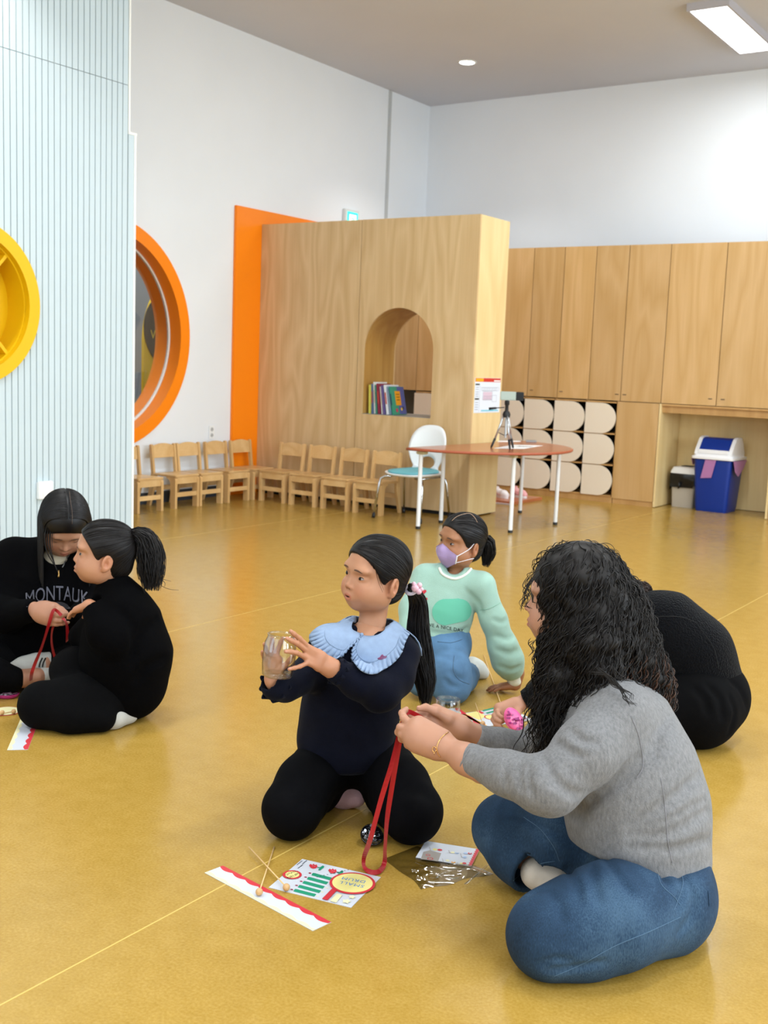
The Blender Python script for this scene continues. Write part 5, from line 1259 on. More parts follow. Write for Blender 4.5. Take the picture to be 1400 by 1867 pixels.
hp = W(1040, 1094, 2.72); hR = facing(hp, 97, 2, 0); hs = 1.08
o = dict(child=False, mouth='shut', neck=to_local(W(1072, 1235, 2.73), hp, hR, hs), neck_r=.043, fat=.9)
hd = head_s(o); V, Fq = hd.mesh(.003, 1); tint = skin_tint(V, o); headVF = (XFa(V, hp, hR, hs), Fq)
hs_ = S()
wN = W(812, 1362, 2.655)
pN = [[W(748, 1321, 2.70), W(736, 1309, 2.705), W(733, 1300, 2.72), W(740, 1294, 2.74)], [W(743, 1332, 2.69), W(730, 1326, 2.70), W(726, 1335, 2.715), W(733, 1342, 2.73)],
      [W(746, 1342, 2.685), W(733, 1339, 2.695), W(732, 1347, 2.71), W(740, 1352, 2.725)], [W(754, 1352, 2.68), W(743, 1351, 2.69), W(743, 1358, 2.70), W(750, 1361, 2.71)]]
dN = W(748, 1330, 2.69) - wN
JN = hand_s(hs_, wN, dN, np.array(VAX) * 1.0 - CAMR[1] * .3, CAMR[1], .172, None, thumb=[W(782, 1334, 2.70), W(760, 1317, 2.73), W(748, 1309, 2.745), W(741, 1303, 2.75)], paths=pN)
hs_.cap(W(768, 1346, 2.675), W(795, 1357, 2.66), .034, .030, k=.03)
hs_.chain([(wN, .0265), (W(850, 1384, 2.615), .034), (W(880, 1400, 2.59), .037)], k=.02)
wF = W(846, 1331, 2.79)
pF = [[W(786, 1302, 2.79), W(769, 1300, 2.785), W(758, 1303, 2.775), W(750, 1308, 2.765)], [W(784, 1312, 2.78), W(768, 1315, 2.77), W(758, 1318, 2.76), W(750, 1322, 2.755)],
      [W(786, 1322, 2.775), W(772, 1327, 2.765), W(763, 1331, 2.755), W(757, 1336, 2.75)], [W(792, 1330, 2.77), W(780, 1336, 2.76), W(772, 1340, 2.755), W(766, 1343, 2.75)]]
JF = hand_s(hs_, wF, W(786, 1310, 2.785) - wF, -np.array(VAX), CAMR[1], .170, None, thumb=[W(817, 1311, 2.77), W(794, 1297, 2.76), W(776, 1290, 2.755), W(764, 1292, 2.75)], paths=pF)
hs_.chain([(wF, .0265), (W(872, 1345, 2.81), .032)], k=.02)
handVF = hs_.mesh(.0022, 1)
core = S(); core.chain([(W(1180, 1600, 2.64), .10), (W(1160, 1450, 2.66), .11), (W(1120, 1310, 2.69), .09), (W(1076, 1240, 2.73), .044)], k=.04)
for a in ([(W(1110, 1300, 2.58), .05), (W(1000, 1438, 2.51), .042), (W(870, 1395, 2.60), .034)], [(W(1035, 1300, 2.82), .05), (W(965, 1388, 2.86), .04), (W(866, 1343, 2.81), .032)]): core.chain(a, k=.02)
core.cap(W(1200, 1640, 2.6), F(985, 1705, .085), .08, .055, k=.03); core.cap(W(1190, 1610, 2.72), F(905, 1510, .12), .08, .05, k=.03); core.cap(F(905, 1510, .12), F(1000, 1597, .06), .05, .03, k=.02)
coreVF = core.mesh(.012, 1)
VFb = join(headVF, handVF, coreVF); put('body', VFb, M_SKINA, A, np.concatenate([tint, np.tile([1.0, .95, .92], (len(handVF[0]), 1)), np.ones((len(coreVF[0]), 3))]))
XF = XFm(np.array(hp) - [A.location.x, A.location.y, 0], hR, hs); add_eyes(A, hd, o, XF, closed=True)
nb = MB()
for J, n_ in ((JN[0], -np.array(VAX) + CAMR[1]), (JF[4], CAMR[1] * 1.0 - np.array(VAX) * .4)): nail(nb, J, n_, .165)
putmb(nb, 'nails', bpy.data.materials['nail'], A)
# sweater
s = S(); s.chain([(W(1172, 1560, 2.64), .158), (W(1160, 1470, 2.645), .160), (W(1140, 1390, 2.655), .150), (W(1122, 1320, 2.675), .118), (W(1100, 1275, 2.70), .078)], k=.05)
s.cap(W(1118, 1302, 2.60), W(1045, 1292, 2.80), .068, .066, k=.05); s.cap(W(1100, 1275, 2.70), W(1080, 1246, 2.725), .07, .052, k=.03)
s.chain([(W(1124, 1305, 2.575), .074), (W(1070, 1370, 2.52), .070), (W(1006, 1433, 2.495), .060), (W(985, 1430, 2.50), .055), (W(925, 1410, 2.545), .046), (W(862, 1387, 2.605), .0385)], k=.035)
s.cap(W(862, 1387, 2.605), W(842, 1378, 2.628), .038, .036, k=.004)
s.chain([(W(1040, 1295, 2.815), .068), (W(1005, 1345, 2.84), .060), (W(965, 1385, 2.855), .052), (W(915, 1366, 2.835), .046), (W(858, 1342, 2.80), .036)], k=.035)
s.half(W(846, 1380, 2.622), W(846, 1380, 2.622) - W(880, 1396, 2.59), .003, '-', .055)
s.half(W(863, 1343, 2.803), W(845, 1335, 2.79) - W(880, 1350, 2.815), .003, '-', .05)
# hem: cut along a line rising to the front
hp1, hp2 = W(1080, 1556, 2.5), W(1297, 1585, 2.64); ndn = unit(np.cross(hp2 - hp1, VAX)); ndn = ndn if ndn[2] < 0 else -ndn
s.half(W(1200, 1577, 2.62), ndn, .004, '-', .5)
cr_ = [([(1290, 1480), (1220, 1520), (1150, 1525)], .012, .006), ([(1275, 1415), (1210, 1470), (1160, 1500)], .012, .006), ([(1293, 1530), (1230, 1548), (1150, 1545)], .010, .005), ([(1165, 1385), (1120, 1430), (1065, 1470), (1045, 1490)], .012, .008),
       ([(1205, 1360), (1160, 1400), (1120, 1430)], .014, .005), ([(1040, 1330), (1060, 1350), (1085, 1352)], .008, .004), ([(1010, 1350), (1040, 1372), (1060, 1378)], .008, .004), ([(985, 1375), (1000, 1400), (1005, 1430)], .008, .004), ([(965, 1400), (962, 1425), (970, 1450)], .007, .004), ([(950, 1395), (945, 1415), (950, 1440)], .007, .0035), ([(925, 1390), (918, 1410), (922, 1432)], .006, .002), ([(1010, 1415), (1030, 1440), (1055, 1450)], .009, .005), ([(1230, 1300), (1200, 1340), (1190, 1380)], .012, .004), ([(1150, 1510), (1210, 1500), (1285, 1460)], .010, .004)]
VFs = s.mesh(.006, 2)
def surface_crease(S_, VF, cr):
    sf = Surf(*VF)
    for pts, w_, a_ in cr:
        P = px_line(sf, pts, 0.0, 8)
        if len(P) > 2: S_.crease(P, w_, a_)
    return S_
surface_crease(s, VFs, [(p_, w_, a_ * 1.9) for p_, w_, a_ in cr_]); VFs = s.mesh(.0055, 1)
put('sweater', VFs, M_GREYK, A); SW2 = Surf(*VFs)
M_GSEAM = mat('grey_seam', '#77767a', .9)
for pts in ([(1150, 1305), (1165, 1345), (1172, 1395), (1160, 1420)], [(1205, 1420), (1212, 1470), (1217, 1530), (1225, 1573)]):
    q = px_line(SW2, pts, .0004, 30)
    if len(q) > 4: putmb(MB().tube(q, .0011, 5), 'seam', M_GSEAM, A)
def rib(sf, pts, r, name, m, par):
    q = px_line(sf, pts, .0, 40)
    if len(q) > 4: putmb(MB().tube(q, r, 8), name, m, par)
rib(SW2, [(856, 1366), (848, 1378), (841, 1392), (839, 1398)], .0022, 'cuff_hem', M_GREYK, A)
# jeans
j = S(); j.chain([(W(1190, 1622, 2.60), .126), (W(1185, 1600, 2.74), .125)], k=.05); j.cap(W(1180, 1560, 2.645), W(1188, 1620, 2.65), .130, .135, k=.04)
j.chain([(W(1200, 1640, 2.56), .126), (F(1110, 1672, .112), .108), (F(1045, 1690, .10), .094), (F(1002, 1700, .09), .087)], k=.05)
j.chain([(F(998, 1712, .082), .080), (F(1060, 1715, .07), .068), (F(1140, 1680, .06), .058)], k=.04)
j.chain([(W(1185, 1590, 2.74), .125), (F(1020, 1528, .15), .094), (F(924, 1507, .125), .082)], k=.05)
j.chain([(F(922, 1513, .12), .081), (F(946, 1552, .095), .074), (F(975, 1590, .075), .066)], k=.035)
j.half(F(973, 1588, .075), F(990, 1606, .068) - F(938, 1552, .095), .004, '-', .075)
j.cap(F(965, 1580, .078), F(1000, 1615, .065), .054, .054, .004, '-')
j.half(F(1100, 1700, .003), (0, 0, -1), .006, '-', 1.0)
j.half(W(1190, 1540, 2.645), (0, 0, 1), .01, '-', .19)
VFj = j.mesh(.0065, 2)
cj = [([(1035, 1585), (1050, 1610), (1055, 1640)], .010, .007), ([(1075, 1575), (1085, 1610), (1090, 1645)], .010, .007), ([(1000, 1625), (1020, 1650), (1025, 1680)], .009, .005), ([(1105, 1565), (1130, 1600), (1150, 1625)], .010, .006), ([(1110, 1550), (1180, 1575), (1230, 1620)], .010, .006), ([(1235, 1590), (1245, 1620), (1235, 1650)], .009, .006),
      ([(920, 1470), (980, 1500), (1040, 1535)], .010, .006), ([(900, 1480), (950, 1490), (1000, 1520)], .009, .004), ([(960, 1500), (1000, 1540), (1015, 1570)], .008, .004), ([(1270, 1640), (1262, 1670), (1240, 1700)], .010, .005), ([(1000, 1770), (1050, 1765), (1100, 1755)], .009, .006), ([(985, 1760), (1010, 1750), (1040, 1752)], .008, .005), ([(1250, 1600), (1262, 1625), (1262, 1650)], .007, .004), ([(950, 1640), (975, 1625), (1000, 1620)], .008, .004)]
surface_crease(j, VFj, [(p_, w_ * .85, a_ * 1.6) for p_, w_, a_ in cj]); VFj = j.mesh(.006, 1); put('jeans', VFj, M_JEAN, A); JS = Surf(*VFj)
M_STITCH = mat('jean_stitch', '#48637b', .8)
for pts in ([(1010, 1780), (1060, 1758), (1120, 1725), (1180, 1700), (1240, 1672)], [(935, 1606), (958, 1588), (985, 1575), (1012, 1570)], [(1196, 1580), (1205, 1612), (1228, 1635), (1240, 1650)], [(1240, 1582), (1245, 1610), (1236, 1640), (1228, 1660)], [(955, 1490), (985, 1512), (1010, 1545), (1020, 1570)]):
    q = px_line(JS, pts, .0006, 40)
    if len(q) > 4: putmb(MB().tube(q, .0008, 5), 'stitched_seam', M_STITCH, A)
pk = px_patch(JS, [[[(1290, 1625), (1301, 1622), (1303, 1650), (1292, 1652)]]], .0015, 6); putmb(pk, 'pocket_tab', M_JEAN, A)
# sock and foot
k_ = S(); k_.chain([(F(978, 1592, .07), .040), (F(1010, 1602, .058), .043), (F(1050, 1596, .052), .042), (F(1085, 1600, .05), .036)], k=.03); 
VFk = k_.mesh(.005, 1); put('sock', VFk, cloth_mat('beige_sock', '#c9bfb2', var=.06), A)
# bracelet and ribbon
M_GOLDM = mat('gold', '#d9a566', .25, metal=1.0); HS2 = Surf(*handVF)
bq = px_line(HS2, [(817, 1335), (804, 1346), (797, 1360), (798, 1372), (803, 1380)], .0012, 24)
if len(bq) > 4: putmb(MB().tube(bq, .0012, 6), 'bracelet', M_GOLDM, A)
bq = HS2.px(792, 1366, .002)
if bq is not None:
    m_ = MB(); m_.tube([bq + (CAMR[0] * .0045 * math.cos(a) + CAMR[1] * .0065 * math.sin(a)) for a in np.linspace(0, 2 * PI, 17)], .0011, 6); m_.tube([bq - CAMR[1] * .0065, bq - CAMR[1] * .013], .001, 6); putmb(m_, 'bracelet_charm', M_GOLDM, A)
# curly hair
hc = S(); hc.chain([(W(1054, 1075, 2.74), .115), (W(1078, 1140, 2.735), .120), (W(1088, 1200, 2.73), .106)], k=.06); hc.ell(XFa(np.array([0, -.02, .04]), hp, hR, hs), (.090, .090, .094), k=.04)
hc.chain([(W(1105, 1130, 2.70), .085), (W(1145, 1195, 2.70), .062), (W(1185, 1245, 2.70), .040), (W(1208, 1282, 2.70), .020)], k=.05)
hc.chain([(W(1036, 1190, 2.70), .070), (W(1026, 1240, 2.68), .050), (W(1030, 1290, 2.67), .022)], k=.04)
hc.chain([(W(1090, 1190, 2.62), .070), (W(1095, 1215, 2.60), .045)], k=.04)
VFh = hc.mesh(.007, 2); nz = np.sin(V[:1, 0]) 
Vh = VFh[0]; r1 = (np.sin(Vh @ np.array([90., 40, 60])) + np.sin(Vh @ np.array([-50., 110, 35]) + 1) + np.sin(Vh @ np.array([30., -70, 120]) + 2)); Vh = Vh + (r1 * .0028)[:, None] * unit(np.array([.4, -.7, .2]))
def curls(core, n, lo, hi, rad, seed, amp=(.004, .010), wl=(.028, .055), down=(0, 0, -1.0), sel=None, M=44, off=.002):
    rg = np.random.default_rng(seed); V, Fq = core.mesh(.012, 0); idx = np.arange(len(V)) if sel is None else np.nonzero(sel(V))[0]
    st = V[rg.choice(idx, n)] + rg.normal(size=(n, 3)) * .004; L = lo + (hi - lo) * rg.random(n)
    tg = st + np.array(down) * 5 + rg.normal(size=(n, 3)) * .5; P = st; out = []
    P = core.project(st, off)[0]; out = [P]
    for i in range(M - 1):
        d = tg - P; d /= np.linalg.norm(d, axis=1, keepdims=True); dist, g = core.ev(P), core.project(P, off, 1)[1]
        tang = d - g * (d * g).sum(1, keepdims=True); hang = (g[:, 2] < -.35)[:, None]; d = np.where(hang, d, tang); d /= np.linalg.norm(d, axis=1, keepdims=True) + 1e-9
        P = P + d * (L / M)[:, None]; Q = core.project(P, off, 1)[0]; P = np.where(hang, P, Q); out.append(P)
    Pm = np.stack(out, 1); T = np.gradient(Pm, axis=1); T /= np.linalg.norm(T, axis=2, keepdims=True) + 1e-9
    U = np.cross(T, rg.normal(size=(n, 1, 3))); U /= np.linalg.norm(U, axis=2, keepdims=True) + 1e-9; Wd = np.cross(T, U)
    s_ = np.linspace(0, 1, M)[None, :] * L[:, None]; lam = (wl[0] + (wl[1] - wl[0]) * rg.random(n))[:, None]; ph = rg.random((n, 1)) * 6.28; am = (amp[0] + (amp[1] - amp[0]) * rg.random(n))[:, None] * np.minimum(1, .25 + s_ / .08)
    a = 2 * PI * s_ / lam + ph; Pm = Pm + am[..., None] * (np.cos(a)[..., None] * U + np.sin(a)[..., None] * Wd)
    ok = clear_face(Pm); return tubes(Pm[ok], rad * (.5 + rg.random(ok.sum())), 4, .3, seed)
def clear_face(P):
    C_ = (P - CAMPOS) @ CAMR.T; x = 700 + FPX * C_[..., 0] / -C_[..., 2]; y = 933.5 - FPX * C_[..., 1] / -C_[..., 2]
    return ~(((x < 977) & (y > 1086) & (y < 1180)).any(1))
c1 = curls(hc, 1500, .12, .30, .0016, 11, (.003, .009), (.045, .09)); c2 = curls(hc, 420, .08, .16, .0011, 12, (.006, .013), (.04, .08), off=.005)
fx = []
for pts, d_ in (([(1085, 1215), (1105, 1232), (1120, 1250), (1148, 1262), (1150, 1275)], 2.49), ([(1095, 1222), (1118, 1242), (1135, 1255), (1140, 1275), (1158, 1284)], 2.50), ([(1075, 1225), (1110, 1235), (1140, 1265), (1145, 1285)], 2.49), ([(1120, 1215), (1128, 1235), (1150, 1240)], 2.50), ([(1150, 1215), (1160, 1245), (1180, 1252)], 2.53), ([(1015, 1270), (1003, 1300), (1012, 1320), (1005, 1340)], 2.62), ([(1022, 1280), (1010, 1310), (1018, 1330), (1010, 1345)], 2.62), ([(1005, 1250), (985, 1290), (978, 1310), (970, 1318)], 2.65),
                ([(975, 1040), (960, 1065), (968, 1080), (952, 1098), (952, 1112)], 2.66), ([(978, 1050), (957, 1075), (964, 1090), (956, 1105)], 2.66), ([(975, 1165), (967, 1175), (972, 1185), (967, 1195)], 2.66), ([(985, 1185), (972, 1205), (980, 1220), (975, 1230)], 2.66), ([(968, 1060), (955, 1080), (958, 1100), (965, 1108)], 2.68), ([(1185, 1180), (1205, 1215), (1200, 1240), (1218, 1270), (1212, 1290)], 2.68), ([(1175, 1190), (1195, 1230), (1190, 1255), (1205, 1285)], 2.68)):
    for k in range(4):
        rg = np.random.default_rng(len(fx) + 50); fx.append(smooth_path([W(x + rg.normal() * 3, y + rg.normal() * 2, d_) for x, y in pts], 30))
c3 = tubes(np.array(fx), .0011, 4, .4, 4)
put('hair', join((Vh, VFh[1]), c1, c2, c3), M_HAIRB, A)
M_BRN = hair_mat('brown_hair_ends', '#3b2417', .5)
c4 = curls(hc, 260, .06, .16, .0015, 21, sel=lambda V: (V[:, 2] < .66) & ((V @ CAMR[0]) > (np.array(W(1120, 1200, 2.7)) @ CAMR[0])), off=.004)
put('hair_ends', c4, M_BRN, A)

# the long red ribbon she holds
M_RIB = mat('red_ribbon', '#a00814', .5, sheen=.2)
def ribbon(name, label, pts, width, m=M_RIB, twist=None, n=70):
    P = smooth_path(pts, n); T = np.gradient(P, axis=0); T /= np.linalg.norm(T, axis=1, keepdims=True) + 1e-9; o_ = thing(name, label, 'ribbon', (P[-1][0], P[-1][1], 0))
    rows = []
    for i in range(n):
        v = CAMPOS - P[i]; side = unit(np.cross(T[i], v)); nn = np.cross(side, T[i]); a = (twist[0] + (twist[1] - twist[0]) * i / (n - 1) + .5 * math.sin(i * .22)) if twist else 0; w = side * math.cos(a) + nn * math.sin(a)
        rows.append([P[i] - w * width / 2 + nn * .0003, P[i] + w * width / 2 + nn * .0003, P[i] + w * width / 2 - nn * .0003, P[i] - w * width / 2 - nn * .0003])
    mb = MB().ring_loft(rows); mb.build('band', m, o_, False, origin=(P[-1][0], P[-1][1], 0)); return o_
rb_ = ribbon('red_ribbon', 'long red ribbon hanging in a loop from the grey sweater woman\'s hands', [W(772, 1312, 2.735), W(758, 1303, 2.735), W(744, 1298, 2.735), W(736, 1308, 2.73), W(733, 1322, 2.74), W(726, 1345, 2.735), W(712, 1400, 2.74), W(694, 1460, 2.76), W(675, 1530, 2.80), F(664, 1562, .03), F(664, 1580, .008), F(676, 1590, .007), F(692, 1588, .009), F(701, 1572, .012), W(702, 1545, 2.86), W(706, 1490, 2.80), W(716, 1425, 2.77), W(727, 1360, 2.755), W(731, 1340, 2.745)], .0125, twist=(0, .4), n=120)
# ------------------------------------------------------------------ girl in the mask and mint sweater (behind)
def simple_head(P, pos, Rm, sc, neckw, o, voxel=.0032):
    o['neck'] = to_local(neckw, pos, Rm, sc); hd = head_s(o); V, Fq = hd.mesh(voxel, 1); return hd, (XFa(V, pos, Rm, sc), Fq), skin_tint(V, o)
def finish_body(P, parts, tints, m):
    tt = [t if t is not None else np.tile([1.0, .94, .91], (len(p[0]), 1)) for p, t in zip(parts, tints)]; put('body', join(*parts), m, P, np.concatenate(tt))
B = person('girl in a lavender face mask and mint sweater, leaning on one hand', F(815, 1262))
hp = W(841, 986, 4.47); hR = facing(hp, 50, 2, 6); hs = .985
o = dict(child=True, neck_r=.038); hd, headVF, tint = simple_head(B, hp, hR, hs, W(830, 1055, 4.49), o)
h_ = S(); w0 = W(940, 1247, 4.50); w0 = np.array([w0[0], w0[1], .036])
hand_s(h_, w0, -CAMR[0] + np.array([0, 0, -.12]), (0, 0, -1), fv * 1.0, .118, [(4, 10, 8)] * 4, spread=(14, 4, -6, -16)); h_.cap(w0, w0 + np.array([0, 0, .05]) + CAMR[0] * .01, .022, .024, k=.01)
h_.half((w0[0], w0[1], .002), (0, 0, -1), .002, '-', .2); handVF = h_.mesh(.0028, 1)
c_ = S(); c_.chain([(W(800, 1165, 4.5), .09), (W(812, 1100, 4.5), .085), (W(828, 1058, 4.49), .05)], k=.04); c_.chain([(W(880, 1070, 4.45), .035), (W(910, 1150, 4.46), .03), (w0 + np.array([0, 0, .05]), .022)], k=.02)
c_.cap(W(805, 1190, 4.5), F(820, 1246, .07), .06, .05, k=.03); coreVF = c_.mesh(.012, 1)
finish_body(B, [headVF, handVF, coreVF], [tint, None, None], M_SKIND)
bo = [B.location.x, B.location.y, 0]; XF = XFm(np.array(hp) - bo, hR, hs); add_eyes(B, hd, o, XF, gaze=(.0028, .001), openk=1.15)
# mask
M_MASK = mat('lavender_mask', '#a18bb5', .8, bump=.1, bscale=500); M_MASKW = mat('mask_white', '#dcd8dc', .8)
def mask_rows(t0, t1, off, n=33, m=14):
    th = np.radians(np.linspace(t0, t1, n)); rows = []
    for q in np.linspace(0, 1, m):
        pts = []
        for a in th:
            c = abs(a) / math.radians(62); zt = -.010 - .034 * min(1, c) ** 1.1; zb = -.110 + .034 * c ** 2; z = zt + (zb - zt) * q
            pts.append((math.sin(a) * .25, .03 + math.cos(a) * .25, z))
        P = np.array(pts); D_ = -np.stack([P[:, 0], P[:, 1] - .03, np.zeros(n)], 1); D_ /= np.linalg.norm(D_, axis=1, keepdims=True)
        for _ in range(40): P = P + D_ * ((hd.ev(P) - off) * .8)[:, None]
        P[:, 1] += .010 * np.clip(1 - (np.abs(th) / .5) ** 2, 0, 1) * np.sin(PI * min(1, q * 1.15)) ** 1.0 * (.9 if q > .2 else .5)
        rows.append(P)
    R_ = np.stack(rows); 
    for _ in range(3): R_[1:-1, 1:-1] = .5 * R_[1:-1, 1:-1] + .125 * (R_[:-2, 1:-1] + R_[2:, 1:-1] + R_[1:-1, :-2] + R_[1:-1, 2:])
    return R_
R_ = mask_rows(-60, 60, .0045); mb = MB(); n_, m_ = R_.shape[1], R_.shape[0]
mb.add([XF(p) for r in R_ for p in r], [(j * n_ + i, j * n_ + i + 1, (j + 1) * n_ + i + 1, (j + 1) * n_ + i) for j in range(m_ - 1) for i in range(n_ - 1)]); mk = mb.build('face_mask', M_MASK, B, True)
ed = MB().tube([XF(p) for p in R_[0]], .0012, 5).tube([XF(p) for p in R_[-1]], .0012, 5).tube([XF(p) for p in R_[6][4:-4]], .0007, 5); ed.build('mask_seam', mat('mask_seam', '#9a86b0', .8), mk, True)
for q in (0, -1):
    sg = -1 if q == 0 else 1; top = hd.project(np.array([R_[1][q], [sg * .070, .018, -.004 - .012], [sg * .078, -.004, .006]]), .0035)[0]; bot = hd.project(np.array([R_[-2][q], [sg * .066, .012, -.055], [sg * .076, -.006, -.046]]), .0035)[0]
    L_ = MB()
    for k_, pp in ((1, top), (2, bot)): L_.tube([XF(p) for p in smooth_path(pp, 12)], .0032, 6, flat=.5)
    L_.tube([XF(p) for p in R_[:, q]], .0028, 6); L_.build('ear_loop', M_MASKW, mk, True)
cap = hair_cap_s(.0095, .062, .128); tie = np.array([-.02, -.115, -.005]); VFc = cap.mesh(.004, 1)
tl = [XFa(tie * .92, hp, hR, hs), XFa(tie, hp, hR, hs), W(889, 990, 4.52), W(890, 1010, 4.53), W(884, 1034, 4.53)]
put('hair', join((XFa(VFc[0], hp, hR, hs), VFc[1]), scalp_strands(cap, tie, 700, 14, .12, hp, hR, hs, .0010, 8)), M_HAIR, B); put('ponytail', tail_strands(tl, [.010, .018, .030, .030, .014], 420, 18, 9, .0017, .12), M_HAIR, B)
HC = Surf(XFa(VFc[0], hp, hR, hs), VFc[1]); q = px_line(HC, [(824, 950), (832, 943), (845, 938), (856, 937), (864, 943), (870, 953)], .0015, 30)
if len(q) > 4: putmb(MB().tube(q, .0010, 5), 'hair_parting', mat('parting_skin', '#a98a70', .7), B)
# sweater
M_MINT = cloth_mat('mint_fleece', '#93b3a5', .95, var=.03, sheen=.3); M_MINTW = cloth_mat('cream_rib', '#dcded2')
s = S(); s.chain([(W(797, 1146, 4.5), .128), (W(806, 1105, 4.5), .122), (W(820, 1070, 4.49), .095)], k=.05, fl=(fv, 1.2)); s.cap(W(776, 1052, 4.51), W(876, 1066, 4.46), .050, .052, k=.05); s.cap(W(826, 1062, 4.49), W(830, 1046, 4.49), .06, .048, k=.03)
s.chain([(W(878, 1070, 4.455), .054), (W(900, 1130, 4.45), .050), (W(917, 1180, 4.46), .056), (W(926, 1205, 4.475), .061), (W(932, 1220, 4.488), .048)], k=.03)
s.chain([(W(775, 1055, 4.5), .052), (W(752, 1110, 4.45), .05), (W(748, 1160, 4.38), .05)], k=.03)
s.cap(W(831, 1040, 4.49), W(834, 1015, 4.49), .043, .05, .008, '-'); s.ell(W(826, 1032, 4.43), (.042, .05, .035), None, .008, '-'); s.half(W(800, 1166, 4.5), (0, 0, -1), .012, '-', .17)
VFs = s.mesh(.0065, 2); surface_crease(s, VFs, [([(848, 1075), (872, 1100), (878, 1118)], .010, .005), ([(905, 1160), (925, 1165), (935, 1160)], .010, .006), ([(905, 1185), (930, 1192), (948, 1185)], .012, .007), ([(912, 1215), (930, 1222), (950, 1215)], .010, .006), ([(795, 1155), (830, 1156), (852, 1146)], .010, .007), ([(780, 1150), (810, 1158), (835, 1158)], .009, .005), ([(900, 1130), (915, 1135), (926, 1130)], .009, .005)])
VFs = s.mesh(.006, 1); put('sweater', VFs, M_MINT, B); MS = Surf(*VFs)
q = px_line(MS, [(801, 1036), (806, 1046), (818, 1053), (832, 1055), (848, 1048), (858, 1038), (862, 1030)], .001, 40)
if len(q) > 4: putmb(MB().tube(q, .0055, 8), 'neckband', M_MINTW, B)
k_ = S(); k_.chain([(W(934, 1226, 4.49), .037), (W(938, 1240, 4.495), .029)], k=.01); put('cuff', k_.mesh(.0045, 1), M_MINTW, B)
q = px_line(MS, [(875, 1112), (890, 1110), (905, 1103), (915, 1097)], .0008, 20)
if len(q) > 4: putmb(MB().tube(q, .0014, 5), 'shoulder_seam', mat('mint_seam', '#86ad9a', .9), B)
M_TEALP = mat('teal_print', '#5fae94', .9); M_REDP = mat('red_print', '#b02b36', .9); M_BLKPR = mat('black_print', '#20221f', .9)
blob = arc(812, 1116, 24, PI * .5, PI * 1.5, 14) + [(826, 1092), (836, 1091)] + arc(838, 1113, 21, -PI * .5, PI * .5, 14)
px = px_patch(MS, [[blob]], .0022, 4); putmb(px, 'print_blob', M_TEALP, B, fixn=False)
def heart(cx, cy, r): return [(cx + r * 1.0 * (16 * math.sin(a) ** 3) / 16, cy - r * (13 * math.cos(a) - 5 * math.cos(2 * a) - 2 * math.cos(3 * a) - math.cos(4 * a)) / 16) for a in np.linspace(0, 2 * PI, 25)[:-1]]
for cx, cy in ((773, 1079), (775, 1093)): putmb(px_patch(MS, [[heart(cx, cy, 4.6)]], .0022, 3), 'print_heart', M_REDP, B, fixn=False)
px = px_text(MS, 'HAVE A NICE DAY', 0, 0, 8.6, lambda u, v: (807 + u, 1143.5 + u * .17 - v), .0028, 0.0, 1.05); putmb(px, 'print_lettering', M_BLKPR, B, False, False)
# jeans and sock
M_JEANL = mat('light_jeans', '#4c6f90', .85, var=.18, vscale=14, bump=.2, bscale=400)
j = S(); j.chain([(W(788, 1168, 4.5), .105), (W(815, 1172, 4.5), .10)], k=.04); j.chain([(W(812, 1182, 4.49), .088), (F(820, 1222, .13), .078), (F(822, 1248, .075), .074)], k=.03); j.chain([(F(824, 1250, .07), .070), (F(842, 1236, .06), .058), (F(857, 1227, .055), .048)], k=.03)
j.chain([(W(785, 1180, 4.5), .088), (F(772, 1236, .08), .075)], k=.03); j.half(F(820, 1260, .002), (0, 0, -1), .004, '-', .5); j.half(F(855, 1229, .055), F(868, 1220, .05) - F(842, 1236, .06), .004, '-', .06)
VFj = j.mesh(.0075, 2); surface_crease(j, VFj, [([(800, 1180), (825, 1186), (840, 1180)], .010, .007), ([(800, 1195), (822, 1200), (836, 1192)], .010, .006), ([(822, 1225), (830, 1235), (845, 1240)], .009, .006), ([(812, 1240), (820, 1250), (835, 1252)], .009, .005)]); VFj = j.mesh(.007, 1); put('jeans', VFj, M_JEANL, B); JS2 = Surf(*VFj)
for pts in ([(828, 1196), (826, 1215), (829, 1228), (838, 1240), (855, 1247)], [(798, 1170), (822, 1172), (842, 1166)]):
    q = px_line(JS2, pts, .0008, 24)
    if len(q) > 4: putmb(MB().tube(q, .0014, 5), 'stitched_seam', M_STITCH, B)
k_ = S(); k_.chain([(F(852, 1228, .05), .038), (F(860, 1216, .05), .038), (F(872, 1222, .036), .034), (F(882, 1228, .022), .022)], k=.025); k_.half(F(865, 1230, .001), (0, 0, -1), .003, '-', .2); VFk = k_.mesh(.005, 1)
put('sock', VFk, cloth_mat('grey_white_sock', '#b9bcb8', var=.05), B); ks = Surf(*VFk); putmb(px_patch(ks, [[[(862, 1224), (866, 1226), (868, 1232), (864, 1233), (861, 1229)]]], .0015, 3), 'sock_print', M_BLKPR, B, fixn=False)

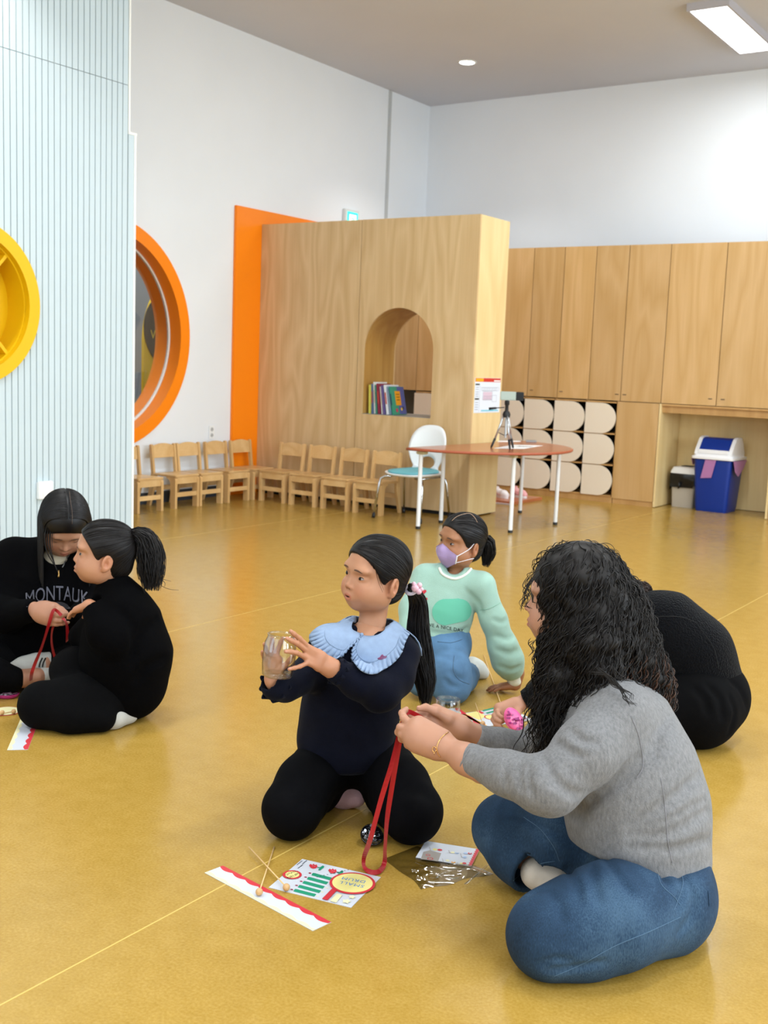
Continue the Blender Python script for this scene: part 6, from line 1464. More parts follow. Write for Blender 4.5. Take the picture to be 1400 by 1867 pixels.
# ------------------------------------------------------------------ girl in black with the ponytail (left)
M_BLK = cloth_mat('black_fleece', '#040405', .95, var=.1, sheen=0, spec=.06); M_BLK2 = cloth_mat('black_cotton', '#040405', .9, sheen=0, spec=.1); M_WSOCK = cloth_mat('white_sock', '#b4b4ae')
D = person('girl in black sitting cross-legged in profile with a high ponytail', F(160, 1318))
hp = W(189, 1008, 3.95); hR = facing(hp, 90, 5, 3); hs = 1.03
o = dict(child=True, neck_r=.038, lip=(.95, .74, .72)); hd, headVF, tint = simple_head(D, hp, hR, hs, W(210, 1085, 3.97), o)
h_ = S(); hand_s(h_, W(163, 1103, 3.88), W(126, 1117, 3.92) - W(163, 1103, 3.88), (0, 0, -1), fv, .115, [(8, 15, 15)] * 4, spread=(6, 2, -3, -8)); h_.cap(W(163, 1103, 3.88), W(176, 1112, 3.87), .021, .024, k=.01); handVF = h_.mesh(.0028, 1)
c_ = S(); c_.chain([(W(232, 1245, 4.0), .09), (W(228, 1180, 3.98), .10), (W(214, 1090, 3.97), .05)], k=.04); c_.chain([(W(208, 1110, 3.9), .035), (W(186, 1150, 3.84), .032), (W(170, 1108, 3.87), .024)], k=.02); c_.cap(W(225, 1258, 3.99), F(75, 1284, .075), .06, .05, k=.03); c_.cap(F(75, 1288, .07), F(190, 1311, .04), .05, .03, k=.02); coreVF = c_.mesh(.012, 1)
finish_body(D, [headVF, handVF, coreVF], [tint, None, None], M_SKINC)
bo = [D.location.x, D.location.y, 0]; XF = XFm(np.array(hp) - bo, hR, hs); add_eyes(D, hd, o, XF, gaze=(-.0022, .0005), openk=1.15)
s = S(); s.chain([(W(234, 1243, 4.0), .138), (W(230, 1192, 3.985), .154), (W(224, 1130, 3.975), .122), (W(214, 1092, 3.97), .075), (W(209, 1072, 3.965), .05)], k=.05); s.chain([(W(226, 1120, 3.92), .085), (W(208, 1165, 3.85), .066), (W(188, 1152, 3.845), .052), (W(166, 1106, 3.876), .036)], k=.03); s.cap(W(200, 1115, 4.0), W(150, 1160, 4.05), .06, .05, k=.04); s.half(W(166, 1106, 3.876), W(158, 1098, 3.88) - W(180, 1130, 3.86), .003, '-', .05)
s.cap(W(205, 1064, 3.965), W(200, 1040, 3.965), .040, .05, .006, '-'); s.half(W(230, 1322, 4.0), (0, 0, -1), .01, '-', .3); VFs = s.mesh(.0075, 2); surface_crease(s, VFs, [([(285, 1130), (255, 1160), (240, 1210)], .016, .010), ([(300, 1200), (270, 1215), (250, 1240)], .016, .010), ([(215, 1110), (240, 1140), (245, 1180)], .014, .008)]); put('jacket', s.mesh(.007, 1), M_BLK, D)
j = S(); j.chain([(W(240, 1253, 4.0), .112), (F(150, 1280, .09), .090), (F(78, 1284, .082), .080)], k=.04); j.chain([(F(76, 1288, .075), .074), (F(130, 1304, .062), .060), (F(186, 1310, .05), .048)], k=.03); j.chain([(W(220, 1255, 4.08), .11), (F(140, 1225, .16), .085), (F(128, 1222, .15), .075)], k=.04); j.half(F(150, 1310, .002), (0, 0, -1), .004, '-', .6)
VFj = j.mesh(.008, 2); put('trousers', VFj, M_BLK2, D)
k_ = S(); k_.chain([(F(184, 1310, .045), .040), (F(208, 1309, .038), .036), (F(236, 1304, .032), .030)], k=.02); k_.half(F(200, 1310, .001), (0, 0, -1), .003, '-', .2); put('sock', k_.mesh(.006, 1), M_WSOCK, D)
cap = hair_cap_s(.0095, .066, .13); tie = np.array([0, -.100, .062]); VFc = cap.mesh(.004, 1)
tl = [XFa(tie * .93, hp, hR, hs), W(247, 973, 3.95), W(264, 984, 3.955), W(274, 1012, 3.96), W(276, 1045, 3.96), W(276, 1078, 3.955)]
put('hair', join((XFa(VFc[0], hp, hR, hs), VFc[1]), scalp_strands(cap, tie, 900, 16, .14, hp, hR, hs, .0010, 18)), M_HAIR, D); put('ponytail', join(tail_strands(tl, [.012, .020, .040, .048, .046, .03], 620, 20, 19, .0018, .12), tail_strands(tl[:-1], [.01, .016, .028, .03, .026], 60, 14, 20, .008)), M_HAIR, D)
lk = [[W(x, y, 3.95) for x, y in pts] for pts in ([(280, 1050), (292, 1066), (308, 1074), (326, 1076)], [(285, 1045), (296, 1055), (312, 1060)], [(270, 1060), (262, 1075), (268, 1090)], [(288, 1050), (300, 1062), (300, 1070)])]
put('loose_strands', tubes(np.array([smooth_path(p, 14) for p in lk]), .0012, 4, .4), M_HAIR, D)
hx = XFa(tie, hp, hR, hs); putmb(MB().tube([hx + .018 * (math.cos(a) * unit(np.cross(hR[:, 1], hR[:, 0])) + math.sin(a) * hR[:, 0]) for a in np.linspace(0, 2 * PI, 21)], .0045, 8), 'hair_tie', M_BLKPR, D)

# ------------------------------------------------------------------ long-haired adult in the black sweatshirt (far left)
L = person('long-haired adult in a black lettered sweatshirt looking down beside the striped wall', F(60, 1262))
hp = W(117, 955, 4.36); hR = facing(hp, -6, -42, 2); hs = 1.09
o = dict(child=False, neck_r=.046, fat=.9); hd, headVF, tint = simple_head(L, hp, hR, hs, W(100, 1035, 4.44), o)
h_ = S(); wA = W(68, 1113, 4.14)
fA = [[W(98, 1110, 4.10), W(109, 1116, 4.075), W(117, 1119, 4.07), W(121, 1119, 4.075)], [W(96, 1119, 4.09), W(107, 1121, 4.065), W(114, 1122, 4.065), W(119, 1121, 4.07)], [W(95, 1127, 4.09), W(105, 1131, 4.07), W(112, 1131, 4.07), W(117, 1130, 4.08)], [W(92, 1133, 4.10), W(103, 1138, 4.08), W(114, 1137, 4.08), W(124, 1135, 4.09)]]
JA = hand_s(h_, wA, W(96, 1121, 4.09) - wA, VAX, CAMR[1], .175, None, thumb=[W(84, 1105, 4.12), W(99, 1106, 4.10), W(112, 1111, 4.09), W(121, 1117, 4.085)], paths=fA); h_.cap(wA, W(52, 1108, 4.17), .028, .03, k=.01); h_.cap(W(80, 1118, 4.12), W(90, 1120, 4.10), .036, .036, k=.03)
h_.chain([(F(40, 1237, .066), .036), (F(62, 1236, .058), .036), (F(84, 1233, .052), .034)], k=.01); h_.chain([(F(84, 1208, .10), .036), (F(118, 1202, .10), .040)], k=.01); handVF = h_.mesh(.0032, 1)
c_ = S(); c_.chain([(W(70, 1200, 4.5), .12), (W(85, 1100, 4.46), .11), (W(98, 1040, 4.45), .05)], k=.04); c_.chain([(W(20, 1030, 4.44), .05), (W(-15, 1115, 4.35), .04), (W(55, 1110, 4.16), .03)], k=.02); coreVF = c_.mesh(.014, 1)
finish_body(L, [headVF, handVF, coreVF], [tint, None, None], M_SKINA)
bo = [L.location.x, L.location.y, 0]; XF = XFm(np.array(hp) - bo, hR, hs); add_eyes(L, hd, o, XF, closed=True)
s = S(); s.chain([(W(72, 1190, 4.50), .170), (W(80, 1110, 4.47), .165), (W(88, 1055, 4.45), .135), (W(95, 1020, 4.45), .09)], k=.05); s.cap(W(30, 1020, 4.45), W(152, 1030, 4.48), .085, .08, k=.06); s.chain([(W(24, 1025, 4.44), .090), (W(-12, 1100, 4.36), .075), (W(10, 1122, 4.27), .062), (W(62, 1112, 4.15), .042)], k=.04); s.half(W(64, 1112, 4.148), W(64, 1112, 4.148) - W(30, 1118, 4.22), .003, '-', .06); s.chain([(W(152, 1035, 4.48), .08), (W(172, 1110, 4.42), .07), (W(140, 1125, 4.22), .045)], k=.04)
s.cap(W(100, 1022, 4.40), W(105, 1000, 4.36), .040, .06, .008, '-'); s.half(W(70, 1228, 4.5), (0, 0, -1), .01, '-', .3); s.chain([(W(103, 1020, 4.25), .030), (W(106, 1043, 4.26), .006)], .006, '-'); VFs = s.mesh(.008, 2); put('sweatshirt', VFs, M_BLK, L); LS = Surf(*VFs)
ts = S(); ts.chain([(W(94, 1048, 4.43), .092), (W(100, 1025, 4.44), .070), (W(104, 1012, 4.44), .052)], k=.04); ts.half(W(90, 1062, 4.4), (0, 0, -1), .01, '-', .2); put('t_shirt', ts.mesh(.007, 1), cloth_mat('beige_tee', '#b9b09a'), L)
M_GPRINT = mat('grey_print', '#5a5a64', .9)
px = px_text(LS, 'MONTAUK', 0, 0, 33, lambda u, v: (104 + u * .70, 1082.5 + .0042 * (u * .7) ** 2 - v * 1.15 - .0), .004, 0.0, 1.0); putmb(px, 'print_lettering', M_GPRINT, L, False, False)
emb = arc(106, 1124, 27, PI * 1.14, PI * 1.84, 16); putmb(px_patch(LS, [[emb]], .004, 4), 'print_emblem', mat('dark_grey_print', '#34343a', .9), L, fixn=False)
q = px_line(LS, [(106, 1040), (106.5, 1046), (106, 1053)], .003, 6)
if len(q) > 2: putmb(MB().tube(q, .004, 6), 'zip_pull', mat('brass', '#9a7b4a', .3, metal=1.0), L)
q = px_line(LS, [(113, 1035), (120, 1024), (128, 1012)], .003, 12)
if len(q) > 2: putmb(MB().tube(q, .0022, 6), 'zip', mat('zip_steel', '#7d7f82', .35, metal=.8), L)
j = S(); j.chain([(W(66, 1205, 4.5), .16), (W(20, 1215, 4.45), .13), (W(-50, 1225, 4.36), .10)], k=.05); j.chain([(F(-52, 1232, .09), .085), (F(-14, 1231, .085), .064), (F(22, 1238, .068), .050)], k=.03); j.chain([(W(100, 1205, 4.5), .13), (W(150, 1225, 4.42), .10)], k=.04); j.chain([(F(150, 1215, .10), .08), (F(108, 1204, .10), .056)], k=.03); j.half(F(20, 1250, .002), (0, 0, -1), .004, '-', .6); put('trousers', j.mesh(.009, 2), M_BLK2, L)
k_ = S(); k_.chain([(F(76, 1235, .052), .040), (F(92, 1230, .05), .040), (F(118, 1236, .045), .042), (F(140, 1240, .04), .034)], k=.02); put('sock', k_.mesh(.006, 1), M_WSOCK, L)
k_ = S(); k_.chain([(F(88, 1207, .10), .040), (F(66, 1211, .095), .040), (F(44, 1218, .085), .042), (F(20, 1226, .07), .034)], k=.02); VFk = k_.mesh(.006, 1); put('sock', VFk, M_WSOCK, L); ks = Surf(*VFk)
for dx in (0, 6):
    q = px_line(ks, [(77 + dx, 1200), (73 + dx, 1208), (71 + dx, 1216)], .001, 12)
    if len(q) > 2: putmb(MB().tube(q, .0028, 6), 'sock_stripe', M_BLKPR, L)
# straight hair parted in the middle
cap = hair_cap_s(.016, .060, .105, ears=False); cap.ops = cap.ops[:4] 
VFc = cap.mesh(.005, 1); paths = []; rg = np.random.default_rng(33); up = np.array([0, 0, 1.0])
hs2 = S(); hs2.ell((0, -.016, .027), (.0855, .101, .093)); hs2.ell((0, .020, .036), (.071, .067, .071), k=.03)
for sg in (-1, 1):
    n = 420; t0 = rg.random(n) ** .8; st = np.stack([np.full(n, sg * .003), .078 - .19 * t0, np.full(n, .12)], 1); st = hs2.project(st, .001)[0]
    P = st; out = [P]; wd = hR.T @ np.array([0, 0, -1.0]) 
    for i in range(30):
        k = i / 29; lat = np.array([sg * 1.0, -.12, -.12]); bl_ = min(1, (k * 2.0) ** 1.5); d = (1 - bl_) * lat + bl_ * wd; d = np.tile(d, (n, 1)); dist = hs2.ev(P); g = hs2.project(P, .001, 1)[1]
        dot = (d * g).sum(1, keepdims=True); d = np.where(dot < 0, d - g * dot, d); d /= np.linalg.norm(d, axis=1, keepdims=True) + 1e-9; P = P + d * (.0115 * (.9 + .2 * rg.random((n, 1)))); dist = hs2.ev(P); g = hs2.project(P, .001, 1)[1]; P = np.where(((dist < .001) | (bl_ < .7))[:, None], P - g * (dist - .001)[:, None], P)
        out.append(P)
    paths.append(np.stack(out, 1))
Pm = XFa(np.concatenate(paths).reshape(-1, 3), hp, hR, hs).reshape(-1, 31, 3)
def keep_face(P):
    C_ = (P - CAMPOS) @ CAMR.T; x = 700 + FPX * C_[..., 0] / -C_[..., 2]; y = 933.5 - FPX * C_[..., 1] / -C_[..., 2]; return P[~((x > 99) & (x < 147) & (y > 958) & (y < 1012)).any(1)]
Pm = keep_face(Pm)
cap2 = hair_cap_s(.012, .050, .100, ears=False); VFc2 = cap2.mesh(.004, 1)
put('hair', join((XFa(VFc2[0], hp, hR, hs), VFc2[1]), tubes(Pm, .0024, 4, .5, 3)), hair_mat('straight_black_hair', '#0a0809', .4), L)
HL = Surf(XFa(VFc2[0], hp, hR, hs), VFc2[1]); q = px_line(HL, [(126, 897), (128, 915), (131, 935), (131, 955)], .004, 20)
if len(q) > 3: putmb(MB().tube(q, .0008, 5), 'hair_parting', mat('parting_skin_adult', '#5a4a40', .7), L)
lk = [[W(x, y, 4.26) for x, y in pts] for pts in ([(88, 960), (86, 985), (90, 1005), (100, 1030), (105, 1042)], [(92, 962), (91, 990), (96, 1015), (103, 1038)], [(84, 960), (82, 985), (86, 1008), (98, 1030)], [(96, 964), (94, 985), (96, 1005)])]
put('loose_strands', tubes(np.array([smooth_path(p, 16) for p in lk for _ in range(3)]) + np.random.default_rng(2).normal(size=(12, 1, 3)) * .002, .0016, 4, .4), M_HAIRB, L)
ribbon('red_ribbon', 'red ribbon trailing from the long-haired adult\'s hand at the far left', [W(112, 1122, 4.05), W(104, 1114, 4.055), W(99, 1112, 4.05), W(95, 1118, 4.05), W(88, 1142, 4.06), W(76, 1180, 4.08), W(63, 1212, 4.12), W(57, 1232, 4.15), F(57, 1251, .008), F(60, 1252, .006)], .012, twist=(0, .6))
ribbon('red_ribbon', 'short red ribbon tail hanging between the adult\'s fingers and the girl in black', [W(114, 1127, 4.055), W(119, 1132, 4.05), W(122, 1142, 4.06), W(123, 1158, 4.08), W(122, 1170, 4.1)], .011, twist=(.3, .8), n=30)
ribbon('red_ribbon', 'red ribbon strand falling over the adult\'s bare ankle', [W(100, 1136, 4.10), W(95, 1150, 4.12), W(94, 1170, 4.15), W(98, 1192, 4.2), W(104, 1208, 4.22), W(106, 1214, 4.22)], .010, twist=(.2, .9), n=30)

# ------------------------------------------------------------------ person in black bending forward (behind the woman)
K = person('person in black bending forward, turned away, holding a pink case', F(1250, 1360))
hp = W(1112, 1118, 4.02); hR = facing(hp, 92, -40, 0); hs = 1.08
o = dict(child=False, neck_r=.046, fat=.9); hd, headVF, tint = simple_head(K, hp, hR, hs, W(1165, 1120, 4.06), o, .005)
h_ = S(); wK = W(948, 1284, 4.04); nK = unit(np.array(VAX) * .3 + CAMR[0] * .6 - CAMR[1] * .6)
JK = hand_s(h_, wK, W(914, 1299, 4.03) - wK, VAX, -CAMR[1], .170, None, thumb=[W(944, 1298, 4.01), W(944, 1310, 3.99), W(940, 1318, 3.975), W(935, 1322, 3.965)],
            paths=[[W(915, 1305, 4.03), W(905, 1317, 4.01), W(910, 1327, 3.985), W(918, 1329, 3.965)], [W(910, 1301, 4.03), W(899, 1312, 4.01), W(904, 1321, 3.985), W(912, 1324, 3.965)], [W(911, 1296, 4.03), W(901, 1304, 4.01), W(905, 1312, 3.985), W(913, 1316, 3.965)], [W(915, 1292, 4.03), W(907, 1297, 4.01), W(909, 1304, 3.99), W(916, 1308, 3.97)]]); h_.cap(wK, W(972, 1268, 4.05), .026, .03, k=.01); handVF = h_.mesh(.0032, 1)
c_ = S(); c_.chain([(W(1285, 1275, 4.02), .12), (W(1240, 1180, 4.03), .11), (W(1170, 1125, 4.05), .06)], k=.04); c_.chain([(W(1120, 1160, 3.98), .05), (W(1040, 1235, 4.0), .04), (W(975, 1268, 4.04), .03)], k=.02); coreVF = c_.mesh(.014, 1)
finish_body(K, [headVF, handVF, coreVF], [tint, None, None], M_SKINA)
bo = [K.location.x, K.location.y, 0]; add_eyes(K, hd, o, XFm(np.array(hp) - bo, hR, hs), closed=True)
M_KNIT = cloth_mat('black_boucle', '#08090c', .95, var=.3, vscale=120, bump=.9, bscale=170, sheen=.06, spec=.1)
s = S(); s.chain([(W(1165, 1128, 4.05), .098), (W(1210, 1148, 4.03), .132), (W(1262, 1192, 4.02), .135), (W(1290, 1245, 4.02), .125)], k=.06); s.chain([(W(1150, 1150, 3.97), .075), (W(1050, 1225, 3.98), .058), (W(1000, 1252, 4.02), .050), (W(956, 1278, 4.042), .038)], k=.04); s.half(W(958, 1278, 4.042), W(958, 1278, 4.042) - W(1000, 1255, 4.02), .003, '-', .06); s.half(W(1300, 1262, 4.02), unit(CAMR[0] * .45 - CAMR[1]), .01, '-', .26)
VFs = s.mesh(.007, 2); put('sweater', VFs, M_KNIT, K); KS = Surf(*VFs)
for pts in ([(1170, 1135), (1200, 1125), (1240, 1125), (1268, 1135)], [(1268, 1135), (1300, 1180), (1310, 1220)]):
    q = px_line(KS, pts, .0005, 24)
    if len(q) > 4: putmb(MB().tube(q, .0016, 5), 'seam', mat('black_seam', '#0a0b0d', .9) if 'black_seam' not in bpy.data.materials else bpy.data.materials['black_seam'], K)
tg = px_patch(KS, [[[(1226, 1236), (1233, 1230), (1234, 1233), (1231, 1235)]]], .002, 3); putmb(tg, 'tag', mat('silver_tag', '#8f9294', .4, metal=.6), K, fixn=False)
j = S(); j.chain([(W(1290, 1270, 4.02), .150), (W(1275, 1290, 3.96), .145)], k=.04); j.chain([(W(1260, 1290, 3.93), .125), (F(1150, 1300, .11), .105), (F(1070, 1305, .09), .085)], k=.05); j.chain([(F(1070, 1310, .08), .08), (F(1160, 1330, .07), .065), (F(1230, 1335, .06), .055)], k=.03); j.half(F(1250, 1360, .002), (0, 0, -1), .004, '-', .6)
VFj = j.mesh(.008, 2); surface_crease(j, VFj, [([(1265, 1255), (1285, 1275), (1290, 1300)], .012, .007), ([(1290, 1250), (1312, 1275), (1318, 1310)], .012, .007), ([(1330, 1240), (1350, 1260), (1362, 1290)], .010, .005), ([(1330, 1270), (1340, 1300), (1330, 1335)], .010, .006)]); put('trousers', j.mesh(.0075, 1), M_BLK2, K)
cap = hair_cap_s(.016, .060, .11, ears=False); VFc = cap.mesh(.006, 1); st_ = scalp_strands(cap, np.array([0, -.13, .05]), 500, 14, .12, hp, hR, hs, .0016, 41, off=.004)
bun = S(); bun.ell(W(1158, 1078, 4.06), (.052, .05, .036)); VFb2 = bun.mesh(.008, 1); bs = curls(bun, 220, .04, .09, .0014, 44, (.004, .010), (.03, .06), down=(.3, .2, .2), off=.003)
put('hair', join((XFa(VFc[0], hp, hR, hs), VFc[1]), st_, VFb2, bs), hair_mat('dark_brown_hair', '#2a1c15', .45), K)
# ------------------------------------------------------------------ things on the floor
M_PRED = mat('card_red', '#c3303a', .5); M_PCRM = mat('card_cream', '#e2dcae', .5); M_PGRN = mat('card_green', '#1f8a68', .5); M_PBLU = mat('card_blue', '#3f7fc0', .5); M_PYEL = mat('card_yellow', '#e3d78a', .5)
M_PAPW = mat('card_white', '#c6cad2', .4); M_PBLK = mat('card_ink', '#25292d', .5); M_PMAR = mat('card_maroon', '#8d2440', .5)
class Card:
    """a printed card lying on the floor; prints are drawn in card coordinates (u across, v up, metres)"""
    def __init__(s, name, label, cat, p00, p10, p01, group=None, th=.0012, z=0.0, outline=None, rot_to=None):
        s.o0 = np.array(p00[:2]); du = np.array(p10[:2]) - s.o0; s.U = np.linalg.norm(du); s.eu = du / s.U; dv = np.array(p01[:2]) - s.o0
        s.ev = np.array([-s.eu[1], s.eu[0]]); sg = 1 if dv @ s.ev > 0 else -1; s.ev = s.ev * sg; s.V = abs(dv @ s.ev); s.z = z; s.th = th; s.lay = 0
        c = s.o0 + s.eu * s.U / 2 + s.ev * s.V / 2; s.c = c; s.root = thing(name, label, cat, (c[0], c[1], z), 0, group)
        lp = outline or [(0, 0), (s.U, 0), (s.U, s.V), (0, s.V)]
        MB().shape([lp], th, lambda u, v, w: s.pt(u, v, w + .0003)).build('sheet', M_PAPW, s.root)
    def pt(s, u, v, w): q = s.o0 + s.eu * u + s.ev * v - s.c; return (q[0], q[1], w)
    def uv(s, px, py):
        P = F(px, py, s.z + s.th)[:2] - s.o0; return (P @ s.eu, P @ s.ev)
    def print(s, name, m, loops, lift=None):
        s.lay += 1; mb = MB()
        for lp in loops: mb.shape([lp] if not isinstance(lp[0], list) else lp, 0, lambda u, v, w: s.pt(u, v, s.th + .0003 + .00012 * (s.lay if lift is None else lift)))
        return mb.build(name, m, s.root, fixn=False)
    def text(s, name, body, cu, cv, size, m, ang=0.0, flipv=1, bold=.0, flipu=1):
        s.lay += 1; ca, sa = math.cos(ang), math.sin(ang); mb = MB()
        text_mb(mb, body, lambda u, v, w: s.pt(cu + flipu * (u * ca - v * sa), cv + flipv * (u * sa + v * ca), s.th + .0003 + .00012 * s.lay), size, bold=bold)
        return mb.build(name, m, s.root, fixn=False)
def scallop(U, v0, v1, n, amp, ph=0.0):
    top = [(U * i / (n * 8), v1 + amp * abs(math.sin(PI * i / 8 + ph))) for i in range(n * 8 + 1)]
    return [(0, v0)] + [(U, v0)] + top[::-1]
def border_card(label, p00, p10, p01, n=8, flip=False, grp=None):
    c = Card('border_strip', label, 'paper', p00, p10, p01); V = c.V
    c.print('red_border', M_PRED, [[(u, V - v) for u, v in scallop(c.U, .0, V * .16, n, V * .12)]]); c.print('cream_border', M_PCRM, [scallop(c.U, 0, V * .12, n, V * .11, .8)]); return c
border_card('white paper strip with red and cream scalloped edges in the left foreground', F(373, 1592), F(570, 1698), F(408, 1580), 8)
border_card('white scalloped paper strip sticking out from under the girl in black', F(13, 1368), F(39, 1308), F(51, 1367), 6)
border_card('white scalloped paper strip beyond the grey sweater woman\'s hands', F(868, 1340), F(803, 1294), F(886, 1326), 6)
# printed drum sheet
ds = Card('craft_sheet', 'printed drum craft sheet with tulips and a green fence, in front of the kneeling girl', 'paper', F(490, 1618.7), F(640, 1655.6), F(545.8, 1565.7))
def q(px, py): return ds.uv(px, py)
Z = lambda x, y: q(490 + x / 6.364, 1550 + y / 6.364)          # from the enlarged view of the sheet
def ell_uv(cx, cy, rx, ry=None, n=28): 
    c = Z(cx, cy); ex = Z(cx + rx, cy); r = math.hypot(ex[0] - c[0], ex[1] - c[1]); return [(c[0] + r * math.cos(a), c[1] + r * math.sin(a) * (ry or 1)) for a in np.linspace(0, 2 * PI, n + 1)[:-1]]
def quad(pts): return [Z(x, y) for x, y in pts]
bars = [[(510, 265), (570, 272), (735, 322), (690, 318), (640, 308), (495, 292)], [(460, 312), (720, 352), (712, 345), (745, 330), (700, 350), (442, 338)]]
for k in range(5):
    x0, y0 = 510 - 52 * k, 266 + 47 * k; x1, y1 = 735 - 42 * k, 322 + 50 * k
    if k == 4: x1, y1 = 552, 514
    ds.print('fence_bar', M_PGRN, [quad([(x0, y0), (x0 + 22, y0 + 2), (x1, y1), (x1 - 26, y1 + 30), (x0 - 18, y0 + 28)])])
ds.print('fence_dots', M_PMAR, [ell_uv(x, y, 18, .8, 12) for x, y in ((478, 270), (427, 317), (375, 365), (322, 413), (266, 461))])
ds.print('petal_marks', M_PCRM, [ell_uv(x, y, 15, .7, 10) for x, y in ((672, 441), (620, 491), (568, 541))])
for cx, cy in ((515, 190), (738, 247)):
    ds.print('tulip', M_PRED, [[Z(cx + dx, cy + dy) for dx, dy in ((-48, -8), (-32, -26), (-12, -14), (4, -28), (20, -12), (40, -20), (50, 8), (30, 26), (0, 30), (-30, 20))]])
    ds.print('tulip_leaf', M_PGRN, [[Z(cx + dx, cy + dy) for dx, dy in ((48, 10), (80, 14), (110, -6), (128, 2), (122, 22), (100, 32), (84, 50), (56, 48), (66, 34), (78, 26), (48, 18))]])
    ds.print('tulip_face', M_PAPW, [ell_uv(cx - 4, cy - 2, 5, 1, 8), ell_uv(cx + 18, cy + 4, 5, 1, 8)])
ds.print('badge_rim', M_PRED, [ell_uv(270, 292, 112)]); ds.print('badge', M_PYEL, [ell_uv(272, 292, 82)])
cb = Z(272, 292); d1 = np.array(Z(325, 262)) - np.array(Z(215, 310)); ang = math.atan2(d1[1], d1[0])
cc_ = [(Z(245, 290), 'SMALL'), (Z(292, 292), 'DRUM')]
c1_, c2_ = Z(262, 272), Z(285, 308)
ds.text('badge_lettering', 'SMALL', c1_[0], c1_[1], .014, M_PBLK, ang, 1, 0.0); ds.text('badge_lettering', 'DRUM', c2_[0], c2_[1], .014, M_PBLK, ang, 1, 0.0)
sp = MB(); ds.lay += 1
for (x0, y0, n_) in ((330, 172, 7), (342, 212, 5), (372, 190, 3), (395, 160, 3), (420, 140, 3)):
    for k in range(n_):
        a = np.array(Z(x0 + k * 9, y0 - k * 7)); sp.add([ds.pt(a[0] - .0012, a[1] - .0016, .0024), ds.pt(a[0] + .0012, a[1] - .0016, .0024), ds.pt(a[0] + .0012, a[1] + .0016, .0024), ds.pt(a[0] - .0012, a[1] + .0016, .0024)], [(0, 1, 2, 3)])
tag(sp.build('small_print', M_PBLK, ds.root, fixn=False), kind='stuff')
ds.print('drum_handle', M_PRED, [quad([(735, 455), (790, 478), (680, 592), (616, 575)])]); ds.print('cream_tab', M_PCRM, [quad([(790, 515), (850, 532), (780, 620), (712, 600)])])
st_ = []
for cx, cy, r in ((900, 605, 66), (965, 555, 52)): c = Z(cx, cy); R_ = abs(Z(cx + r, cy)[0] - c[0]) * 1.0; st_.append([(c[0] + (R_ if i % 2 == 0 else R_ * .55) * math.cos(PI * i / 5 + .4), c[1] + (R_ if i % 2 == 0 else R_ * .55) * math.sin(PI * i / 5 + .4)) for i in range(10)])
for lp in st_: ds.print('star', M_PCRM, [lp])
ds.print('ink_vine', M_PBLK, [ell_uv(560 + 40 * k, 322 - 9 * k, 11, .6, 8) for k in range(10)])
# round drum label lying on the sheet
c = F(490 + 970 / 6.364, 1550 + 400 / 6.364); ex = F(490 + 1235 / 6.364, 1550 + 400 / 6.364); r = np.linalg.norm((ex - c)[:2])
dl = thing('drum_label', 'round yellow drum label with a red rim reading SMALL DRUM, on the craft sheet', 'label', (c[0], c[1], .0035))
MB().lathe([(0, 0), (r, 0), (r, .0012), (0, .0012)], 64).build('disc', M_PRED, dl); MB().lathe([(0, .0013), (r * .885, .0013), (r * .885, .0016), (0, .0016)], 64).build('face', M_PYEL, dl)
P_ = lambda x, y: F(490 + x / 6.364, 1550 + y / 6.364)[:2] - c[:2]
a = P_(1090, 385) - P_(870, 345); e1 = -a / np.linalg.norm(a); e2 = np.array([-e1[1], e1[0]])       # read from the far side
for body, (x, y) in (('SMALL', (962, 418)), ('DRUM', (985, 368))):
    q0 = P_(x, y); mb = text_mb(MB(), body, lambda u, v, w: (q0[0] + e1[0] * u + e2[0] * v, q0[1] + e1[1] * u + e2[1] * v, .0018), r * .36, bold=0.0, spacing=1.15); mb.build('lettering', M_PBLU, dl, fixn=False)
# mallets
M_STICK = mat('bamboo_stick', '#d3b07a', .5, var=.08, vscale=60, stretch=(1, 1, .1)); M_BALL = wood('wooden_ball', '#b98e5c', '#cba574', rings=1, rnd=.05)
def mallet(label, ball_px, tip_px, zb=.0105, ztip=.0025, r=.0092, sr=.0018, hide=False):
    b0 = F(ball_px[0], ball_px[1], zb); t0 = F(tip_px[0], tip_px[1], ztip); o_ = thing('mallet', label, 'mallet', (b0[0], b0[1], 0), 0)
    MB().tube([np.array([0, 0, zb]), t0 - [b0[0], b0[1], 0]], sr, 8).build('stick', M_STICK, o_, True)
    MB().ellip((0, 0, zb), (r, r, r), 20, 14).build('ball', M_BALL, o_, True); return o_
mallet('wooden ball mallet lying with its ball on the scalloped strip', (472.6, 1626), (499.8, 1544.3), .0115)
mallet('wooden ball mallet lying with its ball on the printed sheet', (522, 1617.5), (453.8, 1544.3), .0118, .0125)
mallet('short ball mallet lying on the far craft sheet near the held pink case', (880, 1319), (866.5, 1282), .012, .03)
mallet('thin pale mallet stick on the floor behind the far craft sheet', (914, 1286), (882, 1195), .010, .003, .006, .0018)
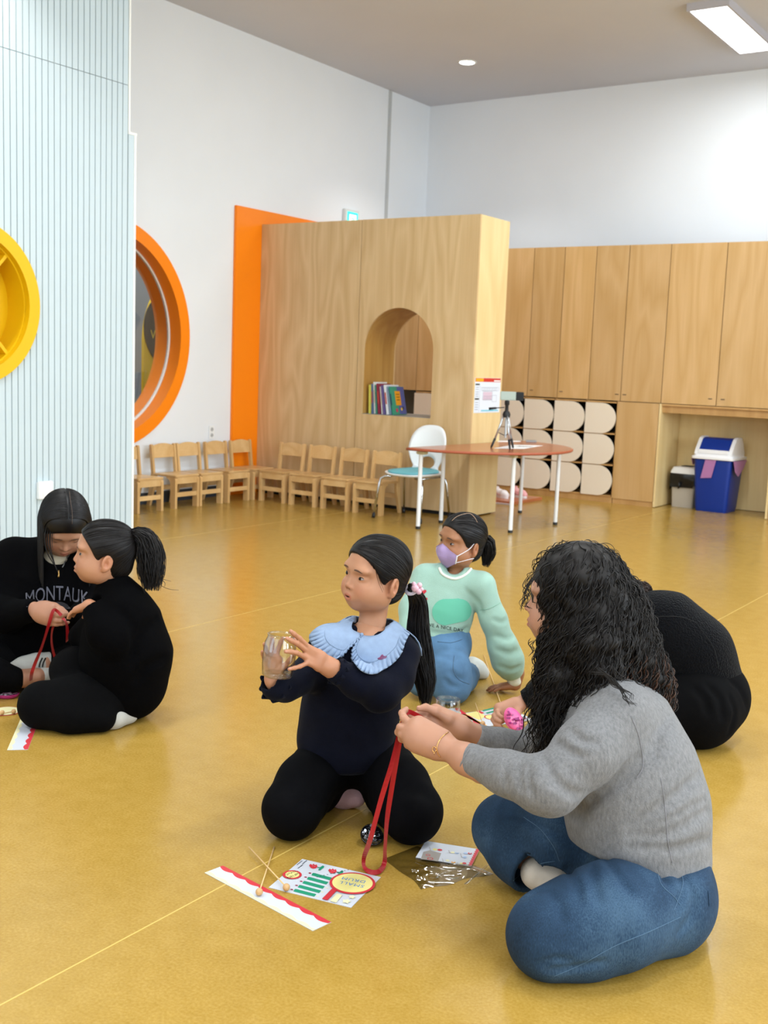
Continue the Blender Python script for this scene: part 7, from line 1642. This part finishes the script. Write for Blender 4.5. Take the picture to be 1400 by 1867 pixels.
# black oval case
M_SMOKE = clear_mat('smoky_clear', (.55, .55, .57), .04, .35, .08)
def oval_case(name, label, c, rx, ry, h, rz, m_shell, m_in, tilt=None, cat='case', flakes=True):
    o_ = thing(name, label, cat, tuple(c), rz)
    if tilt is not None: o_.rotation_euler = tilt
    prof = lambda s, z: [(rx * s * math.cos(a), ry * s * math.sin(a) * (1 + .10 * math.cos(a)), z) for a in np.linspace(0, 2 * PI, 37)[:-1]]
    MB().ring_loft([prof(.80, .0006), prof(.97, h * .22), prof(1.0, h * .45), prof(.96, h * .5), prof(.75, h * .30)], caps=True).build('base', m_shell, o_, True)
    MB().ring_loft([prof(.99, h * .5), prof(.96, h * .75), prof(.80, h * .95), prof(.45, h * 1.02), prof(.02, h * 1.03)], caps=False).build('dome', M_SMOKE if flakes else m_shell, o_, True)
    MB().tube([(rx * 1.0 * math.cos(a), ry * math.sin(a) * (1 + .10 * math.cos(a)), h * .48) for a in np.linspace(0, 2 * PI, 37)], .0022, 6).build('rim', m_shell, o_, True)
    rg = np.random.default_rng(5); fm = MB()
    for _ in range(46 if flakes else 18):
        a = rg.random() * 6.28; rr_ = math.sqrt(rg.random()) * .82; p = (rx * rr_ * math.cos(a), ry * rr_ * math.sin(a), h * (.5 if flakes else 1.02) + rg.random() * h * .22); Rm = Euler((rg.random() * 1.4 - .7, rg.random() * 1.4 - .7, rg.random() * 6)).to_matrix(); fm.rbox(p, (.0055 * (.5 + rg.random()), .0035, .0006), rot=Rm)
    tag(fm.build('glitter', m_in, o_), kind='stuff'); return o_
M_SILV = mat('silver_glitter', '#c9ccd0', .18, metal=1.0); M_BLKS = mat('smoky_black_plastic', '#17181b', .2)
c = F(676, 1537, .0); oval_case('oval_case', 'black oval case with silver glitter under the red ribbon loop', (c[0], c[1], .0135), .033, .030, .030, 0, M_BLKS, M_SILV, Matrix(frame_of(CAMR[0] + np.array(VAX) * .3, np.array([0, 0, .85]) - fv * .45).tolist()).to_euler())
M_PINKC = mat('pink_plastic', '#d85c94', .25, trans=.0); M_PINKD = mat('pink_glitter', '#8c2f6a', .3)
c = W(934, 1313, 3.945); zt = Matrix(frame_of(CAMR[1] * .75 + CAMR[0] * -.5, -np.array(VAX) * .8 + np.array([0, 0, .5])).tolist()).to_euler()
pc = oval_case('pink_case', 'pink oval case held in the hand of the person in black', c, .030, .045, .026, 0, M_PINKC, M_PINKD, zt, flakes=False)
c = F(10, 1271, .0); oval_case('pink_case', 'pink glitter case on the floor at the left edge beside the long-haired adult', (c[0], c[1], .0004), .050, .034, .03, .45, mat('magenta_plastic', '#b02a72', .25), mat('pale_pink_glitter', '#e3a9c8', .3), flakes=True)
# oval label at the left edge
c = F(11, 1297); ov = thing('oval_label', 'cream oval card with red rim lying at the left edge by the girl in black', 'label', (c[0], c[1], .0004))
MB().shape([[(.052 * math.cos(a), .052 * math.sin(a)) for a in np.linspace(0, 2 * PI, 41)[:-1]]], .001, lambda u, v, w: (u, v, w)).build('disc', M_PRED, ov); MB().shape([[(.048 * math.cos(a), .048 * math.sin(a)) for a in np.linspace(0, 2 * PI, 41)[:-1]]], .0004, lambda u, v, w: (u, v, .0011 + w)).build('face', M_PCRM, ov)
mallet('ball mallet on the cream oval card, cut by the left picture edge', (4, 1299), (-60, 1290), .0115, .003, .0085); mallet('ball mallet whose ball lies on the right half of the cream oval card', (25, 1297), (-40, 1310), .0115, .003, .0085)
# far craft sheet
fs = Card('craft_sheet', 'second printed craft sheet on the floor beyond the grey sweater woman', 'paper', F(882, 1326), F(838, 1302), F(973, 1313))
Y = lambda x, y: fs.uv(740 + x / 5.185, 1230 + y / 5.185)
fs.print('orange_edge', M_GOLD, [[Y(520, 378), Y(740, 488), Y(765, 480), Y(550, 372)]]); fs.print('yellow_panel', M_PYEL, [[Y(560, 372), Y(680, 345), Y(760, 395), Y(690, 430)]])
fs.print('green_bar', M_PGRN, [[Y(720, 338), Y(880, 300), Y(890, 312), Y(730, 350)], [Y(750, 362), Y(880, 328), Y(890, 340), Y(770, 372)]]); fs.print('red_mark', M_PRED, [[Y(660, 345), Y(690, 340), Y(745, 365), Y(715, 372)]])
c0 = Y(820, 405); e0 = Y(900, 405); rr_ = math.hypot(e0[0] - c0[0], e0[1] - c0[1]); fs.print('oval_rim', M_PRED, [[(c0[0] + rr_ * math.cos(a), c0[1] + rr_ * math.sin(a)) for a in np.linspace(0, 2 * PI, 31)[:-1]]]); fs.print('oval', M_PYEL, [[(c0[0] + rr_ * .86 * math.cos(a), c0[1] + rr_ * .86 * math.sin(a)) for a in np.linspace(0, 2 * PI, 31)[:-1]]])
fs.print('red_dash', M_PMAR, [[Y(1060, 395), Y(1085, 390), Y(1110, 410), Y(1085, 416)], [Y(1100, 420), Y(1130, 408), Y(1145, 415), Y(1115, 428)]])
rs = flat_thing('red_paper', 'small red paper scrap on the floor beside the held pink case', 'paper', [F(945, 1340), F(958, 1336), F(966, 1341), F(952, 1346)], M_PRED)
# upside-down clear cup
b0 = F(815, 1313); cup, Rm, L_ = jar('clear_cup', 'empty clear plastic cup standing upside down by the masked girl\'s knee', (b0[0], b0[1], .082), (b0[0], b0[1], .0005), [(.050, 0), (.0495, .06), (.047, .5), (.0455, .97), (.044, 1.0)], 'cup')
MB().lathe([(.044, L_), (.034, L_ * .99), (.030, L_ * .93), (0, L_ * .93)], 40, Rm=Rm, caps=False).build('bottom', M_CLEAR, cup, True); MB().tube([(.0305 * math.cos(a), .0305 * math.sin(a), L_ * .985) for a in np.linspace(0, 2 * PI, 33)], .0012, 6).build('bottom_ring', M_CLEAR, cup, True)
MB().tube([(.0505 * math.cos(a), .0505 * math.sin(a), .002) for a in np.linspace(0, 2 * PI, 33)], .0018, 6).build('lip', M_CLEAR, cup, True)
# instruction card and clear bag
ic = Card('instruction_card', 'white instruction card with small drum drawings and a red scalloped end', 'card', F(757.6, 1566.6), F(859, 1583), F(777, 1536.7), z=.004)
V = lambda x, y: ic.uv(690 + x / 6.364, 1510 + y / 6.364)
n_ = 9; red = [(ic.U, 0), (ic.U, ic.V)] + [(ic.U * .955 - ic.U * .022 * abs(math.sin(PI * i / 5)), ic.V * (1 - i / 45)) for i in range(46)]; ic.print('red_border', M_PRED, [red])
def ev_(x, y, rx, ry, n=16): c = V(x, y); ex = V(x + rx, y); r = math.hypot(ex[0] - c[0], ex[1] - c[1]); return [(c[0] + r * math.cos(a), c[1] + r * ry / rx * math.sin(a)) for a in np.linspace(0, 2 * PI, n + 1)[:-1]]
M_PHOTO = mat('card_photo_grey', '#9a938c', .5); M_PALEB = mat('card_pale_blue', '#a9c0de', .5)
ic.print('photo', M_PHOTO, [[V(520, 275), V(600, 258), V(728, 292), V(690, 388), V(490, 360)]])
for x, y, rx in ((600, 355, 34), (575, 315, 26)): ic.print('photo_drum', M_PRED, [[ev_(x, y, rx, rx), ev_(x, y, rx * .72, rx * .72)[::-1]]])
for x, y in ((712, 255), (655, 250)): ic.print('drum_drawing', M_PRED if x > 700 else M_PYEL, [ev_(x, y, 28, 28)])
for (x, y), m_ in (((860, 285), M_PCRM), ((910, 292), M_PALEB), ((800, 380), M_PCRM), ((868, 400), M_GOLD), ((1010, 295), M_PALEB), ((1060, 298), M_PRED), ((1000, 340), M_PALEB), ((965, 418), M_PYEL), ((995, 415), M_PRED)): ic.print('step_drawing', m_, [ev_(x, y, 24, 24)])
for (x, y) in ((868, 400), (912, 292), (1062, 298)): ic.print('step_detail', M_PAPW, [ev_(x, y, 13, 13)])
sp = MB(); ic.lay += 1
for x0, y0, n_ in ((740, 360, 6), (815, 262, 5), (950, 300, 6), (915, 405, 5), (590, 225, 6), (520, 290, 5)):
    for k in range(n_): a = np.array(V(x0 + 3 * k, y0 + 8 * k)); sp.add([ic.pt(a[0] - .0011, a[1] - .0011, .0024), ic.pt(a[0] + .0011, a[1] - .0011, .0024), ic.pt(a[0] + .0011, a[1] + .0011, .0024), ic.pt(a[0] - .0011, a[1] + .0011, .0024)], [(0, 1, 2, 3)])
tag(sp.build('small_print', M_PHOTO, ic.root, fixn=False), kind='stuff')
# the bag
M_FILM = clear_mat('clear_film', (.93, .93, .90), .07, .6, .06, .35)
bg_ = thing('plastic_bag', 'crumpled clear plastic bag lying under the instruction card', 'bag', tuple(F(790, 1585)))
cn = [F(699, 1567), F(772, 1622), F(899, 1592), F(760, 1543)]; mb = MB(); nu, nv = 40, 30; rg = np.random.default_rng(8); rows = []
for layer in (0, 1):
    for jv in range(nv):
        for iu in range(nu):
            u, v = iu / (nu - 1), jv / (nv - 1); p = (cn[0] * (1 - u) + cn[1] * u) * (1 - v) + (cn[3] * (1 - u) + cn[2] * u) * v
            e_ = min(u, 1 - u, v, 1 - v) * 6; crk = u ** 1.3
            z = .0006 + layer * (.0008 + min(1, e_) * (.002 + .022 * crk * (.5 + .5 * math.sin(9 * u + 5 * v + 1)) * abs(math.sin(7 * v + 3 * u)) + .006 * crk * math.sin(23 * u - 17 * v)))
            z = max(z, .0006 + .0008 * layer)
            if v > .4 and u < .62: z = min(z, .0032)
            q_ = p + (np.array([math.sin(11 * v + 4 * u), math.cos(9 * u), 0]) * .006 * crk) - np.array(bg_.location); rows.append((q_[0], q_[1], z))
o2 = nu * nv
for ly in (0, 1): mb.add(rows[ly * o2:(ly + 1) * o2], [(j_ * nu + i_, j_ * nu + i_ + 1, (j_ + 1) * nu + i_ + 1, (j_ + 1) * nu + i_) for j_ in range(nv - 1) for i_ in range(nu - 1)])
mb.build('film', M_FILM, bg_, True)
fd = MB().tube([np.array(F(848, 1612, .012)) - bg_.location, np.array(F(870, 1594, .016)) - bg_.location, np.array(F(889, 1577, .010)) - bg_.location], .0035, 8, flat=.35).tube([np.array(F(795, 1601, .008)) - bg_.location, np.array(F(806, 1592, .014)) - bg_.location, np.array(F(824, 1587, .010)) - bg_.location], .003, 8, flat=.4)
fd.build('folded_edge', M_FILM, bg_, True)
bpy.context.view_layer.update()
# ------------------------------------------------------------------ shoes on the low step
def shoe(loc, rz, label, m):
    o_ = thing('sneaker', label, 'shoe', loc, rz); s = S()
    s.chain([((-.085, 0, .050), .036), ((-.02, 0, .046), .038), ((.06, .004, .036), .040), ((.095, .004, .030), .032)], k=.02); s.cap((-.078, 0, .06), (-.070, 0, .088), .034, .032, k=.02)
    s.ell((-.066, 0, .118), (.036, .024, .040), k=.006, op='-'); s.half((0, 0, .018), (0, 0, -1), .004, '-', .3)
    V, Fq = s.mesh(.005, 1); np_mesh('upper', V, Fq, m, o_)
    sl = [(.125 * math.cos(a) + .004, .043 * math.sin(a) * (1 + .14 * math.cos(a))) for a in np.linspace(0, 2 * PI, 33)[:-1]]
    MB().shape([sl], .0225, lambda u, v, w: (u, v, w + .0004)).build('sole', M_SHOEW, o_)
    for k in range(4):
        x = -.02 + k * .020; MB().tube([(x, -.026, .072 - k * .006), (x, 0, .090 - k * .007), (x, .026, .072 - k * .006)], .0038, 6).build('lace', M_SHOEP if m is M_SHOEW else M_SHOEW, o_, True)
    MB().tube([(-.06, -.038, .05), (.0, -.0385, .045), (.05, -.043, .035)], .004, 6, flat=.5).build('side_stripe', M_SHOEP, o_, True); return o_
shoe((-5.17, 9.78, .03), math.radians(-25), 'white sneaker with pink laces on the low step behind the partition', M_SHOEW)
shoe((-5.06, 9.96, .03), math.radians(-25), 'pink sneaker on the low step beside the white one', M_SHOEP)
